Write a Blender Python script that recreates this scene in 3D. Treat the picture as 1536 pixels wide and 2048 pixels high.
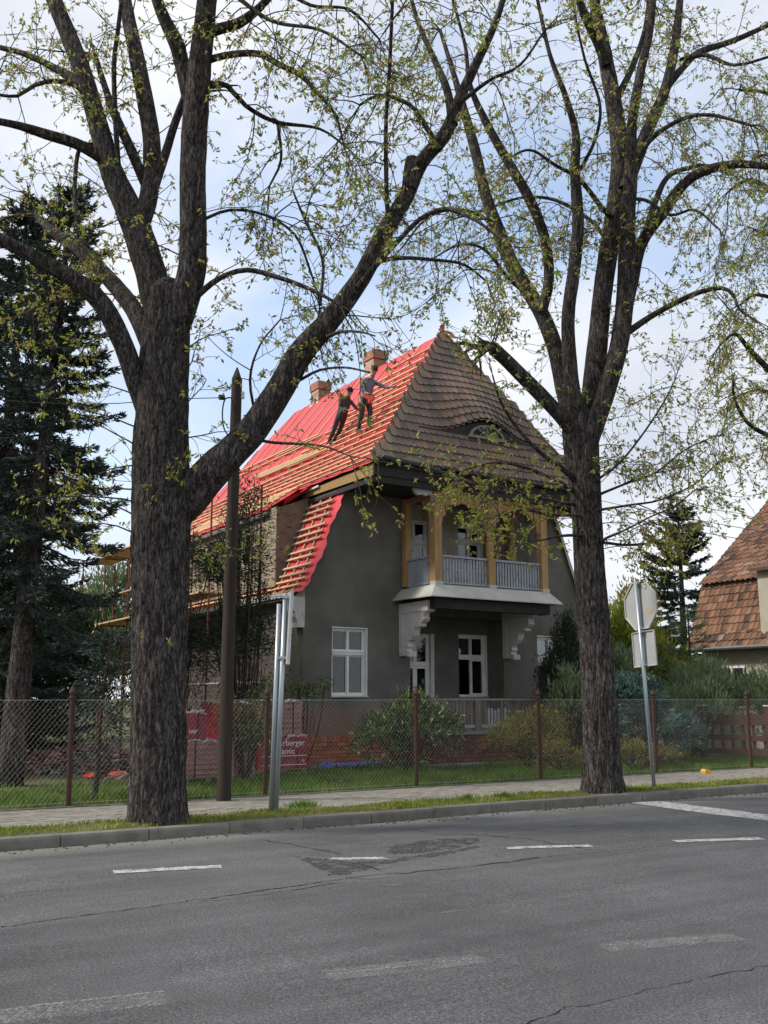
import bpy, math, random
import numpy as np
from mathutils import Vector, Matrix, noise as mnoise

# ------------------------------------------------------------------ reset, camera, sky, sun, exposure
bpy.ops.wm.read_factory_settings(use_empty=True)
scene = bpy.context.scene
COL = scene.collection
R_ = math.radians
FPX, PITCH, YAW, CAMH = 1950.0, math.atan(373 / 1950.0), R_(32.0), 1.6

cam_d = bpy.data.cameras.new('camera')
cam_d.sensor_fit = 'VERTICAL'
cam_d.sensor_height = 36.0
cam_d.lens = 36.0 * FPX / 2048.0
cam_d.clip_start = 0.1
cam_d.clip_end = 3000
cam = bpy.data.objects.new('camera', cam_d)
cam.location = (0, 0, CAMH)
cam.rotation_euler = (math.pi / 2 + PITCH, 0, -YAW)
COL.objects.link(cam)
scene.camera = cam

SUN_AZ, SUN_EL = R_(-66.0), R_(45.0)      # azimuth measured from +Y towards +X
SUN_DIR = Vector((math.sin(SUN_AZ) * math.cos(SUN_EL), math.cos(SUN_AZ) * math.cos(SUN_EL), math.sin(SUN_EL)))
world = bpy.data.worlds.new('World')
scene.world = world
world.use_nodes = True
wn, wl = world.node_tree.nodes, world.node_tree.links
wn.clear()
w_out = wn.new('ShaderNodeOutputWorld')
w_bg = wn.new('ShaderNodeBackground')
w_sky = wn.new('ShaderNodeTexSky')
w_sky.sky_type = 'NISHITA'
w_sky.sun_disc = False
w_sky.sun_elevation = SUN_EL
w_sky.sun_rotation = SUN_AZ
w_sky.air_density = 1.0
w_sky.dust_density = 1.0
w_tc = wn.new('ShaderNodeTexCoord')
w_map = wn.new('ShaderNodeMapping')
w_map.inputs['Location'].default_value = (2.74, 2.1, 4.0)
w_map.inputs['Scale'].default_value = (1.0, 1.0, 1.7)
w_n1 = wn.new('ShaderNodeTexNoise')
w_n1.inputs['Scale'].default_value = 1.9
w_n1.inputs['Detail'].default_value = 7
w_n1.inputs['Roughness'].default_value = 0.52
w_n1.inputs['Distortion'].default_value = 0.35
w_r1 = wn.new('ShaderNodeValToRGB')
w_r1.color_ramp.elements[0].position = 0.33
w_r1.color_ramp.elements[0].color = (0.2, 0.2, 0.2, 1)
w_r1.color_ramp.elements[1].position = 0.51
w_n2 = wn.new('ShaderNodeTexNoise')
w_n2.inputs['Scale'].default_value = 3.6
w_n2.inputs['Detail'].default_value = 6
w_r2 = wn.new('ShaderNodeValToRGB')
w_r2.color_ramp.elements[0].position = 0.3
w_r2.color_ramp.elements[0].color = (3.3, 3.6, 4.15, 1)
w_r2.color_ramp.elements[1].position = 0.65
w_r2.color_ramp.elements[1].color = (4.9, 5.0, 5.2, 1)
w_tint = wn.new('ShaderNodeMix')
w_tint.data_type = 'RGBA'
w_tint.blend_type = 'ADD'
w_tint.inputs[0].default_value = 1.0
w_tint.inputs[7].default_value = (.5, .7, 1.0, 1)
w_mix = wn.new('ShaderNodeMix')
w_mix.data_type = 'RGBA'
wl.new(w_tc.outputs['Generated'], w_map.inputs['Vector'])
wl.new(w_map.outputs[0], w_n1.inputs['Vector'])
wl.new(w_map.outputs[0], w_n2.inputs['Vector'])
wl.new(w_n1.outputs['Fac'], w_r1.inputs[0])
wl.new(w_n2.outputs['Fac'], w_r2.inputs[0])
wl.new(w_sky.outputs[0], w_tint.inputs[6])
wl.new(w_r1.outputs[0], w_mix.inputs[0])
wl.new(w_tint.outputs[2], w_mix.inputs[6])
wl.new(w_r2.outputs[0], w_mix.inputs[7])
wl.new(w_mix.outputs[2], w_bg.inputs['Color'])
w_bg.inputs['Strength'].default_value = 0.14
wl.new(w_bg.outputs[0], w_out.inputs['Surface'])

sun_d = bpy.data.lights.new('sun', 'SUN')
sun_d.energy = 2.5
sun_d.angle = R_(9.0)
sun_d.color = (1.0, 0.95, 0.87)
sun = bpy.data.objects.new('sun', sun_d)
sun.rotation_euler = SUN_DIR.to_track_quat('Z', 'Y').to_euler()
sun.location = (0, 0, 30)
COL.objects.link(sun)
scene.view_settings.view_transform = 'Standard'
scene.view_settings.look = 'None'
scene.view_settings.exposure = 0.6
scene.view_settings.gamma = 1.0
scene.render.engine = 'CYCLES'
scene.cycles.transparent_max_bounces = 16
scene.cycles.max_bounces = 6
scene.cycles.use_denoising = True

# ------------------------------------------------------------------ measuring helpers (photo survey -> metres)
F0 = np.array([math.sin(YAW), math.cos(YAW), 0.0])
RT = np.array([math.cos(YAW), -math.sin(YAW), 0.0])
ZZ = np.array([0, 0, 1.0])
FW = F0 * math.cos(PITCH) + ZZ * math.sin(PITCH)
UP = np.cross(RT, FW)
CC = np.array([0, 0, CAMH])
def ray(x, y): return FW * FPX + RT * (x - 768) + UP * (1024 - y)
def onz(x, y, z=0.1):
    d = ray(x, y); return CC + d * (z - CAMH) / d[2]
def onY(x, y, Y):
    d = ray(x, y); return CC + d * Y / d[1]
def onX(x, y, X):
    d = ray(x, y); return CC + d * X / d[0]
def onD(x, y, D):
    d = ray(x, y); return CC + d * D / (d @ F0)

# ------------------------------------------------------------------ mesh helpers
ORIGIN = {}
CUBE = np.array([[-.5, -.5, -.5], [.5, -.5, -.5], [.5, .5, -.5], [-.5, .5, -.5], [-.5, -.5, .5], [.5, -.5, .5], [.5, .5, .5], [-.5, .5, .5]])
CUBEF = np.array([[0, 3, 2, 1], [4, 5, 6, 7], [0, 1, 5, 4], [1, 2, 6, 5], [2, 3, 7, 6], [3, 0, 4, 7]])

class MB:
    def __init__(s): s.V = []; s.F = []; s.n = 0; s.M = []; s.mi = 0
    def add(s, v, faces):
        v = np.asarray(v, float).reshape(-1, 3)
        s.V.append(v)
        if isinstance(faces, np.ndarray): s.F.append(faces + s.n); s.M.append(np.full(len(faces), s.mi))
        else:
            for f in faces: s.F.append(np.array([f]) + s.n); s.M.append(np.full(1, s.mi))
        s.n += len(v); return s
    def box(s, x0, x1, y0, y1, z0, z1):
        c = np.array([(x0 + x1) / 2, (y0 + y1) / 2, (z0 + z1) / 2]); d = np.array([x1 - x0, y1 - y0, z1 - z0])
        return s.add(CUBE * d + c, CUBEF)
    def hexa(s, pts8): return s.add(pts8, CUBEF)
    def obox(s, c, ax, dims):
        A = np.array(ax) * np.array(dims)[:, None]
        return s.add(CUBE @ A + np.array(c), CUBEF)
    def beam(s, p, q, w, h, up=(0, 0, 1)):
        p = np.array(p, float); q = np.array(q, float); d = q - p; L = np.linalg.norm(d); d /= L
        u = np.array(up, float); r = np.cross(d, u); r /= np.linalg.norm(r); u = np.cross(r, d)
        return s.obox((p + q) / 2, (d, r, u), (L, w, h))
    def tube(s, pts, rad, n=6, cap=True):
        P = np.asarray(pts, float); k = len(P); rad = np.broadcast_to(np.asarray(rad, float), (k,))
        T = np.gradient(P, axis=0); T /= np.linalg.norm(T, axis=1)[:, None] + 1e-9
        ref = np.zeros(3); ref[np.argmin(np.abs(T.mean(0)))] = 1
        A = np.cross(T, ref); A /= np.linalg.norm(A, axis=1)[:, None] + 1e-9
        B = np.cross(T, A)
        a = np.arange(n) * 2 * math.pi / n
        V = P[:, None, :] + rad[:, None, None] * (np.cos(a)[None, :, None] * A[:, None, :] + np.sin(a)[None, :, None] * B[:, None, :])
        i = np.arange(k - 1)[:, None] * n; j = np.arange(n)[None, :]; j2 = (j + 1) % n
        F = np.stack([i + j, i + j2, i + n + j2, i + n + j], -1).reshape(-1, 4)
        s.add(V.reshape(-1, 3), F)
        if cap:
            o = s.n - k * n
            s.F.append(np.array([[o + x for x in range(n)][::-1]])); s.F.append(np.array([[o + (k - 1) * n + x for x in range(n)]]))
            s.M.append(np.full(1, s.mi)); s.M.append(np.full(1, s.mi))
        return s
    def prism(s, poly, fn, t0, t1):
        n = len(poly)
        v = [fn(a, b, t0) for a, b in poly] + [fn(a, b, t1) for a, b in poly]
        fs = [list(range(n)), list(range(2 * n - 1, n - 1, -1))] + [[i, i + n, (i + 1) % n + n, (i + 1) % n] for i in range(n)]
        return s.add(v, fs)
    def leaves(s, P, D, L, W, rng, fold=0.25):
        """diamond leaves: base P, direction D (unit), length L, width W"""
        N = len(P); rn = rng.normal(size=(N, 3)); S = np.cross(D, rn); S /= np.linalg.norm(S, axis=1)[:, None] + 1e-9
        Nn = np.cross(D, S)
        L = np.broadcast_to(L, (N,))[:, None]; W = np.broadcast_to(W, (N,))[:, None]
        m = P + D * L * 0.5 + Nn * L * fold * 0.4
        V = np.stack([P, m + S * W / 2, P + D * L, m - S * W / 2], 1).reshape(-1, 3)
        F = np.arange(N * 4).reshape(-1, 4)
        return s.add(V, F)
    def mesh(s, name, origin=(0, 0, 0), smooth=False):
        me = bpy.data.meshes.new(name)
        V = np.concatenate(s.V) - np.array(origin)
        me.vertices.add(len(V)); me.vertices.foreach_set('co', V.ravel().astype(np.float32))
        loops = np.concatenate([f.ravel() for f in s.F]); sizes = np.concatenate([np.full(len(f), f.shape[1]) for f in s.F])
        me.loops.add(len(loops)); me.loops.foreach_set('vertex_index', loops.astype(np.int32))
        me.polygons.add(len(sizes)); st = np.concatenate([[0], np.cumsum(sizes)[:-1]])
        me.polygons.foreach_set('loop_start', st.astype(np.int32))
        me.polygons.foreach_set('material_index', np.concatenate(s.M).astype(np.int32))
        me.polygons.foreach_set('use_smooth', np.full(len(sizes), bool(smooth)))
        me.update(calc_edges=True); me.validate()
        return me
    def build(s, name, mat, parent=None, smooth=False, origin=None, kind=None, label=None):
        o = ORIGIN[parent.name] if parent is not None else (origin if origin is not None else (0, 0, 0))
        me = s.mesh(name, o, smooth)
        for m in (mat if isinstance(mat, (list, tuple)) else [mat]): me.materials.append(m)
        ob = bpy.data.objects.new(name, me); COL.objects.link(ob)
        if parent is not None: ob.parent = parent
        else: ob.location = o
        ORIGIN[ob.name] = tuple(o)
        if kind: ob['kind'] = kind
        if label: ob['label'] = label
        return ob

def tag(o, label=None, cat=None, group=None, kind=None):
    if label: o['label'] = label
    if cat: o['category'] = cat
    if group: o['group'] = group
    if kind: o['kind'] = kind
    return o
def thing(name, loc, label, cat, group=None):
    o = bpy.data.objects.new(name, None); COL.objects.link(o); o.location = loc; o.empty_display_size = 0.2
    ORIGIN[o.name] = tuple(loc); return tag(o, label, cat, group)
def holder(name, parent):
    """a part that only groups its sub-parts"""
    o = bpy.data.objects.new(name, None); COL.objects.link(o); o.parent = parent; o.empty_display_size = 0.1
    ORIGIN[o.name] = ORIGIN[parent.name]; return o
UNIT = {}
def piece(name, mat, parent, c, ax, dims, mesh=None):
    """one small piece sharing mesh data; ax rows are its local axes"""
    if mesh is None:
        mesh = UNIT.get(mat.name)
        if mesh is None:
            mesh = MB().add(CUBE, CUBEF).mesh('block'); mesh.materials.append(mat); UNIT[mat.name] = mesh
    o = bpy.data.objects.new(name, mesh); COL.objects.link(o)
    M = Matrix.Identity(4)
    for i in range(3):
        for j in range(3): M[j][i] = float(ax[i][j]) * float(dims[i])
    og = ORIGIN[parent.name]
    for j in range(3): M[j][3] = float(c[j]) - og[j]
    o.parent = parent; o.matrix_basis = M
    return o
AX = ((1, 0, 0), (0, 1, 0), (0, 0, 1))
def bpiece(name, mat, parent, x0, x1, y0, y1, z0, z1):
    return piece(name, mat, parent, ((x0 + x1) / 2, (y0 + y1) / 2, (z0 + z1) / 2), AX, (x1 - x0, y1 - y0, z1 - z0))
def beampiece(name, mat, parent, p, q, w, h, up=(0, 0, 1)):
    p = np.array(p, float); q = np.array(q, float); d = q - p; L = np.linalg.norm(d); d = d / L
    r = np.cross(d, np.array(up, float)); r /= np.linalg.norm(r); u = np.cross(r, d)
    return piece(name, mat, parent, (p + q) / 2, (d, r, u), (L, w, h))
def spline(P, step=0.15):
    P = np.array(P, float); out = []
    Q = np.vstack([2 * P[0] - P[1], P, 2 * P[-1] - P[-2]])
    for i in range(1, len(Q) - 2):
        n = max(2, int(np.linalg.norm(Q[i + 1, :3] - Q[i, :3]) / step))
        t = np.linspace(0, 1, n, endpoint=False)[:, None]
        a, b, c, d = Q[i - 1], Q[i], Q[i + 1], Q[i + 2]
        out.append(0.5 * (2 * b + (c - a) * t + (2 * a - 5 * b + 4 * c - d) * t ** 2 + (3 * b - a - 3 * c + d) * t ** 3))
    out.append(P[-1:]); return np.vstack(out)

# ------------------------------------------------------------------ materials
def lin(c): return (c[0], c[1], c[2], 1.0)
class NT:
    def __init__(s, name):
        s.m = bpy.data.materials.new(name); s.m.use_nodes = True
        s.n = s.m.node_tree.nodes; s.l = s.m.node_tree.links; s.n.clear()
        s.out = s.n.new('ShaderNodeOutputMaterial'); s.b = s.n.new('ShaderNodeBsdfPrincipled')
        s.l.new(s.b.outputs[0], s.out.inputs[0]); s.geo = s.n.new('ShaderNodeNewGeometry'); s.pos = s.geo.outputs['Position']
    def mapv(s, scale, rot=(0, 0, 0), vec=None):
        m = s.n.new('ShaderNodeMapping'); m.inputs['Scale'].default_value = scale; m.inputs['Rotation'].default_value = rot
        s.l.new(vec or s.pos, m.inputs[0]); return m.outputs[0]
    def noise(s, scale, detail=4, rough=.55, vec=None, dist=0):
        t = s.n.new('ShaderNodeTexNoise'); t.inputs['Scale'].default_value = scale; t.inputs['Detail'].default_value = detail
        t.inputs['Roughness'].default_value = rough; t.inputs['Distortion'].default_value = dist
        s.l.new(vec or s.pos, t.inputs['Vector']); return t.outputs['Fac']
    def vor(s, scale, vec=None, feat='F1', out='Distance'):
        t = s.n.new('ShaderNodeTexVoronoi'); t.feature = feat; t.inputs['Scale'].default_value = scale
        s.l.new(vec or s.pos, t.inputs['Vector']); return t.outputs[out]
    def ramp(s, fac, stops):
        r = s.n.new('ShaderNodeValToRGB'); e = r.color_ramp.elements
        while len(e) < len(stops): e.new(0.5)
        for i, (p, c) in enumerate(stops): e[i].position = p; e[i].color = lin(c) if not isinstance(c, (int, float)) else (c, c, c, 1)
        s.l.new(fac, r.inputs[0]); return r.outputs[0]
    def mix(s, f, a, b, mode='MIX'):
        m = s.n.new('ShaderNodeMix'); m.data_type = 'RGBA'; m.blend_type = mode
        for i, x in ((0, f), (6, a), (7, b)):
            if isinstance(x, (int, float)): m.inputs[i].default_value = x if i == 0 else (x, x, x, 1)
            elif isinstance(x, tuple): m.inputs[i].default_value = lin(x)
            else: s.l.new(x, m.inputs[i])
        return m.outputs[2]
    def math(s, op, a, b=None, clamp=False):
        m = s.n.new('ShaderNodeMath'); m.operation = op; m.use_clamp = clamp
        for i, x in enumerate((a, b)):
            if x is None: continue
            if isinstance(x, (int, float)): m.inputs[i].default_value = x
            else: s.l.new(x, m.inputs[i])
        return m.outputs[0]
    def rnd(s):
        """a value per object and per loose island"""
        o = s.n.new('ShaderNodeObjectInfo')
        return s.math('FRACT', s.math('ADD', o.outputs['Random'], s.geo.outputs['Random Per Island']))
    def sep(s, i):
        x = s.n.new('ShaderNodeSeparateXYZ'); s.l.new(s.pos, x.inputs[0]); return x.outputs[i]
    def maprange(s, v, a, b, c=0., d=1.):
        m = s.n.new('ShaderNodeMapRange'); s.l.new(v, m.inputs[0])
        for i, x in enumerate((a, b, c, d)): m.inputs[i + 1].default_value = x
        return m.outputs[0]
    def bump(s, h, strength=.3, dist=.02, prev=None):
        b = s.n.new('ShaderNodeBump'); b.inputs['Strength'].default_value = strength; b.inputs['Distance'].default_value = dist
        s.l.new(h, b.inputs['Height'])
        if prev is not None: s.l.new(prev, b.inputs['Normal'])
        s.l.new(b.outputs[0], s.b.inputs['Normal']); return b.outputs[0]
    def col(s, c):
        if isinstance(c, tuple): s.b.inputs['Base Color'].default_value = lin(c)
        else: s.l.new(c, s.b.inputs['Base Color'])
        return s
    def set(s, rough=.8, spec=.3, metal=0.):
        s.b.inputs['Roughness'].default_value = rough; s.b.inputs['Specular IOR Level'].default_value = spec; s.b.inputs['Metallic'].default_value = metal; return s
    def translucent(s, colsock, f):
        t = s.n.new('ShaderNodeBsdfTranslucent'); s.l.new(colsock, t.inputs[0]) if not isinstance(colsock, tuple) else None
        m = s.n.new('ShaderNodeMixShader'); m.inputs[0].default_value = f
        s.l.new(s.b.outputs[0], m.inputs[1]); s.l.new(t.outputs[0], m.inputs[2]); s.l.new(m.outputs[0], s.out.inputs[0])

def simple(name, c1, c2=None, scale=8, rough=.8, spec=.3, bscale=40, bstr=.15, metal=0., rnd=0., stretch=None, bdist=.01, detail=5):
    t = NT(name); v = t.mapv(stretch) if stretch else None
    c2 = c2 or tuple(x * .7 for x in c1)
    f = t.ramp(t.noise(scale, detail, vec=v), [(.3, 0.), (.7, 1.)])
    c = t.mix(f, c1, c2)
    if rnd: c = t.mix(1.0, c, t.ramp(t.rnd(), [(0, 1 - rnd), (1, 1 + rnd * .6)]), 'MULTIPLY')
    t.col(c).set(rough, spec, metal)
    if bstr: t.bump(t.noise(bscale, 5, vec=v), bstr, bdist)
    return t.m

def leafmat(name, stops, trans=.35, rough=.55, spec=.25, big=None):
    t = NT(name); c = t.ramp(t.rnd(), stops)
    if big: c = t.mix(1.0, c, t.ramp(t.noise(big, 3), [(.3, .6), (.7, 1.25)]), 'MULTIPLY')
    t.col(c).set(rough, spec)
    if trans: t.translucent(c, trans)
    return t.m

def mk_asphalt():
    t = NT('asphalt')
    g = t.math('ADD', t.math('MULTIPLY', t.noise(150, 3, .75), .55), t.math('MULTIPLY', t.noise(55, 3, .8), .45)); big = t.noise(.55, 5, .6); mid = t.noise(5, 5, .6)
    c = t.ramp(g, [(.38, (.021, .0212, .0215)), (.5, (.071, .0715, .0722)), (.62, (.19, .19, .19))])
    c = t.mix(1.0, c, t.ramp(big, [(.3, .75), (.7, 1.2)]), 'MULTIPLY')
    c = t.mix(1.0, c, t.ramp(mid, [(.3, .9), (.7, 1.08)]), 'MULTIPLY')
    strk = t.noise(1.0, 5, .6, t.mapv((.12, 2.2, 1)))
    c = t.mix(1.0, c, t.ramp(strk, [(.3, .78), (.7, 1.2)]), 'MULTIPLY')
    y = t.sep(1)
    yy = t.math('ADD', y, t.math('MULTIPLY', t.math('SUBTRACT', t.noise(.8, 4), .5), .35))
    old = t.maprange(yy, 7.75, 7.95)                      # older lane beyond the joint
    c = t.mix(t.math('MULTIPLY', old, .55), c, t.mix(1.0, c, (1.28, 1.25, 1.2), 'MULTIPLY'))
    dust = t.math('MULTIPLY', t.maprange(yy, 10.75, 11.3), .55)
    c = t.mix(dust, c, (.25, .235, .21))
    t.col(c).set(.82, .35)
    t.bump(g, .8, .006); return t.m
def mk_marking():
    t = NT('road_paint'); g = t.noise(55, 4, .7); big = t.noise(9, 5, .7)
    m = t.math('MULTIPLY', t.ramp(g, [(.38, 0.), (.52, 1.)]), t.ramp(big, [(.36, 0.1), (.54, 1.)]))
    c = t.mix(m, (.10, .10, .10), (.54, .53, .50)); t.col(c).set(.7, .3); t.bump(g, .5, .004); return t.m
def mk_faded():
    t = NT('worn_road_paint'); g = t.noise(70, 4, .75); big = t.noise(3.2, 5, .7)
    m = t.math('MULTIPLY', t.ramp(g, [(.46, 0.), (.66, .8)]), t.ramp(big, [(.34, 0.12), (.6, .75)]))
    t.col((.42, .42, .41)).set(.8, .3)
    tr = t.n.new('ShaderNodeBsdfTransparent'); ms = t.n.new('ShaderNodeMixShader'); t.l.new(m, ms.inputs[0]); t.l.new(tr.outputs[0], ms.inputs[1]); t.l.new(t.b.outputs[0], ms.inputs[2]); t.l.new(ms.outputs[0], t.out.inputs[0])
    return t.m
def mk_gravel(name='crumbled_asphalt', stops=((.35, (.02, .02, .02)), (.5, (.075, .073, .07)), (.66, (.27, .265, .25))), es=7, er=(.44, .56)):
    t = NT(name); g = t.noise(70, 4, .8); e = t.noise(es, 6, .7)
    t.col(t.ramp(g, list(stops))).set(.95, .1); t.bump(g, 1.0, .02)
    tr = t.n.new('ShaderNodeBsdfTransparent'); ms = t.n.new('ShaderNodeMixShader'); t.l.new(t.ramp(e, [(er[0], 0.), (er[1], 1.)]), ms.inputs[0]); t.l.new(tr.outputs[0], ms.inputs[1]); t.l.new(t.b.outputs[0], ms.inputs[2]); t.l.new(ms.outputs[0], t.out.inputs[0])
    return t.m
def mk_stucco():
    t = NT('grey_stucco')
    g = t.noise(70, 4, .7); big = t.noise(.9, 5, .6); z = t.sep(2)
    c = t.ramp(big, [(.3, (.112, .105, .094)), (.5, (.155, .146, .131)), (.72, (.205, .193, .172))])
    c = t.mix(1.0, c, t.ramp(g, [(.3, .72), (.7, 1.25)]), 'MULTIPLY')
    streak = t.noise(1.3, 5, .6, t.mapv((1.6, 1.6, .35)))
    c = t.mix(1.0, c, t.ramp(streak, [(.25, .93), (.75, 1.06)]), 'MULTIPLY')
    zz = t.math('ADD', z, t.math('MULTIPLY', t.math('SUBTRACT', t.noise(1.3, 5, .6), .5), 1.1))
    st = t.maprange(zz, 1.55, .75)
    c = t.mix(t.math('MULTIPLY', st, .85), c, t.mix(t.noise(6, 4), (.20, .095, .062), (.30, .14, .085)))
    pale = t.ramp(t.noise(2.6, 6, .7), [(.6, 0.), (.72, .5)])
    c = t.mix(t.math('MULTIPLY', pale, .45), c, (.27, .26, .24))
    t.col(c).set(.95, .1); t.bump(g, .7, .012); return t.m
def mk_plaster_old():
    t = NT('peeling_plaster'); n = t.noise(2.2, 7, .65, dist=.5); n2 = t.noise(1.6, 6, .6)
    c = t.ramp(n, [(.35, (.40, .385, .33)), (.5, (.52, .50, .43)), (.56, (.55, .29, .17)), (.7, (.44, .23, .14))])
    c = t.mix(t.ramp(n2, [(.35, 0.), (.6, 1.)]), (.50, .50, .44), c)
    c = t.mix(1.0, c, t.ramp(t.noise(14, 5), [(.3, .75), (.7, 1.1)]), 'MULTIPLY'); t.col(c).set(.9, .1); t.bump(n, .4, .02); return t.m
def mk_bark():
    t = NT('bark'); fine = t.noise(70, 4, .7)
    n = t.noise(1.0, 8, .62, t.mapv((16, 16, 4.5)), 1.4); n2 = t.noise(1.0, 5, .7, t.mapv((50, 50, 19)), .6)
    wob = t.n.new('ShaderNodeVectorMath'); wob.operation = 'MULTIPLY_ADD'; wt_ = t.n.new('ShaderNodeTexNoise'); wt_.inputs['Scale'].default_value = 9; t.l.new(t.pos, wt_.inputs['Vector'])
    t.l.new(wt_.outputs['Color'], wob.inputs[0]); wob.inputs[1].default_value = (.09, .09, .12); t.l.new(t.pos, wob.inputs[2])
    cr = t.ramp(t.vor(1.0, t.mapv((24, 24, 4.6), vec=wob.outputs[0]), 'DISTANCE_TO_EDGE'), [(0, 0.), (.16, 1.)])
    rid = t.math('ABSOLUTE', t.math('SUBTRACT', t.math('MULTIPLY', t.noise(1.0, 5, .6, t.mapv((10, 10, 1.9)), .9), 2.0), 1.0))
    h = t.math('ADD', t.math('ADD', t.math('MULTIPLY', n, .5), t.math('MULTIPLY', n2, .3)), t.math('MULTIPLY', t.math('MINIMUM', rid, .45), .35)); h = t.math('ADD', t.math('MULTIPLY', h, .85), t.math('MULTIPLY', cr, .085))
    c = t.ramp(h, [(.36, (.02, .017, .0155)), (.46, (.075, .065, .060)), (.55, (.155, .138, .130)), (.68, (.28, .255, .245))])
    moss = t.ramp(t.noise(1.1, 5, .65), [(.52, 0.), (.68, 1.)])
    nx = t.n.new('ShaderNodeSeparateXYZ'); t.l.new(t.geo.outputs['Normal'], nx.inputs[0])
    side = t.maprange(t.math('ADD', t.math('MULTIPLY', nx.outputs[0], .8), t.math('MULTIPLY', nx.outputs[1], .5)), -.1, .9)
    up = t.maprange(nx.outputs[2], .1, .8)
    mf = t.math('MULTIPLY', moss, t.math('MAXIMUM', side, up))
    c = t.mix(t.math('MULTIPLY', mf, .85), c, t.mix(1.0, t.mix(n, (.03, .035, .01), (.13, .145, .045)), 1.0, 'MULTIPLY'))
    c = t.mix(1.0, c, t.ramp(fine, [(.3, .75), (.7, 1.2)]), 'MULTIPLY')
    t.col(c).set(.95, .1); t.bump(h, 1.0, .045); return t.m
def mk_tile(name, stops, big=.9):
    t = NT(name); c = t.ramp(t.rnd(), stops)
    z = t.noise(big, 4); c = t.mix(1.0, c, t.ramp(z, [(.3, .65), (.7, 1.2)]), 'MULTIPLY')
    c = t.mix(t.math('MULTIPLY', t.ramp(t.noise(14, 5, .7), [(.45, 0.), (.75, 1.)]), .4), c, (.10, .10, .085))
    t.col(c).set(.85, .2); t.bump(t.noise(60, 4), .25, .01); return t.m
def mk_wood(name, a, b, stretch=(30, 30, 2), rnd=.15, rough=.75):
    t = NT(name); n = t.noise(1.0, 6, .6, t.mapv(stretch), .4)
    c = t.mix(t.ramp(n, [(.3, 0.), (.7, 1.)]), a, b)
    c = t.mix(1.0, c, t.ramp(t.rnd(), [(0, 1 - rnd), (1, 1 + rnd)]), 'MULTIPLY')
    t.col(c).set(rough, .2); t.bump(n, .3, .01); return t.m
def mk_paint(name, a, b, chip=.6, stretch=(6, 6, 3)):
    t = NT(name); n = t.noise(3, 7, .7, t.mapv(stretch))
    c = t.mix(t.ramp(n, [(chip, 0.), (chip + .06, 1.)]), a, b)
    c = t.mix(1.0, c, t.ramp(t.noise(2.3, 4), [(.3, .85), (.7, 1.05)]), 'MULTIPLY')
    t.col(c).set(.65, .3); t.bump(n, .2, .01); return t.m
def mk_membrane():
    t = NT('red_membrane'); n = t.noise(2.2, 4, .5, dist=.6)
    c = t.mix(t.ramp(t.noise(5, 5), [(.3, 0.), (.7, 1.)]), (.68, .055, .07), (.52, .035, .045)); t.col(c).set(.55, .35)
    t.bump(n, .55, .06); return t.m
def mk_brickwall(name, a, b, mortar, scale=1.0, axis='x'):
    t = NT(name); bt = t.n.new('ShaderNodeTexBrick')
    x = t.n.new('ShaderNodeSeparateXYZ'); t.l.new(t.pos, x.inputs[0]); cb = t.n.new('ShaderNodeCombineXYZ')
    hz = t.math('ADD', x.outputs[0], x.outputs[1])
    t.l.new(hz, cb.inputs[0]); t.l.new(x.outputs[2], cb.inputs[1])
    t.l.new(cb.outputs[0], bt.inputs['Vector'])
    bt.inputs['Color1'].default_value = lin(a); bt.inputs['Color2'].default_value = lin(b); bt.inputs['Mortar'].default_value = lin(mortar)
    bt.inputs['Scale'].default_value = 1; bt.inputs['Mortar Size'].default_value = .008; bt.inputs['Brick Width'].default_value = .25 * scale; bt.inputs['Row Height'].default_value = .078 * scale
    c = t.mix(1.0, bt.outputs['Color'], t.ramp(t.noise(5, 5, .6), [(.3, .7), (.7, 1.2)]), 'MULTIPLY')
    t.col(c).set(.9, .15); t.bump(t.math('SUBTRACT', 1.0, bt.outputs['Fac']), .6, .015); return t.m
def mk_glass():
    t = NT('window_glass'); n = t.n; fr = n.new('ShaderNodeFresnel'); fr.inputs[0].default_value = 1.5
    tr = n.new('ShaderNodeBsdfTransparent'); tr.inputs[0].default_value = (.8, .84, .84, 1); gl = n.new('ShaderNodeBsdfGlossy'); gl.inputs['Roughness'].default_value = .04
    ms = n.new('ShaderNodeMixShader'); f = t.math('MULTIPLY', fr.outputs[0], 1.1, True)
    t.l.new(f, ms.inputs[0]); t.l.new(tr.outputs[0], ms.inputs[1]); t.l.new(gl.outputs[0], ms.inputs[2]); t.l.new(ms.outputs[0], t.out.inputs[0]); return t.m
def mk_film(name, base, base2):
    t = NT(name); w = t.noise(9, 6, .7, dist=1.2)
    c = t.mix(t.ramp(w, [(.35, 0.), (.65, 1.)]), base, base2); t.col(c).set(.28, .5); t.bump(w, .7, .03); return t.m

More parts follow.
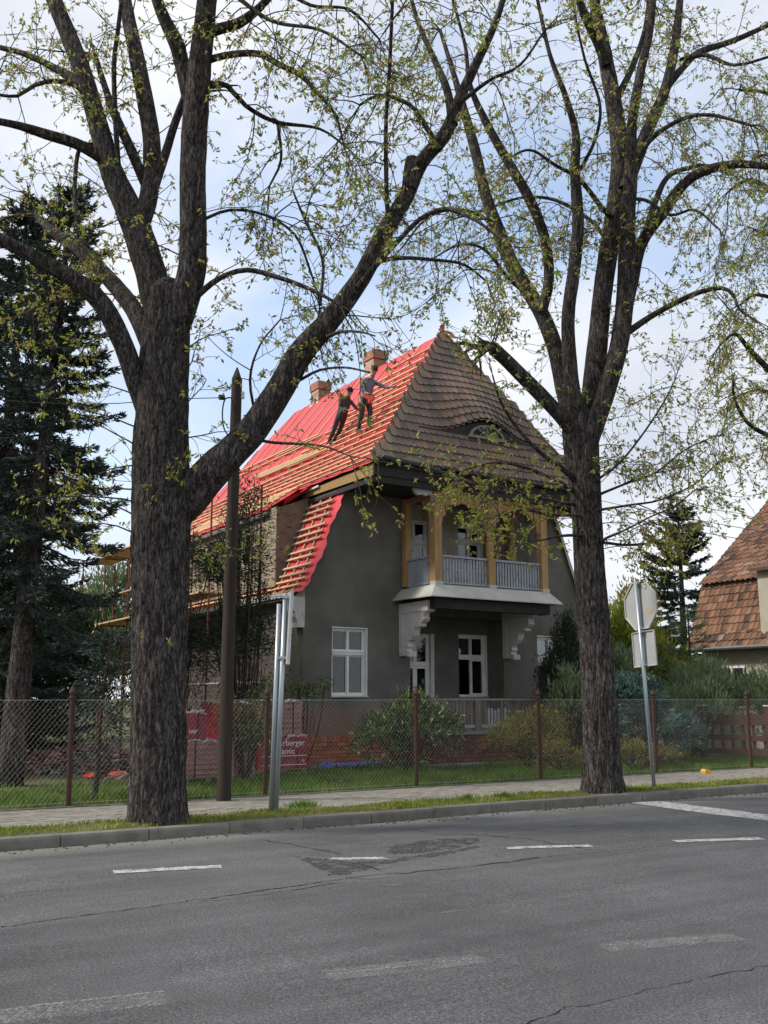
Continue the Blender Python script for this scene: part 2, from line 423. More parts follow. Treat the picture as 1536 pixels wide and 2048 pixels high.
M = dict(
    asphalt=mk_asphalt(), paint=mk_marking(), faded=mk_faded(), stucco=mk_stucco(), plaster=mk_plaster_old(), bark=mk_bark(),
    crack=mk_gravel('tar_crack', [(.3, (.014, .014, .014)), (.7, (.06, .06, .058))], 16, (.38, .5)),
    gravelpatch=mk_gravel(),
    palepatch=simple('repair_patch', (.14, .137, .13), (.10, .099, .095), 40, .9, .2, 120, .6),
    kerb=simple('kerb_concrete', (.20, .188, .162), (.125, .118, .102), 5, .9, .15, 90, .35, rnd=.12),
    paver=simple('paver_concrete', (.29, .265, .225), (.21, .195, .165), 9, .9, .15, 120, .3, rnd=.16),
    joint=simple('joint_sand', (.10, .092, .075), (.14, .13, .10), 20, .95, .05, 60, .3),
    soil=simple('soil', (.085, .075, .05), (.10, .115, .045), 3.5, .95, .05, 25, .6, bdist=.03),
    farground=simple('field_ground', (.09, .11, .045), (.12, .115, .06), .8, .95, .05, 3, .3),
    turf=simple('turf_soil', (.10, .115, .045), (.15, .13, .08), 6, .95, .05, 40, .6, bdist=.03),
    rust=simple('rusty_iron', (.055, .033, .028), (.085, .046, .036), 18, .85, .3, 60, .4, rnd=.15),
    scafrust=simple('scaffold_rust', (.17, .06, .042), (.26, .10, .065), 12, .8, .3, 60, .3, rnd=.15),
    wire=simple('fence_wire', (.52, .49, .46), (.38, .34, .30), 30, .6, .4, 60, .1, metal=.2),
    zinc=simple('galvanised_steel', (.42, .47, .51), (.33, .37, .41), 14, .42, .5, 50, .1, metal=.55, stretch=(1, 1, .15)),
    signback=simple('sign_back_grey', (.40, .41, .40), (.34, .35, .345), 4, .55, .4, 60, .05),
    signrim=simple('sign_rim', (.62, .62, .61), (.5, .5, .5), 10, .5, .4, 60, .05),
    yellow=simple('yellow_plastic', (.75, .38, .02), (.65, .3, .015), 20, .5, .4, 40, .05),
    brick=simple('orange_red_brick', (.46, .15, .07), (.33, .10, .055), 14, .9, .15, 70, .4, rnd=.28),
    brickold=simple('dark_old_brick', (.15, .062, .05), (.22, .085, .055), 10, .9, .15, 60, .5, rnd=.35),
    mortar=simple('dark_mortar', (.05, .04, .035), (.08, .06, .05), 20, .95, .05, 60, .4),
    sidewall=simple('brown_side_wall', (.085, .075, .066), (.12, .105, .088), 1.6, .95, .1, 60, .6),
    dormbrick=mk_brickwall('yellow_brick_wall', (.33, .27, .19), (.40, .33, .23), (.22, .19, .15), 1.0),
    chimbrick=mk_brickwall('chimney_brick', (.40, .17, .11), (.34, .135, .09), (.33, .26, .21), 1.0),
    chimsunlit=mk_brickwall('sunlit_chimney_brick', (.50, .36, .28), (.44, .30, .22), (.46, .38, .31), 1.0),  # chimney brick with sunlight painted in as a paler colour
    cheek=simple('patchy_plaster', (.24, .19, .15), (.15, .115, .09), 3.5, .95, .1, 30, .5),
    membrane=mk_membrane(),
    batten=mk_wood('new_batten_pine', (.62, .44, .24), (.53, .35, .18), (6, 6, 6), .18),
    greybat=mk_wood('pale_batten_pine', (.50, .40, .25), (.42, .33, .2), (6, 6, 6), .18),
    osb=simple('osb_board', (.42, .28, .12), (.28, .17, .07), 28, .8, .2, 40, .3),
    darkwood=simple('dark_fascia_wood', (.030, .027, .026), (.052, .048, .045), 3, .8, .25, 40, .25),
    timber=mk_wood('stripped_timber', (.50, .31, .15), (.34, .19, .085), (14, 14, 1.6), .1),
    greypaint=mk_paint('grey_blue_paint', (.36, .385, .42), (.13, .105, .085), .56, (9, 9, 2.5)),
    oldwood=mk_wood('weathered_grey_wood', (.21, .185, .16), (.12, .10, .085), (20, 20, 2.5), .2),
    whitewood=mk_paint('weathered_white_wood', (.62, .58, .55), (.33, .28, .25), .58, (7, 7, 3)),
    whiteframe=mk_paint('white_window_paint', (.80, .79, .75), (.52, .48, .42), .66, (8, 8, 5)),
    flash=simple('pale_sheet_metal', (.53, .525, .48), (.42, .41, .36), 3, .6, .35, 20, .15, metal=.1),
    gutter=simple('old_zinc_gutter', (.095, .10, .105), (.15, .15, .15), 6, .6, .4, 30, .2, metal=.3),
    edge=simple('bright_edge_metal', (.72, .72, .72), (.6, .6, .6), 5, .4, .5, 20, .1, metal=.3),
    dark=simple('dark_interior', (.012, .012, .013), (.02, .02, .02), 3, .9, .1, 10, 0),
    curtain=simple('lace_curtain', (.085, .088, .085), (.025, .027, .026), 24, .9, .1, 60, .3, stretch=(1.5, 1.5, .12)),
    glass=mk_glass(),
    tile=mk_tile('weathered_plain_tile', [(0, (.12, .102, .088)), (.35, (.175, .13, .105)), (.7, (.215, .145, .11)), (.9, (.26, .152, .105)), (1, (.16, .142, .125))]),
    tileshademoss=simple('shaded_mossy_tile_edge', (.022, .019, .016), (.04, .035, .026), 20, .95, .05, 40, .3),  # shadow between tile rows painted into the edge colour, along with moss
    ridgetile=simple('ridge_tile', (.12, .07, .052), (.08, .06, .05), 9, .85, .2, 40, .3, rnd=.2),
    ntile=mk_tile('neighbour_pantile', [(0, (.075, .052, .042)), (.25, (.165, .088, .058)), (.6, (.235, .118, .072)), (.88, (.30, .155, .09)), (1, (.27, .2, .16))], .7),
    nwall=simple('cream_render', (.46, .42, .33), (.38, .35, .27), 2, .9, .1, 60, .3),
    polewood=mk_wood('pole_wood', (.062, .047, .038), (.032, .026, .022), (26, 26, 1.4), .1, .9),
    porcelain=simple('porcelain', (.8, .8, .78), (.75, .75, .72), 5, .3, .5, 10, 0),
    black=simple('black_plastic', (.02, .02, .021), (.03, .03, .03), 10, .6, .3, 10, 0),
    brownfence=mk_wood('brown_fence_wood', (.05, .026, .022), (.075, .038, .03), (3, 3, 3), .15),
    redfilm=mk_film('red_pack_film', (.20, .013, .028), (.33, .03, .05)),
    clearfilm=mk_film('clear_film_over_tiles', (.23, .115, .09), (.34, .20, .17)),
    whitefilm=mk_film('torn_white_film', (.42, .42, .40), (.60, .60, .58)),
    packtile=mk_tile('packed_new_tile', [(0, (.22, .085, .06)), (.5, (.29, .12, .085)), (1, (.36, .19, .15))]),
    white=simple('white_print', (.75, .74, .72), (.7, .7, .68), 8, .6, .2, 10, 0),
    pallet=mk_wood('pallet_wood', (.30, .225, .145), (.20, .15, .1), (5, 5, 5), .2),
    rubble=mk_tile('broken_tile', [(0, (.15, .092, .08)), (.4, (.25, .13, .11)), (.8, (.36, .2, .165)), (1, (.42, .32, .28))]),
    tarp=mk_film('blue_tarpaulin', (.04, .085, .38), (.10, .18, .60)),
    slab=simple('concrete_slab', (.27, .255, .22), (.2, .19, .165), 5, .9, .15, 60, .3),
    grass=leafmat('grass_blades', [(0, (.085, .17, .024)), (.6, (.135, .25, .036)), (.92, (.21, .29, .055)), (1, (.34, .30, .12))], .4, big=1.3),
    vgrass=leafmat('verge_grass', [(0, (.15, .20, .03)), (.6, (.24, .29, .045)), (.9, (.33, .33, .07)), (1, (.38, .32, .15))], .3, big=1.6),
    chestnut=leafmat('young_chestnut_leaves', [(0, (.19, .26, .035)), (.4, (.29, .36, .05)), (.66, (.42, .45, .09)), (.72, (.48, .34, .14)), (.9, (.38, .25, .11)), (1, (.30, .21, .09))], .45),
    twig=simple('twig_bark', (.045, .037, .03), (.07, .058, .045), 20, .9, .15, 60, .2),
    spruce=leafmat('blue_spruce_needles', [(0, (.026, .04, .031)), (.6, (.05, .075, .060)), (.88, (.092, .126, .108)), (1, (.135, .178, .158))], .1, .7, big=.8),
    darkcon=leafmat('dark_conifer_needles', [(0, (.016, .028, .015)), (.6, (.034, .054, .027)), (1, (.065, .085, .045))], .2, .7, big=1.1),
    thuja=leafmat('thuja_scales', [(0, (.14, .17, .025)), (.6, (.26, .30, .045)), (1, (.38, .39, .07))], .42, .7, big=1.2),
    gold=leafmat('golden_thuja_scales', [(0, (.20, .17, .022)), (.6, (.34, .27, .03)), (1, (.5, .4, .055))], .42, .7, big=2.0),
    juniper=leafmat('juniper_needles', [(0, (.11, .16, .075)), (.6, (.19, .26, .13)), (1, (.31, .38, .21))], .42, .7, big=1.2),
    bluedwarf=leafmat('dwarf_blue_spruce_needles', [(0, (.04, .09, .07)), (.6, (.085, .165, .135)), (1, (.22, .32, .265))], .25, .7, big=2.2),
    pine=leafmat('pine_needles', [(0, (.05, .085, .035)), (.6, (.085, .13, .055)), (1, (.19, .24, .11))], .35, .7),
    rhodo=leafmat('glossy_evergreen_leaves', [(0, (.03, .055, .018)), (.5, (.075, .125, .035)), (.85, (.16, .21, .065)), (1, (.40, .44, .15))], .3, .4, .45, big=2.0),
    azalea=leafmat('bronze_green_leaves', [(0, (.07, .085, .022)), (.5, (.15, .17, .04)), (.8, (.25, .15, .05)), (1, (.32, .36, .08))], .35, .5, .3, big=2.0),
    skin=simple('skin', (.52, .29, .21), (.46, .25, .18), 10, .6, .3, 10, 0),
    shirt=simple('blue_grey_shirt', (.21, .225, .28), (.14, .15, .2), 8, .9, .1, 25, .4),
    trousers=simple('dark_work_trousers', (.045, .045, .053), (.085, .083, .09), 7, .9, .1, 25, .4),
    greytop=simple('dark_grey_sweater', (.085, .085, .095), (.05, .05, .058), 8, .9, .1, 25, .4),
    hat=simple('black_knit', (.014, .014, .016), (.025, .025, .028), 30, .95, .05, 60, .3),
    hair=simple('dark_hair', (.025, .019, .015), (.04, .03, .022), 30, .8, .2, 60, .3),
    shoe=simple('grey_work_shoe', (.12, .115, .11), (.07, .068, .065), 10, .8, .2, 25, .2),
    redtool=simple('red_tool', (.62, .05, .03), (.5, .04, .025), 10, .45, .4, 10, 0),
)

# ------------------------------------------------------------------ the setting: ground, road, kerb, verge, pavement
rng = np.random.default_rng(7)
random.seed(7)
KY, PY0, PY1, FY = 11.38, 12.30, 14.32, 14.42     # kerb face, pavement edges, fence line
g = MB(); g.add([(-900, 14.4, .096), (900, 14.4, .096), (900, 1800, .096), (-900, 1800, .096)], np.array([[0, 1, 2, 3]]))
tag(g.build('ground', M['soil']), kind='structure')
g = MB(); g.add([(-900, -900, -.2), (900, -900, -.2), (900, 14.4, -.2), (-900, 14.4, -.2)], np.array([[0, 1, 2, 3]]))
tag(g.build('ground', M['farground']), kind='structure')
# road: a grid so that the crown and the sunken patch are real relief
def roadz(x, y):
    z = 0.0
    z -= .03 * math.exp(-((x - 5.9) / .95) ** 2 - ((y - 8.95) / .55) ** 2)
    z += .012 * mnoise.noise((x * .5, y * .7, 0))
    return z
xs = np.concatenate([[-60, -20, -5], np.arange(0, 20, .2), [22, 30, 60, 120]]); ys = np.concatenate([[-12, -4, 0], np.arange(2, 11.2, .2), [KY + .02]])
V = [(x, y, roadz(x, y)) for y in ys for x in xs]; nx = len(xs)
Fq = np.array([[j * nx + i, j * nx + i + 1, (j + 1) * nx + i + 1, (j + 1) * nx + i] for j in range(len(ys) - 1) for i in range(nx - 1)])
road = MB().add(V, Fq).build('road', M['asphalt'], smooth=True); tag(road, kind='structure')

def decal(name, pts, mat, lift=.004, sub=10, jag=0.0, seed=0, parent=road):
    """thin sheet laid on the road between two edge polylines (a: left edge, b: right edge)"""
    a, b = pts; a = np.array(a, float); b = np.array(b, float); rg = np.random.default_rng(seed)
    t = np.linspace(0, 1, sub + 1)[:, None]; n = len(a) - 1
    A = np.vstack([a[i] + (a[i + 1] - a[i]) * t[:-1] for i in range(n)] + [a[-1:]]); B = np.vstack([b[i] + (b[i + 1] - b[i]) * t[:-1] for i in range(n)] + [b[-1:]])
    A = A + rg.normal(size=A.shape) * jag; B = B + rg.normal(size=B.shape) * jag
    K = 4; rows = [A + (B - A) * k / K for k in range(K + 1)]
    m = MB(); v = []; L = len(A)
    for r in rows: v += [(p[0], p[1], roadz(p[0], p[1]) + lift) for p in r]
    m.add(v, np.array([[k * L + i, k * L + i + 1, (k + 1) * L + i + 1, (k + 1) * L + i] for k in range(K) for i in range(L - 1)]))
    o = m.build(name, mat, parent); return o
def dash(p, q, w, mat, name='lane_marking', jag=.008, seed=0, lift=.005, skew=0):
    p = np.array(p[:2], float); q = np.array(q[:2], float); d = (q - p) / np.linalg.norm(q - p); n = np.array([-d[1], d[0]]) * w / 2
    return decal(name, ([p + n + d * skew, q + n + d * skew], [p - n, q - n]), mat, lift, 24, jag, seed)
def gp(x, y): return onz(x, y, 0)[:2]
dash(gp(226, 1744), gp(444, 1733), .17, M['paint'], seed=1)
dash(gp(655, 1716), gp(775, 1711), .13, M['paint'], seed=2, jag=.02)
dash(gp(1012, 1696), gp(1182, 1692), .14, M['paint'], seed=3)
dash(gp(1350, 1682), gp(1522, 1677), .19, M['paint'], seed=4)
decal('stop_line', ([(11.62, 11.36), (11.25, 6.2)], [(12.22, 11.36), (11.85, 6.2)]), M['paint'], .005, 40, .012, 5)
dash(gp(-60, 2042), gp(338, 1996), .26, M['faded'], seed=6)
dash(gp(655, 1950), gp(968, 1916), .22, M['faded'], seed=7)
dash(gp(1208, 1896), gp(1475, 1874), .2, M['faded'], seed=8)
dash(gp(0, 2024), gp(335, 1984), .035, M['faded'], 'lane_marking', .004, 9, .007)
dash(gp(655, 1949), gp(960, 1916), .03, M['faded'], 'lane_marking', .004, 10, .007)
dash(gp(1208, 1893), gp(1475, 1872), .03, M['faded'], 'lane_marking', .004, 11, .007)
def crack(pix, w0, w1, seed, jag=.03, name='crack', lift=.0035):
    rg = np.random.default_rng(seed); P = np.array([gp(*p) for p in pix]); P = spline(np.c_[P, np.zeros(len(P))], .09)[:, :2]
    P = P + rg.normal(size=P.shape) * jag * .5
    w = .75 * (w0 + (w1 - w0) * np.linspace(0, 1, len(P))) * rg.uniform(.35, 1.5, len(P))
    d = np.gradient(P, axis=0); d /= np.linalg.norm(d, axis=1)[:, None] + 1e-9; n = np.c_[-d[:, 1], d[:, 0]]
    a = P + n * w[:, None] / 2; b = P - n * w[:, None] / 2; L = len(P)
    v = [(p[0], p[1], roadz(*p) + lift) for p in a] + [(p[0], p[1], roadz(*p) + lift) for p in b]
    MB().add(v, np.array([[i, i + 1, L + i + 1, L + i] for i in range(L - 1)])).build(name, M['crack'], road)
crack([(0, 1856), (180, 1830), (400, 1800), (560, 1777), (700, 1757), (800, 1747)], .016, .03, 1)
crack([(400, 1806), (560, 1786), (680, 1766)], .008, .02, 21)
crack([(800, 1748), (930, 1735), (1060, 1718), (1080, 1714)], .03, .04, 2)
crack([(1060, 1717), (1250, 1700), (1380, 1684), (1536, 1666)], .012, .012, 22)
crack([(1030, 2048), (1200, 2005), (1350, 1970), (1536, 1930)], .010, .010, 3)
crack([(520, 1680), (600, 1692), (680, 1706)], .018, .03, 4)
crack([(815, 1655), (870, 1668), (960, 1668), (1050, 1660), (1180, 1651)], .012, .02, 5)
crack([(940, 1668), (1050, 1678), (1120, 1690), (1180, 1700)], .02, .03, 6)
crack([(930, 1690), (970, 1702), (1000, 1712)], .008, .01, 7)
crack([(650, 1715), (700, 1722), (760, 1740)], .02, .04, 8)
crack([(1215, 1640), (1255, 1650)], .01, .015, 9)
crack([(0, 1790), (60, 1782), (140, 1778)], .012, .008, 10)
decal('worn_patch', ([gp(590, 1712), gp(640, 1716), gp(690, 1722), gp(770, 1716), gp(830, 1704), gp(900, 1697), gp(950, 1689)],
                     [gp(640, 1735), gp(665, 1752), gp(720, 1746), gp(760, 1728), gp(830, 1716), gp(900, 1703), gp(960, 1692)]), M['gravelpatch'], .0025, 8, .02, 12)
decal('worn_patch', ([gp(770, 1693), gp(830, 1682), gp(900, 1676), gp(960, 1676)], [gp(770, 1702), gp(830, 1701), gp(900, 1694), gp(950, 1684)]), M['gravelpatch'], .0025, 10, .03, 13)
decal('repair_patch', ([gp(700, 1746), gp(730, 1742), gp(770, 1746)], [gp(708, 1757), gp(740, 1760), gp(778, 1756)]), M['palepatch'], .003, 8, .01, 14)
for i, (x, y) in enumerate(((785, 1771), (866, 1767), (905, 1760), (967, 1758), (900, 1823))):
    p = gp(x, y); decal('pale_fleck', ([p + (-.09, .025), p + (.09, .03)], [p + (-.09, -.02), p + (.09, -.03)]), M['palepatch'], .0025, 6, .012, 30 + i)
# loose grit along the gutter
m = MB(); N = 500; X = rng.uniform(0, 19, N); Y = KY - np.abs(rng.normal(0, .16, N)) - .01
for x, y in zip(X, Y):
    s = rng.uniform(.004, .014); m.obox((x, y, roadz(x, y) + s * .3), AX, (s * 2, s * 1.5, s))
m.build('gutter_grit', M['soil'], road, kind='stuff')

# kerb stones, each a piece of the kerb
kerb = thing('kerb', (0, KY, 0), None, None); kerb['kind'] = 'structure'
kb = MB(); prof = [(0, -.1), (0, .095), (.012, .122), (.03, .13), (.15, .13), (.15, -.1)]
kb.prism(prof, lambda a, b, t: (t, a, b), -.5, .5); kme = kb.mesh('kerb_stone'); kme.materials.append(M['kerb'])
for i in range(32):
    x = -3 + i * 1.0 + .42
    o = piece('kerb_stone', M['kerb'], kerb, (x, KY + rng.normal(0, .004), rng.normal(0, .004)), AX, (.988, 1, 1), kme)
bpiece('kerb_bed', M['joint'], kerb, -60, 120, KY + .015, KY + .13, -.1, .118)
# verge strip
V = []; xs = np.concatenate([[-60, -10], np.arange(-2, 24, .25), [40, 120]]); ys = np.linspace(KY + .148, PY0 - .05, 6)
def vergez(x, y): return .115 + .028 * mnoise.noise((x * 1.3, y * 3, 2)) + .02
V = [(x, y, vergez(x, y) if 0 < j < 5 else .12) for j, y in enumerate(ys) for x in xs]; nx = len(xs)
verge = MB().add(V, np.array([[j * nx + i, j * nx + i + 1, (j + 1) * nx + i + 1, (j + 1) * nx + i] for j in range(5) for i in range(nx - 1)])).build('verge', M['turf'], smooth=True)
tag(verge, kind='structure')
# pavement: bed sheet, edging stones and pavers
pave = MB().box(-60, 120, PY0 - .05, PY1 + .06, -.1, .098).build('pavement', M['joint']); tag(pave, kind='structure')
ed = MB()
for y in (PY0 - .05, PY1):
    for i in range(30):
        x = -3 + i
        bpiece('edging_stone', M['kerb'], pave, x + .005, x + .995, y, y + .06, .02, .118 + rng.normal(0, .003))
pm = MB(); w, d, h = .099, .0495, .03
pm.prism([(-w, -d), (w, -d), (w, d), (-w, d)], lambda a, b, t: (a * (1 if t < .02 else .955), b * (1 if t < .02 else .92), t), 0, h)
pme = pm.mesh('paver'); pme.materials.append(M['paver'])
cand = []
rows = int((PY1 - PY0 - .01) / .1)
for r in range(rows):
    y = PY0 + .06 + r * .1
    if y > PY1 - .06: continue
    for i in range(-15, 135):
        cand.append((i * .2 + (.1 if r % 2 else 0), y))
def bigness(p):
    v = np.array([p[0], p[1], -1.5]); dd = v @ F0; px = 768 + 1985 * (v @ RT) / dd
    if px < -20 or px > 1556 or dd < 1: return 1e9
    return dd
cand.sort(key=bigness)
rest = MB()
pv = np.array(pme.vertices[0].co) if False else None
PVV = np.array([v.co[:] for v in pme.vertices]); PVF = [list(p.vertices) for p in pme.polygons]
restV = []; restF4 = []
for k, (x, y) in enumerate(cand):
    hz = .084 + rng.normal(0, .0022) + .006 * mnoise.noise((x * .6, y * .9, 5))
    if k < 300:
        o = bpy.data.objects.new('paver', pme); COL.objects.link(o); o.parent = pave; o.location = (x, y, hz); o.rotation_euler = (rng.normal(0, .008), rng.normal(0, .008), 0)
    else:
        rest.add(PVV + (x, y, hz), np.array(PVF))
rest.build('paver_field', M['paver'], pave, kind='stuff')

# grass
def grass(name, label, xs, ys, n, hmin, hmax, mat, zf, lean=.5, clump=1.0, width=.006, keep=None):
    X = rng.uniform(xs[0], xs[1], n); Y = rng.uniform(ys[0], ys[1], n)
    dens = np.array([mnoise.noise((x * 1.1, y * 1.7, 3.3)) for x, y in zip(X, Y)])
    k = rng.uniform(-.6, .6, n) * clump < dens + .35
    if keep is not None: k &= keep(X, Y)
    X, Y, dn = X[k], Y[k], dens[k]; n = len(X)
    Zb = np.array([zf(x, y) for x, y in zip(X, Y)]) - .006
    H = rng.uniform(hmin, hmax, n) * (1 + .5 * dn); a = rng.uniform(0, 6.283, n); b = rng.uniform(0, 6.283, n); w = width * rng.uniform(.7, 1.4, n)
    P = np.c_[X, Y, Zb]; S = np.c_[np.cos(a), np.sin(a), 0 * a] * w[:, None]; Ln = np.c_[np.cos(b), np.sin(b), 0 * b] * (H * lean * rng.uniform(.2, 1, n))[:, None]
    mid = P + Ln * .35 + np.c_[0 * H, 0 * H, H * .6]; tip = P + Ln + np.c_[0 * H, 0 * H, H]
    V = np.stack([P - S, P + S, mid + S * .7, tip, mid - S * .7], 1).reshape(-1, 3)
    F = np.arange(n * 5).reshape(-1, 5)
    o = MB().add(V, F).build(name, mat); return tag(o, label, 'grass', None, 'stuff')
grass('verge_grass', 'short yellow-green grass strip between kerb and pavement', (-1, 22), (KY + .16, PY0 - .06), 30000, .015, .055, M['vgrass'], vergez, .9, 1.2, .006)
grass('lawn_grass', 'green unmown lawn behind the chain-link fence', (-2, 24), (FY + .03, 20.0), 90000, .05, .15, M['grass'], lambda x, y: .1, .5, .8, .007, keep=lambda X, Y: (Y < 15 + 3.4 * rng.uniform(0, 1, len(X)) + (X > 7) * 1.5))
for i, (px, py, s, lab) in enumerate(((607, 1618, 1., 'large dark green grass tuft on verge near double signpost'), (935, 1602, .55, 'small grass tuft on verge midway between trees, left one'), (1008, 1597, .5, 'small grass tuft on verge nearer the right tree'))):
    p = onz(px, py, .12); n = int(260 * s); th = rng.uniform(0, 6.28, n); rr = np.abs(rng.normal(0, .11 * s, n))
    P = np.c_[p[0] + np.cos(th) * rr * 1.4, p[1] + np.sin(th) * rr, np.full(n, .115)]; D = np.c_[np.cos(th) * rr * 5, np.sin(th) * rr * 5, np.ones(n)] + rng.normal(0, .15, (n, 3)); D /= np.linalg.norm(D, axis=1)[:, None]
    o = MB().leaves(P, D, rng.uniform(.07, .17, n) * (.6 + .4 * s), .012, rng).build('grass_tuft', M['grass'], origin=(p[0], p[1], .11))
    tag(o, lab, 'grass tuft', 'grass tufts on the verge')

# fallen white petals and scraps on the lawn, brown litter on verge and gutter
for nm, lab, n_, xr, yr, zf, mt in (('fallen_petals', 'tiny white petals scattered over the lawn behind the fence', 420, (0, 20), (FY + .1, 18.2), lambda x, y: .13, 'white'), ('leaf_litter', 'brown bud scales littering kerb, verge and pavement edge', 700, (0, 19), (KY - .35, PY0 + .5), lambda x, y: (roadz(x, y) + .006 if y < KY else (.136 if y < KY + .15 else (vergez(x, y) + .012 if y < PY0 - .05 else .124))), 'osb')):
    X = rng.uniform(*xr, n_); Y = rng.uniform(*yr, n_); P = np.c_[X, Y, [zf(x, y) for x, y in zip(X, Y)]]; D = rng.normal(size=(n_, 3)) * (1, 1, .15); D /= np.linalg.norm(D, axis=1)[:, None]
    m = MB(); m.leaves(P, D, rng.uniform(.012, .03, n_), .012, rng, .2); tag(m.build(nm, M[mt]), lab, 'litter', None, 'stuff')

# ------------------------------------------------------------------ the house
HX0, HX1, HY, HYR, XC = 10.32, 19.0, 20.0, 29.8, 14.66
house = thing('house', (HX0, HY, .1), 'grey stucco house with half-stripped red membrane roof and timber balcony', 'house')
GAM = [(10.10, 3.98), (10.22, 4.02), (10.42, 4.25), (10.62, 4.68), (10.85, 5.25), (11.1, 5.92), (11.3, 6.42), (11.45, 6.8)]
gx = [p[0] for p in GAM]; gz = [p[1] for p in GAM]
def topf(x):
    x = min(x, 2 * XC - x); return float(np.interp(x, gx, gz))
def wall(mb, x0, x1, y0, y1, zb, top, holes, extra=()):
    xs = sorted({x0, x1, *[h[0] for h in holes], *[h[1] for h in holes], *extra}); xs = [x for x in xs if x0 <= x <= x1]
    for a, b in zip(xs[:-1], xs[1:]):
        hs = sorted([(h[2], h[3]) for h in holes if h[0] <= a + 1e-6 and h[1] >= b - 1e-6]); z = zb
        for h0, h1 in hs:
            if h0 > z: mb.box(a, b, y0, y1, z, h0)
            z = h1
        ta, tb = top(a), top(b)
        mb.hexa([(a, y0, z), (b, y0, z), (b, y1, z), (a, y1, z), (a, y0, ta), (b, y0, tb), (b, y1, tb), (a, y1, ta)])
WIN1 = (11.07, 12.01, 1.66, 3.23); WIN3 = (17.3, 18.24, 1.66, 3.23)
RX0, RX1 = 13.25, 16.15; REC_G = (RX0, RX1, .76, 3.62); REC_U = (RX0, RX1, 4.2, 6.5)
w = MB(); ex = [x for x in gx] + [2 * XC - x for x in gx]
wall(w, HX0, HX1, HY, HY + .4, .76, topf, [WIN1, WIN3, REC_G, REC_U], ex)
w.box(HX0, RX0, HY, HY + .4, .1, .76); w.box(RX1, HX1, HY, HY + .4, .1, .76)
# recess returns (side faces deeper than the wall)
for x0, x1 in ((RX0 - .2, RX0), (RX1, RX1 + .2)):
    for z0, z1 in ((.76, 3.62), (4.2, 6.5)): w.box(x0, x1, HY + .401, HY + .62, z0, z1)
w.build('wall', M['stucco'], house)
DOOR = (13.42, 14.29, .86, 3.22); WIN2 = (15.17, 16.07, 1.66, 3.22)
w = MB(); wall(w, RX0 - .2, RX1 + .2, HY + .62, HY + .85, .76, lambda x: 3.9, [DOOR, WIN2]); w.build('recess_wall', M['stucco'], house)
UDOOR = (13.42, 14.25, 4.3, 6.15); UWIN = (15.2, 16.0, 4.9, 6.15)
w = MB(); wall(w, RX0 - .2, RX1 + .2, HY + .62, HY + .85, 4.05, lambda x: 6.8, [UDOOR, UWIN]); w.build('loggia_wall', M['plaster'], house)
for x0, x1 in ((RX0 - .01, RX0 + .02), (RX1 - .02, RX1 + .01)): MB().box(x0, x1, HY + .03, HY + .615, 4.2, 6.49).build('loggia_lining', M['plaster'], house)
# side and rear walls, floor between storeys, dark rooms
w = MB(); w.box(HX0, HX0 + .35, HY + .4, HYR, .1, 4.2); w.build('side_wall', M['sidewall'], house)
w = MB(); w.box(HX1 - .35, HX1, HY + .4, HYR, .1, 4.2); w.box(HX0 + .35, HX1 - .35, HYR - .35, HYR, .1, 6.8)
w.hexa([(HX0, HYR - .4, 4.2), (11.45, HYR - .4, 4.2), (11.45, HYR, 4.2), (HX0, HYR, 4.2), (11.4, HYR - .4, 6.8), (11.45, HYR - .4, 6.8), (11.45, HYR, 6.8), (11.4, HYR, 6.8)])
w.build('rear_wall', M['sidewall'], house)
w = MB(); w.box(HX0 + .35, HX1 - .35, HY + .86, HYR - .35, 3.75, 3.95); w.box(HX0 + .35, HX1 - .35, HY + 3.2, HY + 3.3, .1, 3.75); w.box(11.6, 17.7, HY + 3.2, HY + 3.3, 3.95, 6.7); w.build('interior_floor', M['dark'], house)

# ---- brick plinth
pl = MB().box(HX0 - .01, 13.12, HY - .045, HY + .02, .1, .755).build('plinth', M['mortar'], house)
MB().box(16.3, HX1 + .01, HY - .045, HY + .02, .1, .755).build('plinth_backing', M['mortar'], pl)
def bricks(parent, mat, x0, x1, yface, z0, rows, soldier=True, proud=.02, rg=rng):
    for r in range(rows):
        z = z0 + r * .085; x = x0 - (.126 if r % 2 else 0)
        while x < x1 - .02:
            a, b = max(x, x0), min(x + .24, x1); x += .252
            if b - a < .03: continue
            dy = rg.normal(0, .003)
            bpiece('brick', mat, parent, a, b, yface - proud + dy, yface + .01, z, z + .071)
    if soldier:
        z = z0 + rows * .085; x = x0
        while x < x1 - .03:
            bpiece('brick', mat, parent, x, min(x + .068, x1), yface - proud - .006 + rg.normal(0, .003), yface + .01, z, z + .135); x += .08
bricks(pl, M['brick'], HX0 - .015, 13.1, HY - .045, .115, 6)
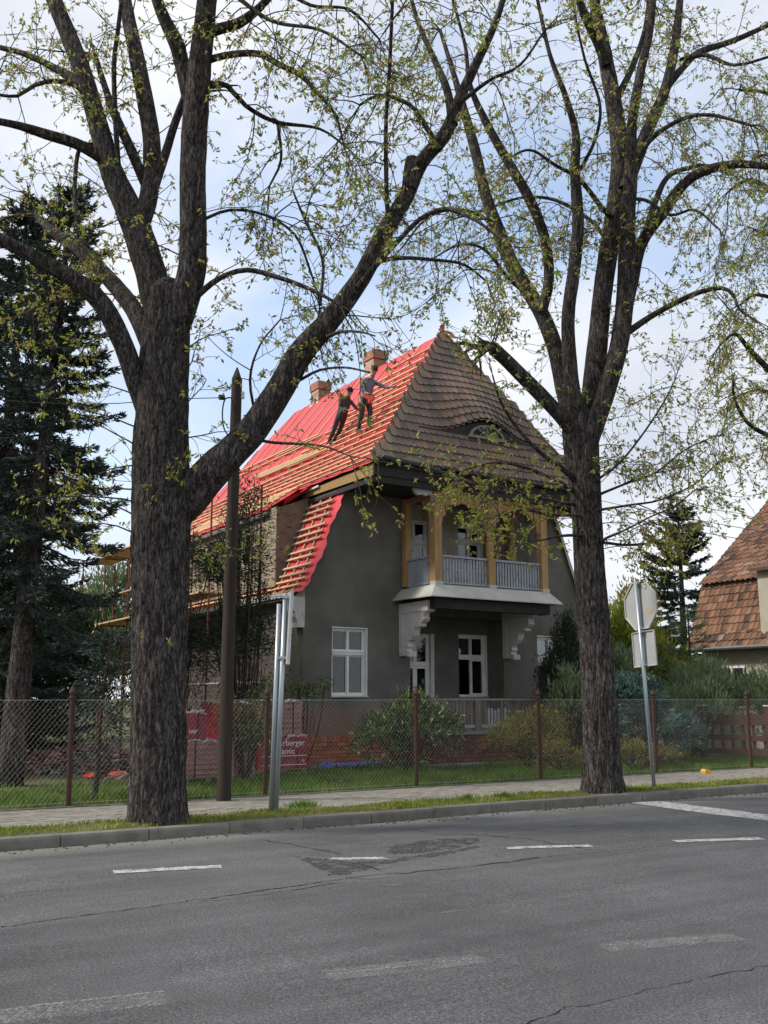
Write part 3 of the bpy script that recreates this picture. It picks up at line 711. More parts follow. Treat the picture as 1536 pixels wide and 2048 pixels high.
# ---- windows
def window(x0, x1, z0, z1, y, label=None, sill=True, curtain=True, openleft=False, tf=.63, name='window'):
    wd = MB(); fw = .042; zt = z0 + (z1 - z0) * tf; xm = (x0 + x1) / 2
    Y0, Y1 = y + .09, y + .17
    wd.box(x0 + .002, x0 + fw, Y0, Y1, z0, z1); wd.box(x1 - fw, x1 - .002, Y0, Y1, z0, z1); wd.box(x0 + fw, x1 - fw, Y0, Y1, z1 - fw, z1 - .002); wd.box(x0 + fw, x1 - fw, Y0, Y1, z0 + .002, z0 + fw)
    root = wd.build(name, M['whiteframe'], house, label=label)
    MB().box(x0 + fw, x1 - fw, Y0 - .035, Y1, zt - .045, zt + .045).box(x0 + fw - .02, x1 - fw + .02, Y0 - .05, Y0 - .035, zt + .02, zt + .05).build('transom', M['whiteframe'], root)
    for k, (a, b) in enumerate(((x0 + fw, xm - .005), (xm + .005, x1 - fw))):
        for j, (c, d) in enumerate(((zt + .048, z1 - fw), (z0 + fw, zt - .048))):
            if openleft and k == 0 and j == 1:
                continue
            sw = .034; s = MB(); ya, yb = Y0 + .012, Y1 - .02
            s.box(a, a + sw, ya, yb, c, d); s.box(b - sw, b, ya, yb, c, d); s.box(a + sw, b - sw, ya, yb, d - sw, d); s.box(a + sw, b - sw, ya, yb, c, c + sw)
            s.build('sash', M['whiteframe'], root)
            MB().box(a + sw, b - sw, ya + .02, ya + .026, c + sw, d - sw).build('pane', M['glass'], root)
            if curtain:
                n = 26; ca, cb = (a, a + (b - a) * .82) if k == 0 else (a + (b - a) * .22, b); xx = np.linspace(ca, cb, n); yy = Y1 + .06 + .018 * np.sin(xx * 55 + k) + .01 * np.sin(xx * 131)
                v = [(p, q, c) for p, q in zip(xx, yy)] + [(p, q, d) for p, q in zip(xx, yy)]
                MB().add(v, np.array([[i, i + 1, n + i + 1, n + i] for i in range(n - 1)])).build('curtain', M['curtain'], root)
    MB().box(xm - .028, xm + .028, Y0 - .02, Y1 - .03, z0 + fw, zt - .05).box(xm - .024, xm + .024, Y0 - .02, Y1 - .03, zt + .05, z1 - fw).build('mullion', M['whiteframe'], root)
    # painted reveal lining on the far side of the opening
    MB().box(x1 - .004, x1 + .02, y - .004, Y0, z0, z1).box(x0, x1 + .02, y - .004, Y0, z1 - .004, z1 + .018).build('reveal', M['whiteframe'], root)
    if sill: MB().box(x0 - .03, x1 + .03, y - .05, Y0 + .02, z0 - .035, z0 + .003).build('sill', M['flash'], root)
    return root
window(*WIN1, HY); window(*WIN3, HY)
window(*WIN2, HY + .62, openleft=True, curtain=False, label='window with one lower casement standing open')
window(*UWIN, HY + .62, tf=.66, curtain=False)
def door(x0, x1, z0, z1, y, panel, tf):
    fw = .05; zt = z0 + (z1 - z0) * tf; Y0 = y + .07; Y1 = y + .14; xm = (x0 + x1) / 2
    d = MB(); d.box(x0 + .002, x0 + fw, Y0, Y1, z0, z1 - .002); d.box(x1 - fw, x1 - .002, Y0, Y1, z0, z1 - .002); d.box(x0 + fw, x1 - fw, Y0, Y1, z1 - fw, z1 - .002); d.box(x0 + fw, x1 - fw, Y0 - .02, Y1, zt - .05, zt + .05)
    root = d.build('door', M['whiteframe'], house)
    lf = MB(); zp = z0 + panel
    for a, b in ((x0 + fw + .003, xm - .002), (xm + .002, x1 - fw - .003)):
        lf.box(a, a + .06, Y0 + .01, Y1 - .015, z0 + .02, zt - .055); lf.box(b - .06, b, Y0 + .01, Y1 - .015, z0 + .02, zt - .055); lf.box(a + .06, b - .06, Y0 + .01, Y1 - .015, zt - .12, zt - .055)
        lf.box(a + .06, b - .06, Y0 + .01, Y1 - .015, zp - .09, zp); lf.box(a + .06, b - .06, Y0 + .025, Y1 - .02, z0 + .16, zp - .09); lf.box(a + .06, b - .06, Y0 + .01, Y1 - .015, z0 + .02, z0 + .16)
        lf.box(a, a + .045, Y0 + .01, Y1 - .02, zt + .055, z1 - fw - .003); lf.box(b - .045, b, Y0 + .01, Y1 - .02, zt + .055, z1 - fw - .003); lf.box(a + .045, b - .045, Y0 + .01, Y1 - .02, z1 - fw - .05, z1 - fw - .003)
        MB().box(a + .06, b - .06, Y0 + .03, Y0 + .036, zp, zt - .12).build('pane', M['glass'], root)
        MB().box(a + .045, b - .045, Y0 + .03, Y0 + .036, zt + .055, z1 - fw - .05).build('pane', M['glass'], root)
        n = 20; xx = np.linspace(a, b, n); yy = Y1 + .05 + .015 * np.sin(xx * 60)
        v = [(p, q, zp) for p, q in zip(xx, yy)] + [(p, q, zt - .05) for p, q in zip(xx, yy)]
        MB().add(v, np.array([[i, i + 1, n + i + 1, n + i] for i in range(n - 1)])).build('curtain', M['curtain'], root)
    lf.build('leaf', M['whiteframe'], root)
    MB().tube([(xm - .03, Y0 - .03, z0 + 1.0), (xm - .03, Y0 - .03, z0 + 1.02), (xm - .13, Y0 - .035, z0 + 1.02)], .009, 6).build('handle', M['gutter'], root)
    MB().box(x1 - .004, x1 + .1, y - .012, Y0, z0, z1).build('reveal', M['whitewood'], root)
door(*DOOR, HY + .62, .78, .68); door(*UDOOR, HY + .62, .55, .68)

# ---- roof (z profile: kick at the eaves, then steep)
ZE, ZK, ZR = 6.9, 7.62, 11.33; EX, EY, EYR = 11.2, 18.4, 31.4; AK, AT = .65, XC - 11.2; BT = 2.06; BK = AK * BT / AT
def hip(f, side):
    """point on a hip line at fraction f of the plan inset; side: fl, fr, rl, rr"""
    a = f * AT; z = ZE + (ZK - ZE) * a / AK if a <= AK else ZK + (ZR - ZK) * (a - AK) / (AT - AK)
    return (EX + a if side[1] == 'l' else 2 * XC - EX - a, EY + f * BT if side[0] == 'f' else EYR - f * BT, z)
fk = AK / AT
rc = MB(); dn = np.array([0, 0, -.06])
def quadslab(mb, pts, off): mb.add(np.array([np.array(p) + off for p in pts]), [list(range(len(pts)))])
for fa, fb in ((0, fk), (fk, 1)):
    for s0, s1 in (('fl', 'fr'), ('fr', 'rr'), ('rr', 'rl'), ('rl', 'fl')):
        quadslab(rc, [hip(fa, s0), hip(fa, s1), hip(fb, s1), hip(fb, s0)], dn)
quadslab(rc, [hip(0, s) for s in ('fl', 'fr', 'rr', 'rl')], np.array([0, 0, -.075]))
roofcore = rc.build('roof', M['darkwood'], house)
rr = MB()
for fa, fb in ((0, fk), (fk, 1)):
    quadslab(rr, [hip(fa, 'fr'), hip(fa, 'rr'), hip(fb, 'rr'), hip(fb, 'fr')], np.array([0, 0, .0])); quadslab(rr, [hip(fa, 'rr'), hip(fa, 'rl'), hip(fb, 'rl'), hip(fb, 'rr')], np.array([0, 0, .0]))
rr.build('rear_covering', M['tile'], house)
# eave box: soffit, two-step fascia
so = MB(); so.box(EX + .06, 2 * XC - EX - .06, EY + .1, HY + .001, 6.5, 6.56); so.box(EX + .06, 11.5, HY + .001, HYR, 6.5, 6.56); so.box(17.85, 2 * XC - EX - .06, HY + .001, HYR, 6.5, 6.56); so.build('soffit', M['darkwood'], house)
fa = MB(); fa.box(EX, 2 * XC - EX, EY + .02, EY + .06, 6.6, 6.86); fa.box(EX + .03, 2 * XC - EX - .03, EY + .06, EY + .1, 6.44, 6.68); fa.box(2 * XC - EX - .04, 2 * XC - EX, EY + .06, EYR, 6.55, 6.84); fa.box(EX + .03, EX + .06, EY + .1, 21.9, 6.44, 6.56)
fa.build('fascia', M['darkwood'], house)
MB().hexa([(EX - .01, EY + .0, 6.58), (EX + .03, EY + .0, 6.58), (EX + .03, 21.9, 6.62), (EX - .01, 21.9, 6.62), (EX - .01, EY, 6.84), (EX + .03, EY, 6.84), (EX + .03, 21.9, 6.76), (EX - .01, 21.9, 6.76)]).build('osb_fascia', M['osb'], house)
# ---- red membrane side with battens
mr = holder('membrane_roof', house)
def lz(a): return ZE + (ZK - ZE) * a / AK if a <= AK else ZK + (ZR - ZK) * (a - AK) / (AT - AK)
def lroof(a, y, off=0.0):
    s = (ZK - ZE) / AK if a < AK else (ZR - ZK) / (AT - AK); nn = np.array([-s, 0, 1]) / math.hypot(s, 1)
    return np.array([EX + a, y, lz(a)]) + nn * off
NAL = np.array([-(ZR - ZK), 0, AT - AK]); NAL = NAL / np.linalg.norm(NAL); NKL = np.array([-(ZK - ZE), 0, AK]); NKL = NKL / np.linalg.norm(NKL)
mm = MB(); al = np.concatenate([np.linspace(-.05, AK, 5), np.linspace(AK, AT, 16)[1:]]); nyy = 60; Vm = []
for a in al:
    f = max(a, 0) / AT; ya = EY + f * BT - .04 - .02 * math.sin(a * 9); yb = EYR - f * BT
    for t in np.linspace(0, 1, nyy):
        y = ya + (yb - ya) * t; sag = .012 + .012 * mnoise.noise((a * 2.2, y * 1.4, 4)) + .01 * math.sin(y * 2 * math.pi / .78)
        Vm.append(lroof(a, y, .015 + sag))
mm.add(Vm, np.array([[i * nyy + j, i * nyy + j + 1, (i + 1) * nyy + j + 1, (i + 1) * nyy + j] for i in range(len(al) - 1) for j in range(nyy - 1)]))
mm.build('membrane', M['membrane'], mr, smooth=True)
y = 19.0
while y < 30.6:
    f0 = max((EY - y) / BT, (y - EY) / BT); amax = AT - .05
    if y < EY + BT: amax = (y - EY) / BT * AT - .08
    if y > EYR - BT: amax = (EYR - y) / BT * AT - .08
    if amax > .3:
        if amax > AK: beampiece('counter_batten', M['greybat'], mr, lroof(AK, y, .045), lroof(amax, y, .045), .045, .03, NAL)
        beampiece('counter_batten', M['greybat'], mr, lroof(0, y, .045), lroof(min(AK, amax), y, .045), .045, .03, NKL)
    y += .78
def batten(a, y1, y0=None, mat='batten'):
    f = a / AT; ya = (EY + f * BT + .03 + rng.uniform(0, .08)) if y0 is None else y0; yb = min(y1, EYR - f * BT - .05)
    beampiece('batten', M[mat], mr, lroof(a, ya, .082), lroof(a, yb, .082 + rng.normal(0, .004)), .05, .042, NAL if a > AK else NKL)
for a in np.arange(.02, .95, .155): batten(a, 31)
for a, ye in zip(np.arange(.98, 2.35, .165), (24.6, 23.9, 24.4, 23.2, 23.6, 22.6, 23.0, 22.2, 22.6)): batten(a, ye)
batten(1.56, 30.2, 24.6); batten(1.75, 29.8, 24.2); batten(1.66, 26.6, 23.8)
batten(2.5, 22.8); batten(2.72, 23.4); batten(3.0, 22.3)
# loose spare battens lying along the roof
for i in range(4):
    a = .99 + .05 * i; beampiece('batten', M['batten'], mr, lroof(a, 22.2 + i * .5, .125), lroof(a + .03, 26.5 + i * .3, .125), .05, .04, NAL)
# flared eave over the dormer: the roof runs on outwards
dm = MB(); nD = 30; Vd = []
for a, z in ((0.02, 6.93), (-.35, 6.66), (-.8, 6.36), (-.95, 6.24)):
    for j, yv in enumerate(np.linspace(21.95, 28.6, nD)): Vd.append((EX + a + .02 * math.sin(j * 1.7), yv, z + .015 * math.sin(j * 2.1) + .02))
dm.add(Vd, np.array([[i * nD + j, i * nD + j + 1, (i + 1) * nD + j + 1, (i + 1) * nD + j] for i in range(3) for j in range(nD - 1)])); dm.build('dormer_membrane', M['membrane'], mr, smooth=True)
for a, z in ((-.1, 6.87), (-.26, 6.76), (-.42, 6.65), (-.58, 6.54), (-.74, 6.43), (-.9, 6.32)):
    beampiece('batten', M['batten'], mr, (EX + a, 21.98, z + .06), (EX + a, 28.5, z + .06), .05, .042, NKL)
MB().box(EX - .9, EX + .06, 22.0, 28.5, 6.14, 6.18).box(EX - .94, EX - .9, 22.0, 28.5, 6.12, 6.22).build('dormer_soffit', M['oldwood'], mr)
MB().beam((EX - .05, 20.9, 6.78), (EX - .05, 22.05, 6.74), .03, .05).build('eave_trim', M['edge'], mr)
# drooping flap of membrane at the eave end
fl = MB(); Vf = []
for i in range(6):
    for j in range(12):
        t = j / 11; Vf.append((EX - .02 - .12 * i + .015 * math.sin(j * 2), 21.2 + t * 1.9 + .08 * i, 6.86 - .07 * i - .085 * i * math.sin(t * math.pi) ** .7 + .015 * math.sin(i * 2 + j)))
fl.add(Vf, np.array([[i * 12 + j, i * 12 + j + 1, i * 12 + 13 + j, i * 12 + 12 + j] for i in range(5) for j in range(11)])); fl.build('membrane_flap', M['membrane'], mr, smooth=True)

# ---- lower curved side roof: strip of membrane with battens, bottom skirt
lo = holder('lower_roof', house); P = spline([(x, 0, z) for x, z in GAM], .08); P = P[P[:, 2] < 6.62]
T = np.gradient(P, axis=0); T /= np.linalg.norm(T, axis=1)[:, None]; Nn = np.c_[-T[:, 2], 0 * T[:, 0], T[:, 0]]
ms = MB(); K = 14; Vs = []; nP = len(P)
for i in range(nP):
    yl = 21.62; yr = HY - .14 - .05 * math.sin(i * .55) - .04 * math.sin(i * 1.7)
    for j in range(K):
        t = j / (K - 1); yv = yl + (yr - yl) * t; o = .02 + .012 * math.sin(j * 1.9 + i * .4); Vs.append(P[i] + Nn[i] * o + np.array([0, yv, 0]))
ms.add(Vs, np.array([[i * K + j, i * K + j + 1, (i + 1) * K + j + 1, (i + 1) * K + j] for i in range(nP - 1) for j in range(K - 1)])); ms.build('membrane', M['membrane'], lo, smooth=True)
MB().add([tuple(p + np.array([0, yv, 0])) for p in P for yv in (21.62, HY + .02)], np.array([[2 * i, 2 * i + 1, 2 * i + 3, 2 * i + 2] for i in range(nP - 1)])).build('boarding', M['darkwood'], lo)
for yv in (21.45, 20.95, 20.45):
    MB().add([q for p, n in zip(P, Nn) for q in (tuple(p + n * .035 + np.array([0, yv - .022, 0])), tuple(p + n * .06 + np.array([0, yv - .022, 0])), tuple(p + n * .06 + np.array([0, yv + .022, 0])), tuple(p + n * .035 + np.array([0, yv + .022, 0])))],
             np.array([[4 * i + k, 4 * i + (k + 1) % 4, 4 * i + 4 + (k + 1) % 4, 4 * i + 4 + k] for i in range(nP - 1) for k in range(4)])).build('counter_batten', M['greybat'], lo)
cum = np.concatenate([[0], np.cumsum(np.linalg.norm(np.diff(P, axis=0), axis=1))]); s = .03
while s < cum[-1]:
    i = int(np.searchsorted(cum, s)); i = min(i, nP - 1); c = P[i] + Nn[i] * .082
    yl = 21.6 if c[2] > 4.33 else 28.4
    beampiece('batten', M['greybat'] if s > .5 else M['batten'], lo, c + np.array([0, HY + .08 + rng.uniform(-.06, .1), 0]), c + np.array([0, yl, 0]), .05, .042, Nn[i]); s += .215
sk = MB(); sk.add([(10.08, 21.6, 3.99), (10.08, 28.4, 3.99), (10.32, 28.4, 4.13), (10.32, 21.6, 4.13), (10.45, 28.4, 4.36), (10.45, 21.6, 4.36)], [[0, 1, 2, 3], [3, 2, 4, 5]]); sk.build('skirt_membrane', M['membrane'], lo)
MB().box(10.04, 10.08, HY + .45, 28.4, 3.92, 4.02).build('edge_trim', M['edge'], lo)
MB().box(10.08, 10.34, HY + .1, 28.4, 3.86, 3.93).build('eave_board', M['oldwood'], lo)
MB().add([(2 * XC - p[0], yv, p[2]) for p in P for yv in (HY - .1, HYR)], np.array([[2 * i, 2 * i + 1, 2 * i + 3, 2 * i + 2] for i in range(nP - 1)])).build('far_side_covering', M['tile'], lo)
MB().add([(2 * XC - p[0] - o, yv, p[2]) for p in P for yv, o in ((HY - .13, -.03), (HY - .1, .03))], np.array([[2 * i, 2 * i + 1, 2 * i + 3, 2 * i + 2] for i in range(nP - 1)])).build('verge_board', M['edge'], lo)

# ---- wall dormer under the long eave
do = MB()
DX = 10.36; do.box(DX, DX + .25, 21.66, 23.2, 4.3, 6.3); do.box(DX, DX + .25, 24.3, 28.2, 4.3, 6.3); do.box(DX, DX + .25, 23.2, 24.3, 4.3, 5.0); do.box(DX, DX + .25, 23.2, 24.3, 6.05, 6.3)
dorm = do.build('dormer', M['dormbrick'], house)
MB().prism([(DX, 4.32), (10.45, 4.36), (10.62, 4.7), (10.85, 5.28), (11.1, 5.95), (11.3, 6.45), (11.4, 6.6), (11.2, 6.6), (DX, 6.25)], lambda a, b, t: (a, t, b), 21.6, 21.66).build('cheek', M['cheek'], dorm)
MB().box(DX + .1, DX + .14, 23.2, 24.3, 5.0, 6.05).build('dormer_window', M['dark'], dorm)
MB().box(DX + .04, DX + .1, 23.2, 23.27, 5.0, 6.05).box(DX + .04, DX + .1, 24.23, 24.3, 5.0, 6.05).box(DX + .04, DX + .1, 23.72, 23.78, 5.0, 6.05).box(DX + .04, DX + .1, 23.27, 24.23, 5.0, 5.07).box(DX + .04, DX + .1, 23.27, 24.23, 5.98, 6.05).build('dormer_frame', M['whiteframe'], dorm)

# ---- stone kneeler at the left corner below the lower eave
kn = MB(); prof = [(HX0 + .02, 3.2), (HX0 + .02, 3.9), (9.98, 3.9), (9.98, 3.78), (10.0, 3.66), (10.06, 3.58), (10.1, 3.53), (10.1, 3.44), (10.14, 3.36), (10.16, 3.3), (10.16, 3.2)]
kn.prism(prof, lambda a, b, t: (a, t, b), HY - .015, HY + .35); kn.build('kneeler', M['whitewood'], house)
MB().prism([(10.12, 3.93), (10.32, 4.14), (10.36, 3.75), (10.345, 3.4), (10.3, 3.62), (10.2, 3.8)], lambda a, b, t: (a, t, b), HY - .012, HY + .05).build('bare_brick_patch', M['dormbrick'], house)

# ---- tiled front hip with eyebrow dormer
tr = holder('tiled_roof', house)
SK = math.hypot(BK, ZK - ZE); SM = math.hypot(BT - BK, ZR - ZK); STOT = SK + SM; PITCHT = .262; S0 = 5 * PITCHT; XE = 14.85
def bulge(x, s):
    if s < S0 - 1e-4: return 0.0
    t = (s - S0) / 2.5
    if t >= 1: return 0.0
    u = abs(x - XE) / 2.1
    if u >= 1: return 0.0
    return .46 * (.5 + .5 * math.cos(math.pi * u)) ** (2.4 - 1.4 * min(1, t * 2.2)) * (1 - t) ** 1.25
def S(x, s, b=True):
    if s <= SK: f = s / SK; y = EY + BK * f; z = ZE + (ZK - ZE) * f
    else: f = (s - SK) / SM; y = EY + BK + (BT - BK) * f; z = ZK + (ZR - ZK) * f
    B = bulge(x, s) if b else 0.0
    return np.array([x, y - .38 * B, z + .86 * B])
tm = MB(); hw = .082; tl = .34
tm.prism([(-hw, tl), (-hw, .05), (-hw * .8, .02), (-hw * .4, .004), (0, 0), (hw * .4, .004), (hw * .8, .02), (hw, .05), (hw, tl)], lambda a, b, t: (a, b, t), 0, .028)
tme = tm.mesh('tile'); tme.materials.append(M['tile']); tme.materials.append(M['tileshademoss']); TV = np.array([v.co[:] for v in tme.vertices]); TFs = [list(p.vertices) for p in tme.polygons]
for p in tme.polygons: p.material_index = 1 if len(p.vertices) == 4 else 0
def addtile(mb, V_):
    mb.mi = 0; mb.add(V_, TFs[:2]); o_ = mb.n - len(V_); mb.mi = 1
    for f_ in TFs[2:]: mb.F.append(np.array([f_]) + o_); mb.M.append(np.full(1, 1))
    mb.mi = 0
tiles = []; nrow = int(STOT / PITCHT)
for k in range(nrow + 1):
    for half in (0, 1):
        s = k * PITCHT + half * .05
        y = S(XC, s, False)[1]; f = (y - EY) / BT; hwid = AT * (1 - f) - .02
        n0 = int(2 * hwid / .168); off = (.084 if (k + half) % 2 else 0) + .02
        x = XC - hwid + .06
        x = XC - math.floor(hwid / .168) * .168 + (.084 if half else 0)
        while x < XC + hwid - .04:
            if half == 0: tiles.append((x, s, k))
            x += .168
cnt = 0; rest = MB()
gone = {(0, 1), (0, 2), (1, 0), (1, 3), (2, 0)}
for idx, (x, s, k) in enumerate(tiles):
    p = S(x, s); q = S(x, min(s + .2, STOT)) if s + .2 <= STOT else S(x, s) + (S(x, s, False) - S(x, s - .2, False))
    e = S(x + .05, s) - S(x - .05, s); e /= np.linalg.norm(e); u = q - p; u /= np.linalg.norm(u); nrm = np.cross(e, u); nrm /= np.linalg.norm(nrm); u = np.cross(nrm, e)
    tilt = .10 + rng.normal(0, .012); u2 = u * math.cos(tilt) - nrm * math.sin(tilt); n2 = np.cross(e, u2)
    rot = rng.normal(0, .012); e2 = e * math.cos(rot) + u2 * math.sin(rot); u3 = np.cross(n2, e2)
    c = p + nrm * (.034 + rng.normal(0, .003)) + u * rng.normal(0, .006)
    if x < XC - AT + 1.0 and k < 3 and rng.uniform() < .35: continue          # tiles lost near the stripped hip
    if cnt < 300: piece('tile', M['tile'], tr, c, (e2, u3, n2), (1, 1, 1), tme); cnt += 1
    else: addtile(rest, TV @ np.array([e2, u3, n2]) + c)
rest.build('upper_tiles', [M['tile'], M['tileshademoss']], tr, kind='stuff')
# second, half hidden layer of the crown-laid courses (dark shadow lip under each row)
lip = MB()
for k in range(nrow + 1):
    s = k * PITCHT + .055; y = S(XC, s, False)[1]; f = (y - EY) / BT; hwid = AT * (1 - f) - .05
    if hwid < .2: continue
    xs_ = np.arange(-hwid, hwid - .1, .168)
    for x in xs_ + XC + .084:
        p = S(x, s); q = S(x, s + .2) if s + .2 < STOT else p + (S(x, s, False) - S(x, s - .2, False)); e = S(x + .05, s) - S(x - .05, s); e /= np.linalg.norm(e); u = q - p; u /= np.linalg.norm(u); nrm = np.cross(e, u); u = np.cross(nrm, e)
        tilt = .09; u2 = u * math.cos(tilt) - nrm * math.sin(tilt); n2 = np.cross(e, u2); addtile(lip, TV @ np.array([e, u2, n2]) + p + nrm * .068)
lip.build('lap_tiles', [M['tile'], M['tileshademoss']], tr, kind='stuff')
# eyebrow front and window
xs_ = np.linspace(XE - 2.05, XE + 2.05, 60); v = []
b0 = S(XE, S0, False)
for x in xs_:
    B = bulge(x, S0); v += [(x, b0[1] - .10, b0[2] - .04), (x, b0[1] - .10 - .05 * B, b0[2] + .84 * B + .02)]
MB().add(v, np.array([[2 * i, 2 * i + 2, 2 * i + 3, 2 * i + 1] for i in range(59)])).build('eyebrow_board', M['darkwood'], tr)
ey = holder('eyebrow_window', house)
ww, wh = .54, .31; yw = b0[1] - .15
def arc(r0, r1, n=24): return [(XE + ww * r0 * math.cos(t), b0[2] + .0 + wh * r0 * math.sin(t)) for t in np.linspace(0, math.pi, n)], [(XE + ww * r1 * math.cos(t), b0[2] + wh * r1 * math.sin(t)) for t in np.linspace(0, math.pi, n)]
o_, i_ = arc(1.0, .87)
fr = MB(); poly = o_ + i_[::-1]
for a in range(23):
    fr.prism([o_[a], o_[a + 1], i_[a + 1], i_[a]], lambda p, q, t: (p, t, q), yw - .03, yw + .04)
fr.box(XE - ww - .05, XE + ww + .05, yw - .06, yw + .04, b0[2] - .06, b0[2] + .01)
fr.build('frame', M['slab'], ey)
br = MB()
for t in (math.pi * .28, math.pi * .5, math.pi * .72): br.beam((XE, yw, b0[2] + .03), (XE + ww * .82 * math.cos(t), yw, b0[2] + wh * .82 * math.sin(t)), .03, .03, (0, 1, 0))
br.tube([(XE + ww * .42 * math.cos(t), yw, b0[2] + wh * .42 * math.sin(t)) for t in np.linspace(0, math.pi, 12)], .012, 6); br.build('glazing_bar', M['slab'], ey)
MB().add([(XE, yw + .012, b0[2])] + [(p, yw + .012, q) for p, q in i_], [[0] + list(range(1, 25))]).build('pane', M['glass'], ey)
MB().add([(XE, yw + .03, b0[2])] + [(p, yw + .03, q) for p, q in i_], [[0] + list(range(1, 25))]).build('dark_backing', M['dark'], ey)
# ridge and hip caps on the far hip and ridge
cap = MB(); n = 7; cap.add([(t, .11 * math.cos(a), .09 * math.sin(a)) for t in (0, .36) for a in np.linspace(0, math.pi, n)], np.array([[i, i + 1, n + i + 1, n + i] for i in range(n - 1)])); cme = cap.mesh('hip_tile'); cme.materials.append(M['ridgetile'])
A = np.array(hip(0.02, 'fr')); B = np.array(hip(1, 'fr')); A2 = np.array(hip(fk, 'fr'))
for a, b in ((A, A2), (A2, B)):
    d = b - a; L = np.linalg.norm(d); d /= L; r = np.cross(d, (0, 0, 1)); r /= np.linalg.norm(r); u = np.cross(r, d)
    for i in range(max(1, int(L / .32))): piece('hip_tile', M['ridgetile'], tr, a + d * i * .32 + u * (.0 + rng.normal(0, .006)), (d, r, u), (1, 1, 1), cme)
# a few leftovers at the apex and red membrane tail
MB().add([(14.55, 20.35, 11.36), (14.75, 20.5, 11.38), (14.6, 20.25, 11.62), (14.46, 20.32, 11.46)], [[0, 1, 2], [0, 2, 3]]).build('membrane_tail', M['membrane'], tr)
for i in range(5): piece('ridge_batten', M['batten'], tr, (14.75 + .1 * i, 20.42 + .05 * i, 11.42 + .02 * rng.normal()), (Vector((.8, .2, .3 * rng.normal())).normalized(), (-.2, .97, 0), (0, 0, 1)), (.35, .04, .03))
# torn lead and slipped tiles along the stripped hip
for i in range(16):
    f = rng.uniform(.0, .55); p = np.array(hip(f, 'fl')) + (rng.uniform(.03, .2), -.04, .03); q = Vector(rng.normal(size=3)); q.normalize(); e = Vector((1, 0, 0)) + .5 * q; e.normalize(); u = e.orthogonal().normalized(); nn = e.cross(u)
    piece('loose_tile', M['tile'], tr, p, (e, u, nn), (.8, .6, 1), tme)
# old gutter, sagging
def halfpipe(name, pts, r, mat, parent):
    P = spline(pts, .2); v = []; n = 8
    for p in P:
        for a in np.linspace(math.pi, 2 * math.pi, n): v.append((p[0], p[1] + r * math.cos(a), p[2] + r * math.sin(a)))
    for p in P:
        for a in np.linspace(math.pi, 2 * math.pi, n): v.append((p[0], p[1] + (r - .012) * math.cos(a), p[2] + (r - .012) * math.sin(a) + .004))
    L = len(P); F = [[i * n + j, i * n + j + 1, (i + 1) * n + j + 1, (i + 1) * n + j] for i in range(L - 1) for j in range(n - 1)]; F += [[L * n + a for a in f[::-1]] for f in F]
    return MB().add(v, np.array(F)).build(name, mat, parent, smooth=True)
halfpipe('gutter', [(11.35, 18.27, 7.03), (12.0, 18.22, 6.97), (12.5, 18.18, 6.93), (13.2, 18.22, 6.80), (14.2, 18.27, 6.66)], .075, M['gutter'], house)
halfpipe('gutter', [(13.1, 18.3, 7.0), (14.5, 18.29, 6.94), (18.2, 18.29, 6.93)], .07, M['gutter'], house)
for x in (12.2, 13.4, 14.6, 15.8, 17.0): MB().tube([(x, 18.5, 6.95), (x, 18.36, 6.9), (x, 18.28, 6.84), (x, 18.2, 6.92)], .01, 5).build('gutter_bracket', M['gutter'], house)
# ---- chimneys
for cx, cy, zt in ((14.75, 24.1, 11.95), (14.75, 27.6, 11.95)):
    ch = MB().box(cx - .22, cx + .22, cy - .27, cy + .27, 10.6, zt - .3).build('chimney', M['chimbrick'], house)
    MB().box(cx - .255, cx + .255, cy - .305, cy + .305, zt - .28, zt - .07).box(cx - .23, cx + .23, cy - .28, cy + .28, zt - .07, zt).build('chimney_cap', M['chimbrick'], ch)
    MB().box(cx - .226, cx - .2205, cy - .265, cy + .265, 10.7, zt - .305).build('sunlit_face', M['chimsunlit'], ch)  # thin sheet on the sun side, its light put into the brick colour
    MB().box(cx - .25, cx + .25, cy - .3, cy + .3, 11.0, 11.2).build('flashing', M['edge'], ch)

# ---- balcony
bal = holder('balcony', house); BY = 18.65; PXs = (13.1, 14.70, 16.38)
MB().box(12.98, 16.5, BY - .08, HY + .62, 4.02, 4.19).build('deck', M['oldwood'], bal)
MB().box(12.98, 16.5, BY - .1, BY + .12, 3.66, 3.9).box(12.98, 13.16, BY + .12, HY, 3.66, 3.9).box(16.32, 16.5, BY + .12, HY, 3.66, 3.9).box(13.1, 16.4, BY + .12, HY + .62, 3.9, 4.02).build('beam', M['darkwood'], bal)
i0 = [(13.0, HY - .002, 4.22), (13.0, BY - .1, 4.22), (16.48, BY - .1, 4.22), (16.48, HY - .002, 4.22)]; o0 = [(12.74, HY - .002, 3.95), (12.74, BY - .32, 3.93), (16.74, BY - .32, 3.93), (16.74, HY - .002, 3.95)]
ap = MB()
for k in range(3):
    a, b, c, d = o0[k], o0[k + 1], i0[k + 1], i0[k]; ap.add([a, b, c, d] + [tuple(np.array(p) - (0, 0, .025)) for p in (a, b, c, d)], CUBEF)
ap.build('apron_flashing', M['flash'], bal)
for x in PXs: MB().box(x - .11, x + .11, BY - .13, BY + .12, 4.15, 4.3).build('post_shoe', M['flash'], bal)
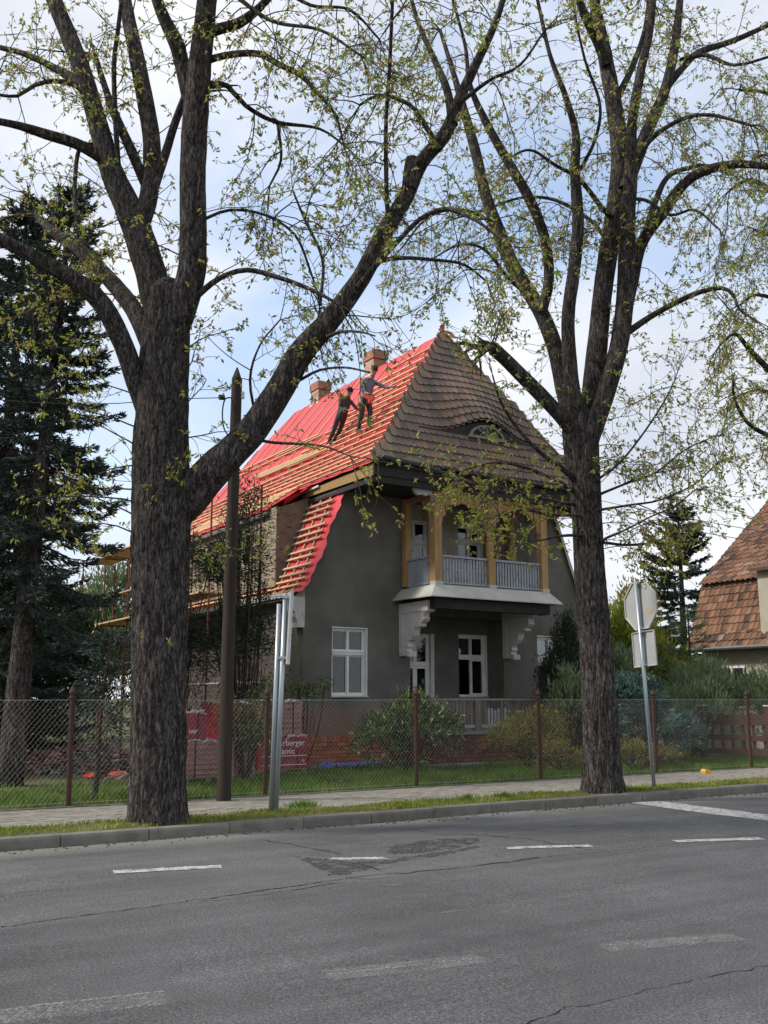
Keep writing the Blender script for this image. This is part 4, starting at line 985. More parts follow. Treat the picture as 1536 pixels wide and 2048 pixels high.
def post(x, y, w, turned=False):
    if not turned: return MB().box(x - w / 2, x + w / 2, y - w / 2, y + w / 2, 4.28, 6.46).build('post', M['timber'], bal)
    m = MB().box(x - w / 2, x + w / 2, y - w / 2, y + w / 2, 4.28, 4.95); m.box(x - w / 2, x + w / 2, y - w / 2, y + w / 2, 5.75, 6.46)
    pr = [(4.95, .105), (4.98, .08), (5.03, .105), (5.08, .085), (5.2, .1), (5.3, .1), (5.36, .078), (5.42, .1), (5.47, .08), (5.55, .09), (5.68, .1), (5.72, .08), (5.75, .1)]
    m.tube([(x, y, z) for z, r in pr], [r for z, r in pr], 16); return m.build('post', M['timber'], bal)
post(PXs[0], BY, .2); post(PXs[1], BY, .2, True); post(PXs[2], BY, .2); post(PXs[0] - .02, HY - .12, .17); post(PXs[2] + .02, HY - .12, .17); post(PXs[0] + .02, BY + .2, .1); post(16.06, HY + .3, .18)
MB().box(12.98, 16.52, BY - .09, BY + .09, 6.34, 6.44).build('head_beam', M['timber'], bal)
for x in (13.08, 16.41): MB().box(x - .08, x + .08, BY + .1, HY - .2, 6.34, 6.44).build('side_beam', M['timber'], bal)
# carved valance: scroll-cut boards between posts
def valance(x0, x1, y):
    w_ = x1 - x0; pts = [(x0, 6.35)]
    half = [(0, 5.72), (.05, 5.70), (.085, 5.78), (.09, 5.88), (.14, 5.87), (.17, 5.93), (.15, 6.0), (.2, 6.02), (.24, 6.1), (.3, 6.17), (.36, 6.21), (.41, 6.17), (.44, 6.13), (.48, 6.17), (.5, 6.21), (.54, 6.17), (.58, 6.2), (.62, 6.235)]
    sc = w_ / 1.38; L_ = [(x0 + a * sc, b) for a, b in half]; Rr = [(x1 - a * sc, b) for a, b in half][::-1]
    low = L_ + [((x0 + x1) / 2, 6.22)] + Rr
    m = MB()
    for (a, b), (c, d) in zip(low[:-1], low[1:]): 
        if c - a > 1e-4: m.prism([(a, 6.35), (a, b), (c, d), (c, 6.35)], lambda p, q, t: (p, t, q), y - .035, y + .035)
    return m.build('valance', M['timber'], bal)
valance(PXs[0] + .1, PXs[1] - .1, BY); valance(PXs[1] + .1, PXs[2] - .1, BY)
# scroll brackets reaching out under the eave, and on the side bay
for x, sgn, mt in ((PXs[0], -1, 'timber'), (PXs[2], 1, 'timber')):
    MB().prism([(0, 5.75), (.1, 5.85), (.16, 6.02), (.28, 6.14), (.4, 6.2), (.44, 6.28), (.38, 6.34), (.3, 6.3), (.24, 6.36), (0, 6.36)], lambda a, b, t: (x + t, BY + .1 + a, b), -.05, .05).build('knee_brace', M[mt], bal)
MB().prism([(0, 6.2), (.02, 6.32), (.12, 6.36), (.2, 6.3), (.3, 6.34), (.42, 6.3), (.5, 6.36), (.55, 6.46), (0, 6.46)], lambda a, b, t: (PXs[0] - .1 - a, BY + t, b), -.05, .05).build('scroll', M['whitewood'], bal)
# railings, each baluster a piece
def rail(p, q, n, nm='baluster', z0=4.3, z1=4.88, mat='greypaint', topmat='greypaint', thick=.022, wfrac=.62):
    p = np.array(p, float); q = np.array(q, float); d = q - p; L = np.linalg.norm(d); d /= L; nrm = np.array([-d[1], d[0], 0])
    beampiece('top_rail', M[topmat], bal, (*p, z1 + .035) if len(p) == 2 else p + (0, 0, z1 + .035), q + (0, 0, z1 + .035), .085, .05)
    beampiece('bottom_rail', M[topmat], bal, p + (0, 0, z0 - .02), q + (0, 0, z0 - .02), .06, .045)
    for i in range(n):
        c = p + d * L * (i + .5) / n; piece(nm, M[mat], bal, c + (0, 0, (z0 + z1) / 2), (d, nrm, (0, 0, 1)), (L / n * wfrac, thick, z1 - z0))
rail((PXs[0] + .1, BY, 0), (PXs[1] - .1, BY, 0), 16); rail((PXs[1] + .1, BY, 0), (PXs[2] - .1, BY, 0), 17); rail((PXs[0] - .03, BY + .25, 0), (PXs[0] - .03, HY - .2, 0), 12); rail((PXs[2] + .03, BY + .1, 0), (PXs[2] + .03, HY - .2, 0), 13)
# carved white brackets below
BP = [(20.0, 3.84), (18.79, 3.84), (18.79, 3.6), (18.95, 3.59), (18.98, 3.5), (18.94, 3.44), (19.0, 3.38), (19.1, 3.34), (19.1, 3.28), (19.2, 3.25), (19.31, 3.28), (19.36, 3.2), (19.40, 3.08), (19.5, 2.98), (19.62, 2.95), (19.66, 2.88), (19.62, 2.82), (19.68, 2.76), (19.68, 2.72), (19.6, 2.70), (19.6, 2.62), (20.0, 2.60)]
for x in (13.0, 16.2):
    k = MB(); 
    # triangulated as vertical slices so the concave outline stays clean
    ys_ = sorted({p[0] for p in BP}); 
    k.prism(BP, lambda a, b, t: (t, a, b), x - .06, x + .12); kb_ = k.build('bracket', M['whitewood'], house)
    MB().box(x - .08, x + .14, 18.76, HY - .003, 3.62, 3.858).build('bracket_cap', M['whitewood'], kb_)
    MB().box(x - .075, x + .135, 19.83, HY - .003, 2.66, 3.62).build('bracket_back', M['whitewood'], kb_)
    MB().box(x - .075, x + .135, 19.55, 19.66, 2.58, 2.70).build('bracket_foot', M['whitewood'], kb_)

# ---- ground floor veranda
ve = holder('veranda', house)
MB().box(12.95, 16.45, BY - .06, HY + .62, .78, .86).build('floor_slab', M['slab'], ve)
vb = MB().box(12.98, 16.42, BY - .0, BY + .12, .1, .78).build('base_backing', M['mortar'], ve)
for x in (13.04, 16.36): MB().box(x - .06, x + .06, BY + .12, HY, .1, .78).build('base_side', M['brickold'], ve)
bricks(ve, M['brickold'], 12.96, 16.44, BY, .1, 6)
MB().box(12.6, 16.2, BY - .75, BY - .15, .1, .16).build('step', M['slab'], ve)
for x in (12.97, 14.22, 15.42, 16.38): MB().box(x - .075, x + .075, BY - .06, BY + .09, .862, 1.56).build('post', M['oldwood'], ve)
MB().box(12.9, 16.46, BY - .07, BY + .08, 1.56, 1.61).build('handrail', M['oldwood'], ve)
MB().box(13.05, 16.3, BY - .03, BY + .03, .93, 1.0).build('bottom_rail', M['greypaint'], ve)
for a, b in ((13.07, 14.12), (14.32, 15.32), (15.52, 16.28)):
    n = int((b - a) / .1)
    for i in range(n):
        x = a + (i + .5) * (b - a) / n; zt = 1.555
        if 14.4 < x < 15.1: zt = rng.choice([1.2, 1.28, 1.33, 1.38, 1.555])
        bpiece('picket', M['oldwood'] if zt > 1.5 else M['greypaint'], ve, x - .03, x + .03, BY - .012, BY + .012, 1.0, zt)
Pn = [onY(*p, HY + .655) for p in ((829, 1425), (836, 1421), (842, 1416), (846, 1410), (849, 1405))]
strip = MB(); strip.add([q for i, p in enumerate(Pn) for q in ((p[0], p[1], p[2] + (.05 if i < 4 else .0)), (p[0], p[1], p[2] - (.05 if i < 4 else 0)), (p[0], p[1] - .006, p[2]))], np.array([[3 * i, 3 * i + 3, 3 * i + 5, 3 * i + 2] for i in range(4)] + [[3 * i + 2, 3 * i + 5, 3 * i + 4, 3 * i + 1] for i in range(4)]))
tag(strip.build('plastic_strip', M['redtool'], origin=tuple(Pn[2])), 'curved bright red strip stuck to the white veranda door', 'plastic strip')

# ------------------------------------------------------------------ horse chestnuts
def bark_tube(mb, P, R, n, amp, zscale=1.0, seed=0, flare=None, famp=1.0):
    """tube with real furrows; P (k,3), R (k)"""
    P = np.asarray(P); k = len(P); T = np.gradient(P, axis=0); T /= np.linalg.norm(T, axis=1)[:, None]
    ref = np.array([RT[0], RT[1], 0.0]); A = np.cross(T, np.cross(ref, T)); A /= np.linalg.norm(A, axis=1)[:, None] + 1e-9
    if abs((T.mean(0) / np.linalg.norm(T.mean(0))) @ ref) > .95: A = np.cross(T, ZZ); A /= np.linalg.norm(A, axis=1)[:, None]
    B = np.cross(T, A); a = np.arange(n) * 2 * math.pi / n; V = np.zeros((k, n, 3)); s = np.concatenate([[0], np.cumsum(np.linalg.norm(np.diff(P, axis=0), axis=1))])
    for i in range(k):
        for j in range(n):
            c, d = math.cos(a[j]), math.sin(a[j]); r = R[i]
            q = (c * 9 * r + seed, d * 9 * r, s[i] * 1.1)
            rid = 1 - 2 * abs(mnoise.noise((q[0] * 2.4, q[1] * 2.4, q[2] * 1.5)))
            big = mnoise.noise((c * 1.3 + seed, d * 1.3, s[i] * .55))
            fl = 0
            if flare and s[i] < flare: fl = (1 - s[i] / flare) ** 2 * (.06 + .09 * math.sin(a[j] * 5 + 1.1)) * famp
            rr = r * (.97 + amp * (rid - .45) * 1.1 + .06 * big + fl)
            V[i, j] = P[i] + rr * (c * A[i] + d * B[i])
    i = np.arange(k - 1)[:, None] * n; j = np.arange(n)[None, :]; j2 = (j + 1) % n
    mb.add(V.reshape(-1, 3), np.stack([i + j, i + j2, i + n + j2, i + n + j], -1).reshape(-1, 4))
    return mb
def trace(pts, D0, d0=0.0, d1=0.0, step=.12, slim=.86):
    """surveyed limb: (px, py, width px) at depth D0 plus an offset growing from d0 to d1"""
    n = len(pts); Q = []
    for i, (x, y, w_) in enumerate(pts):
        D = D0 + d0 + (d1 - d0) * (i / (n - 1)) ** 1.2; p = onD(x, y, D); dist = (p - CC) @ FW; wf_ = (w_ * slim if w_ > 58 else w_ * .8) if w_ > 24 else w_ * (.58 + .28 * w_ / 24); Q.append((*p, wf_ / 2 * dist / FPX))
    return spline(Q, step)
def unit(v): return v / (np.linalg.norm(v) + 1e-9)
class Crown:
    def __init__(s, seed): s.tw = MB(); s.lp = []; s.ld = []; s.ll = []; s.rg = np.random.default_rng(seed); s.nt = 0
    def cluster(s, p, d, scale=1.0):
        rg = s.rg; n = rg.integers(3, 6)
        for _ in range(n):
            v = d * .5 + rg.normal(size=3) * .75; v[2] -= .35; s.lp.append(p + rg.normal(size=3) * .012); s.ld.append(unit(v)); s.ll.append(rg.uniform(.045, .095) * scale)
    def twig(s, p, d, L, r, droop, lev, leafy=1.0, lscale=1.0):
        rg = s.rg; n = 6 if lev == 1 else 5; P = [p]; step = L / n; d = unit(d); node = []
        bend = rg.normal(size=3) * .22
        for i in range(n):
            t = (i + 1) / n; g = -droop * (1 - 1.7 * t if t > .55 else 1) * .35
            d = unit(d + bend * .5 + np.array([0, 0, g]) + rg.normal(size=3) * .14); P.append(P[-1] + d * step); node.append(d)
        P = np.array(P); s.tw.tube(P, np.linspace(r, max(r * .35, .003), n + 1), 4 if r > .008 else 3, False); s.nt += 1
        return P, node
    def branch(s, p, d, L, r, droop=.5, leafy=1.0, kids=None):
        P, nd = s.twig(p, d, L, r, droop, 1); rg = s.rg; k = kids if kids is not None else max(4, int(L * 7.5))
        for _ in range(k):
            i = rg.uniform(.15, 1) * (len(P) - 1); a = int(min(i, len(P) - 2)); q = P[a] + (P[a + 1] - P[a]) * (i - a); dd = nd[min(a, len(nd) - 1)]
            side = unit(np.cross(dd, rg.normal(size=3))); L2 = rg.uniform(.18, .62) * (.6 + .4 * min(L, 2) / 2)
            P2, nd2 = s.twig(q, dd * .75 + side * .8, L2, max(.004, r * .45), droop * 1.1, 2)
            s.cluster(P2[-1], nd2[-1])
            for jj in range(1, len(P2) - 1):
                if rg.uniform() < .2 * leafy: s.cluster(P2[jj], unit(nd2[jj] + rg.normal(size=3) * .5), .8)
            if L2 > .4 and rg.uniform() < .6:
                side = unit(np.cross(nd2[2], rg.normal(size=3))); P3, nd3 = s.twig(P2[2], nd2[2] * .6 + side, L2 * .5, .004, droop, 2); s.cluster(P3[-1], nd3[-1])
        s.cluster(P[-1], nd[-1])
    def dress(s, L, dens, lenr=(.6, 1.7), start=.1, droop=.5, leafy=1.0):
        """side branches along a traced limb L (k,4)"""
        rg = s.rg; seg = np.linalg.norm(np.diff(L[:, :3], axis=0), axis=1); tot = seg.sum(); cum = np.concatenate([[0], np.cumsum(seg)])
        for _ in range(int(tot * dens * 2.4)):
            u = rg.uniform(start, 1) * tot; i = min(int(np.searchsorted(cum, u)), len(L) - 1); i = max(i, 1); p = L[i, :3]; d = unit(L[i, :3] - L[i - 1, :3]); r = L[i, 3]
            side = unit(np.cross(d, rg.normal(size=3))); side[2] += .15
            bl = rg.uniform(*lenr); rb = min(max(.004 + .005 * bl, .006), r * .8)
            s.branch(p + side * r * .6, d * rg.uniform(.1, .8) + side, bl, rb, droop * rg.uniform(.4, 1.5), leafy)
        p, d = L[-1, :3], unit(L[-1, :3] - L[-3, :3])
        for _ in range(3): s.branch(p, d + rg.normal(size=3) * .35, rg.uniform(*lenr), max(L[-1, 3] * .6, .008), droop, leafy)
    def finish(s, tree, scale=1.0):
        s.tw.build('twigs', M['twig'], tree, kind='stuff')
        P = np.array(s.lp); D = np.array(s.ld); L = np.array(s.ll)
        MB().leaves(P, D, L * scale, L * .40 * scale, s.rg, .5).build('leaves', M['chestnut'], tree, kind='stuff')
        print('crown', tree.name, 'twigs', s.nt, 'leaves', len(P))

def chestnut(label, base, D0, trunk, limbs, seed, extra=()):
    tree = thing('chestnut_tree', base, label, 'tree', 'horse chestnuts along the street')
    t = trace(trunk, D0, 0, 0, .06, .94); m = MB(); bark_tube(m, t[:, :3], t[:, 3], 96, .09, seed=seed, flare=.55 if seed != 29 else .8, famp=1.0 if seed != 29 else 2.0); m.build('trunk', M['bark'], tree, smooth=True)
    cr = Crown(seed)
    for pts, d0, d1, dens, lenr, start, droop in limbs:
        L = trace(pts, D0, d0, d1); w0 = L[0, 3]; m = MB(); n = 40 if w0 > .15 else (24 if w0 > .07 else 10)
        if n > 12: bark_tube(m, L[:, :3], L[:, 3], n, .07, seed=seed + len(pts))
        else: m.tube(L[:, :3], L[:, 3], n, False)
        m.build('limb', M['bark'], tree, smooth=True)
        if dens > 0: cr.dress(L, dens, lenr, start, droop)
    for f in extra: f(cr, tree)
    return tree, cr

S_ = (.4, 1.1); M_ = (.5, 1.5); B_ = (.7, 2.0)
D1 = 12.36; D2 = 16.16
TR1 = [(317, 1665, 128), (316, 1640, 124), (316, 1600, 120), (318, 1500, 117), (318, 1400, 116), (319, 1300, 116), (321, 1200, 120), (323, 1100, 124), (323, 1000, 123), (322, 900, 118), (325, 800, 108), (329, 700, 100), (334, 630, 94), (338, 585, 84), (340, 562, 50)]
LIM1 = [
    # right stem, left stem, middle stem
    ([(340, 740, 44), (348, 670, 66), (364, 610, 72), (382, 550, 68), (386, 480, 64), (385, 350, 60), (392, 220, 60), (402, 110, 56), (414, 0, 50), (420, -90, 44)], 0, -.5, .35, M_, .1, .5),
    ([(330, 740, 44), (326, 670, 66), (314, 600, 74), (294, 522, 72), (262, 430, 66), (226, 350, 58), (196, 250, 50), (160, 130, 46), (112, 10, 40), (80, -80, 34)], 0, .3, .5, M_, .2, .5),
    ([(276, 460, 48), (298, 390, 46), (304, 300, 44), (292, 210, 42), (268, 90, 38), (250, 0, 32), (240, -80, 28)], .05, .9, .7, M_, .2, .5),
    ([(380, 200, 40), (362, 120, 40), (352, 85, 40), (328, 35, 32), (308, -20, 28), (296, -80, 24)], -.2, -.7, .6, M_, .2, .5),
    ([(300, 400, 26), (330, 310, 22), (352, 240, 20), (372, 190, 20)], .2, .1, .5, S_, .2, .5),
    ([(296, 380, 26), (262, 300, 24), (232, 235, 22), (212, 180, 18), (190, 110, 14)], .2, .9, 1.6, M_, .2, .5),
    ([(238, 350, 14), (231, 240, 14), (228, 130, 13), (236, 60, 12), (246, -30, 10)], .1, -.3, 1.2, S_, .3, .4),
    # left limbs
    ([(292, 830, 44), (272, 765, 50), (246, 690, 50), (205, 610, 48), (150, 560, 44), (70, 515, 38), (0, 478, 32), (-80, 440, 26)], 0, -1.2, 1.1, B_, .25, .9),
    ([(300, 690, 48), (268, 620, 46), (220, 560, 40), (160, 500, 34), (110, 466, 24), (70, 430, 16)], .05, 1.6, 1.4, B_, .25, .7),
    ([(210, 322, 30), (188, 306, 30), (150, 286, 28), (90, 268, 24), (40, 252, 20), (-30, 238, 18), (-90, 230, 16)], .1, -.8, 1.4, M_, .15, .6),
    ([(168, 176, 26), (148, 158, 24), (120, 142, 20), (60, 112, 16), (0, 95, 14), (-60, 84, 12)], .2, .9, 1.5, M_, .15, .6),
    ([(166, 182, 16), (146, 168, 15), (110, 162, 13), (70, 170, 12), (35, 192, 10), (0, 190, 9), (-40, 186, 8)], .2, -.6, 1.4, M_, .2, .8),
    ([(202, 288, 14), (180, 290, 14), (158, 300, 12), (150, 360, 12), (152, 420, 10), (160, 470, 8)], .2, -.2, 1.4, S_, .2, .8),
    # the long arching limb to the right
    ([(335, 1075, 40), (352, 1035, 74), (376, 1000, 90), (402, 968, 90), (432, 936, 84), (500, 868, 72), (555, 788, 66), (602, 706, 61), (660, 640, 56), (722, 556, 50), (770, 462, 46), (812, 392, 41), (842, 326, 37), (890, 268, 36), (920, 196, 28), (952, 128, 22), (990, 48, 18), (1015, -30, 14)], .1, -1.2, .75, M_, .32, .8),
    ([(818, 380, 40), (822, 345, 40), (824, 318, 34)], -.72, -.7, 0, S_, 0, 0),
    ([(906, 250, 24), (894, 180, 20), (868, 118, 16), (838, 50, 13), (818, -20, 10)], -.9, -.2, 1.8, M_, .1, .6),
    ([(776, 428, 14), (773, 380, 13), (772, 250, 12), (780, 120, 11), (786, -20, 10)], -.7, -1.3, 1.7, M_, .15, .5),
    ([(716, 575, 18), (752, 530, 16), (800, 478, 14), (840, 438, 13), (890, 418, 12), (950, 440, 10), (990, 470, 8)], -.6, -1.8, 1.6, M_, .2, .9),
    ([(740, 525, 16), (800, 516, 12), (870, 520, 10), (930, 530, 8), (975, 565, 6)], -.6, .3, 1.8, M_, .15, 1.0),
    ([(640, 680, 14), (680, 664, 10), (720, 664, 7), (750, 672, 5)], -.4, -1.6, 0, S_, .1, 1.1),
    ([(600, 760, 10), (640, 740, 8), (690, 735, 7), (740, 745, 6)], -.3, -1.2, 0, S_, .1, .9),
    ([(880, 300, 16), (850, 250, 14), (820, 210, 12), (760, 190, 10), (720, 210, 8)], -.9, -.2, 1.6, M_, .1, .8),
    ([(920, 205, 14), (980, 160, 10), (1040, 130, 8), (1090, 60, 6)], -1.0, -2.0, 1.8, M_, .1, .6),
    ([(640, 610, 10), (645, 520, 9), (610, 440, 8), (585, 380, 6)], -.5, .2, 1.6, M_, .2, .6),
    ([(515, 850, 9), (500, 760, 8), (520, 690, 6), (560, 640, 5)], -.1, -.8, 1.8, S_, .2, .5),
    ([(500, 876, 10), (545, 885, 9), (600, 888, 8), (650, 893, 6), (700, 912, 5)], -.1, -1.0, .35, S_, .2, .8),
    # right of the stems
    ([(372, 612, 20), (396, 590, 18), (440, 556, 15), (494, 540, 14), (560, 556, 13), (620, 578, 11), (680, 610, 9)], -.1, -.7, 1.3, M_, .15, .9),
    ([(402, 126, 20), (430, 116, 18), (470, 108, 17), (520, 108, 17), (556, 128, 16), (600, 150, 14), (640, 192, 11), (672, 232, 8), (690, 300, 6)], -.3, -1.2, 1.6, M_, .15, 1.0),
    ([(398, 178, 18), (425, 168, 16), (455, 172, 15), (492, 212, 13), (552, 244, 12), (640, 258, 8), (700, 300, 6)], -.3, .5, 1.5, M_, .15, 1.0),
    ([(405, 78, 28), (432, 60, 27), (478, 46, 24), (520, 14, 20), (560, -30, 16)], -.3, -1.0, 1.3, B_, .2, .9),
    ([(556, 250, 10), (562, 320, 8), (540, 370, 6)], .1, .2, 1.8, M_, .1, 1.2),
    ([(385, 448, 10), (405, 440, 10), (460, 420, 9), (530, 430, 8), (590, 470, 8), (620, 540, 7), (640, 605, 6)], -.2, -.2, 1.5, M_, .1, .9),
    ([(412, -20, 14), (440, -30, 14), (540, 40, 11), (640, 60, 9), (720, 110, 7)], -.4, -1.5, 2.2, M_, .1, .8),
    ([(540, -40, 12), (620, 10, 10), (700, 20, 8), (760, 80, 6)], -.4, .9, 2.2, M_, .1, .8),
]
def sprouts1(cr, tree):
    rg = cr.rg
    # water shoots on the left of the trunk and on its face
    for (x, y, dx, dy, L, dd) in ((286, 800, -.9, .35, 1.0, .0), (286, 860, -1, .2, 1.25, -.2), (286, 930, -1, .05, 1.3, -.3), (286, 980, -1, .12, 1.5, .1), (286, 1040, -.9, .45, 1.2, -.4), (286, 1080, -.8, .6, 1.1, .0), (286, 1120, -.9, .3, .9, -.3), (286, 900, -.8, .5, 1.2, -.5), (286, 1010, -1, .35, 1.5, -.6)):
        p = onD(x, y, D1 - .1); d = RT * dx + ZZ * dy + F0 * dd; cr.branch(p, d, L, .012, .25, 1.0)
    for (x, y, dx, dy, L) in ((300, 1090, .05, 1, 1.35), (300, 1010, .3, .8, .5), (330, 960, .1, .9, .45)):
        p = onD(x, y, D1 - .36); cr.branch(p, RT * dx + ZZ * dy - F0 * .18, L, .009, .05, 1.0, 6)
    for (x, y, dx, dy, L) in ((360, 1120, 1, .6, 1.0), (360, 1180, 1, .55, 1.2), (360, 1080, .8, .3, .7), (360, 820, .7, .8, .9), (360, 880, .8, .5, .8), (360, 700, .8, .6, .9), (360, 760, .6, .9, 1.0)):
        p = onD(x, y, D1 - .15); cr.branch(p, RT * dx + ZZ * dy - F0 * rg.uniform(-.2, .5), L, .011, .2, 1.0)
    for (x, y, dx, dy) in ((322, 1300, -.7, 1.0), (330, 1298, .1, 1), (337, 1300, .4, .8)):
        p = onD(x, y, D1 - .37); P, nd = cr.twig(p, RT * dx + ZZ * dy - F0 * .4, .28 if dx < 0 else .14, .008, 0, 2); cr.cluster(P[-1], nd[-1], .8)
tree1, cr1 = chestnut('large horse chestnut with arching right limb, left street tree', (4.2, 11.85, .1), D1, TR1, LIM1, 11, (sprouts1,))
cr1.finish(tree1, 1.0)
TR2 = [(1207, 1602, 92), (1206, 1580, 88), (1204, 1540, 82), (1201, 1450, 76), (1196, 1350, 72), (1188, 1250, 68), (1180, 1150, 66), (1175, 1050, 64), (1170, 980, 66), (1164, 920, 72), (1160, 870, 76), (1160, 835, 70), (1162, 815, 46)]
LIM2 = [
    ([(1170, 920, 26), (1150, 872, 36), (1116, 826, 37), (1060, 768, 36), (1010, 718, 33), (988, 698, 34)], 0, -.7, .3, S_, .3, .6),
    ([(992, 702, 18), (974, 688, 18), (958, 686, 16)], -.6, -.7, 0, S_, 0, 0),
    ([(1166, 960, 30), (1150, 880, 42), (1130, 790, 42), (1108, 690, 40), (1078, 618, 38), (1028, 536, 36), (1000, 470, 34), (972, 392, 30), (950, 300, 26), (928, 220, 20), (905, 140, 14), (880, 60, 10)], .05, 1.4, .9, M_, .3, .7),
    ([(1084, 625, 26), (1098, 560, 26), (1090, 480, 24), (1060, 400, 24), (1020, 330, 22), (975, 250, 20), (940, 170, 14), (930, 90, 10), (900, -20, 8)], .3, -.9, 1.2, M_, .15, .7),
    ([(1166, 940, 34), (1157, 860, 42), (1141, 745, 38), (1136, 640, 34), (1148, 540, 32), (1156, 450, 30), (1150, 340, 24), (1152, 270, 20), (1130, 190, 16), (1100, 110, 12), (1075, 0, 10)], -.05, -1.3, 1.0, M_, .25, .6),
    ([(1166, 960, 40), (1170, 890, 54), (1186, 780, 56), (1196, 680, 50), (1206, 580, 48), (1222, 470, 48), (1236, 380, 48), (1240, 300, 46), (1226, 200, 40), (1208, 100, 34), (1192, 20, 28), (1180, -70, 24)], 0, .4, .6, M_, .35, .6),
    ([(1166, 980, 34), (1176, 900, 46), (1208, 795, 48), (1236, 700, 46), (1250, 600, 44), (1254, 500, 42), (1256, 420, 38), (1262, 350, 34), (1264, 250, 26), (1280, 150, 22), (1300, 60, 18), (1310, -40, 14)], -.15, -.9, .8, M_, .35, .6),
    ([(1250, 380, 34), (1272, 320, 34), (1300, 250, 30), (1330, 180, 26), (1350, 90, 22), (1360, 0, 18), (1366, -80, 14)], 0, .9, 1.4, M_, .15, .6),
    ([(1236, 680, 30), (1262, 580, 30), (1282, 490, 30), (1322, 430, 30), (1372, 364, 26), (1420, 338, 22), (1480, 328, 20), (1560, 336, 16)], .1, -1.4, 1.2, M_, .25, 1.0),
    ([(1290, 470, 18), (1312, 400, 16), (1340, 350, 14), (1400, 330, 12)], -.2, .9, 1.3, M_, .15, .8),
    ([(1240, 676, 18), (1262, 660, 18), (1300, 634, 16), (1350, 606, 15), (1400, 584, 14), (1444, 576, 12), (1466, 590, 10), (1480, 620, 8), (1510, 640, 6)], -.2, -1.6, 1.3, M_, .25, .9),
    ([(1330, 178, 20), (1370, 130, 18), (1400, 104, 17), (1470, 80, 15), (1560, 40, 12)], .5, 1.6, 1.6, M_, .15, .8),
    ([(1360, 120, 12), (1410, 110, 11), (1470, 130, 9), (1550, 110, 8)], .6, -.5, 1.6, M_, .15, .9),
    ([(1212, 130, 26), (1196, 84, 24), (1174, 40, 22), (1150, -20, 18)], .2, -.4, 1.3, M_, .15, .6),
    ([(1226, 210, 20), (1262, 140, 16), (1290, 60, 14), (1300, -30, 12)], .2, 1.0, 1.6, M_, .15, .6),
    ([(1270, 330, 18), (1300, 280, 15), (1360, 240, 12), (1420, 230, 10), (1500, 250, 8)], 0, -1.2, 1.7, M_, .15, .9),
    ([(1232, 440, 15), (1206, 418, 14), (1160, 360, 12), (1110, 330, 10), (1060, 300, 8), (1010, 320, 6)], .1, -1.5, 1.8, M_, .1, .9),
    ([(1232, 494, 13), (1212, 478, 12), (1180, 440, 11), (1110, 400, 10), (1040, 396, 8), (970, 420, 7), (900, 440, 5)], .1, 1.2, 1.5, M_, .1, .9),
    ([(1070, 600, 12), (1020, 560, 10), (970, 500, 9), (920, 490, 7), (860, 520, 5)], .3, -1.2, 1.6, M_, .1, .9),
    ([(1000, 470, 12), (960, 430, 10), (900, 420, 9), (850, 440, 7), (800, 500, 5)], .7, .0, 1.5, M_, .1, 1.0),
    ([(1240, 400, 12), (1290, 400, 10), (1340, 430, 9), (1390, 420, 8), (1440, 460, 6)], -.1, -1.6, 1.8, M_, .1, 1.0),
    ([(1160, 340, 12), (1190, 280, 10), (1200, 210, 9), (1170, 120, 8), (1150, 30, 6)], -.7, -1.8, 1.8, M_, .1, .6),
    # lower side shoots on the crown base
    ([(1150, 960, 18), (1122, 935, 14), (1080, 905, 11), (1030, 850, 9), (1000, 800, 7), (985, 750, 5)], -.1, -1.2, 1.2, S_, .1, .6),
    ([(1152, 985, 14), (1110, 960, 11), (1050, 935, 9), (990, 925, 7), (930, 940, 5)], -.1, -1.6, 1.9, S_, .1, .5),
    ([(1154, 1010, 12), (1100, 1000, 9), (1040, 985, 8), (980, 970, 6), (920, 965, 5)], -.1, -.8, 1.9, S_, .1, .5),
    ([(1158, 1030, 11), (1100, 1030, 9), (1050, 1020, 7), (1000, 1030, 5)], -.2, -1.4, 2.0, S_, .1, .5),
    ([(1166, 1070, 10), (1120, 1072, 8), (1085, 1080, 6), (1060, 1082, 5)], -.2, -.8, 1.5, (.3, .7), .1, .3),
    ([(1194, 960, 8), (1240, 925, 7), (1290, 862, 6), (1330, 800, 5), (1350, 760, 4)], -.2, -1.2, 3.2, S_, .1, .5),
    ([(1196, 990, 9), (1250, 968, 7), (1310, 946, 6), (1370, 900, 5), (1430, 872, 4)], -.2, .8, 2.8, M_, .1, .5),
    ([(1198, 1020, 9), (1260, 1010, 7), (1320, 1000, 6), (1390, 968, 5), (1430, 930, 4)], -.2, -1.0, 2.8, M_, .1, .5),
    ([(1204, 1080, 8), (1250, 1060, 6), (1300, 1034, 5), (1350, 1012, 5), (1390, 980, 4)], -.2, -1.5, 2.8, S_, .1, .6),
    ([(1206, 1085, 9), (1260, 1090, 8), (1320, 1080, 6), (1370, 1040, 5)], -.2, .5, 2.4, S_, .1, .8),
]
def sprouts2(cr, tree):
    rg = cr.rg
    for i in range(26):
        y = rg.uniform(600, 1110); side = rg.choice([-1, 1]); p = onD(1172 + side * 26 + (1180 - y) * .0, y, D2 - .12)
        cr.branch(p, RT * side + ZZ * rg.uniform(-.1, .8) - F0 * rg.uniform(-.4, .6), rg.uniform(.35, .9), .009, .1, 1.2)
    for i in range(9):
        p = onD(986 + rg.normal(0, 6), 694, D2 - .65); cr.branch(p, RT * rg.normal(0, .4) + ZZ + F0 * rg.normal(0, .4), rg.uniform(.7, 1.6), .009, .0, .8)
tree2, cr2 = chestnut('slender many-stemmed horse chestnut, right street tree beside leaning sign', (11.55, 11.84, .1), D2, TR2, LIM2, 29, (sprouts2,))
cr2.finish(tree2, 1.08)
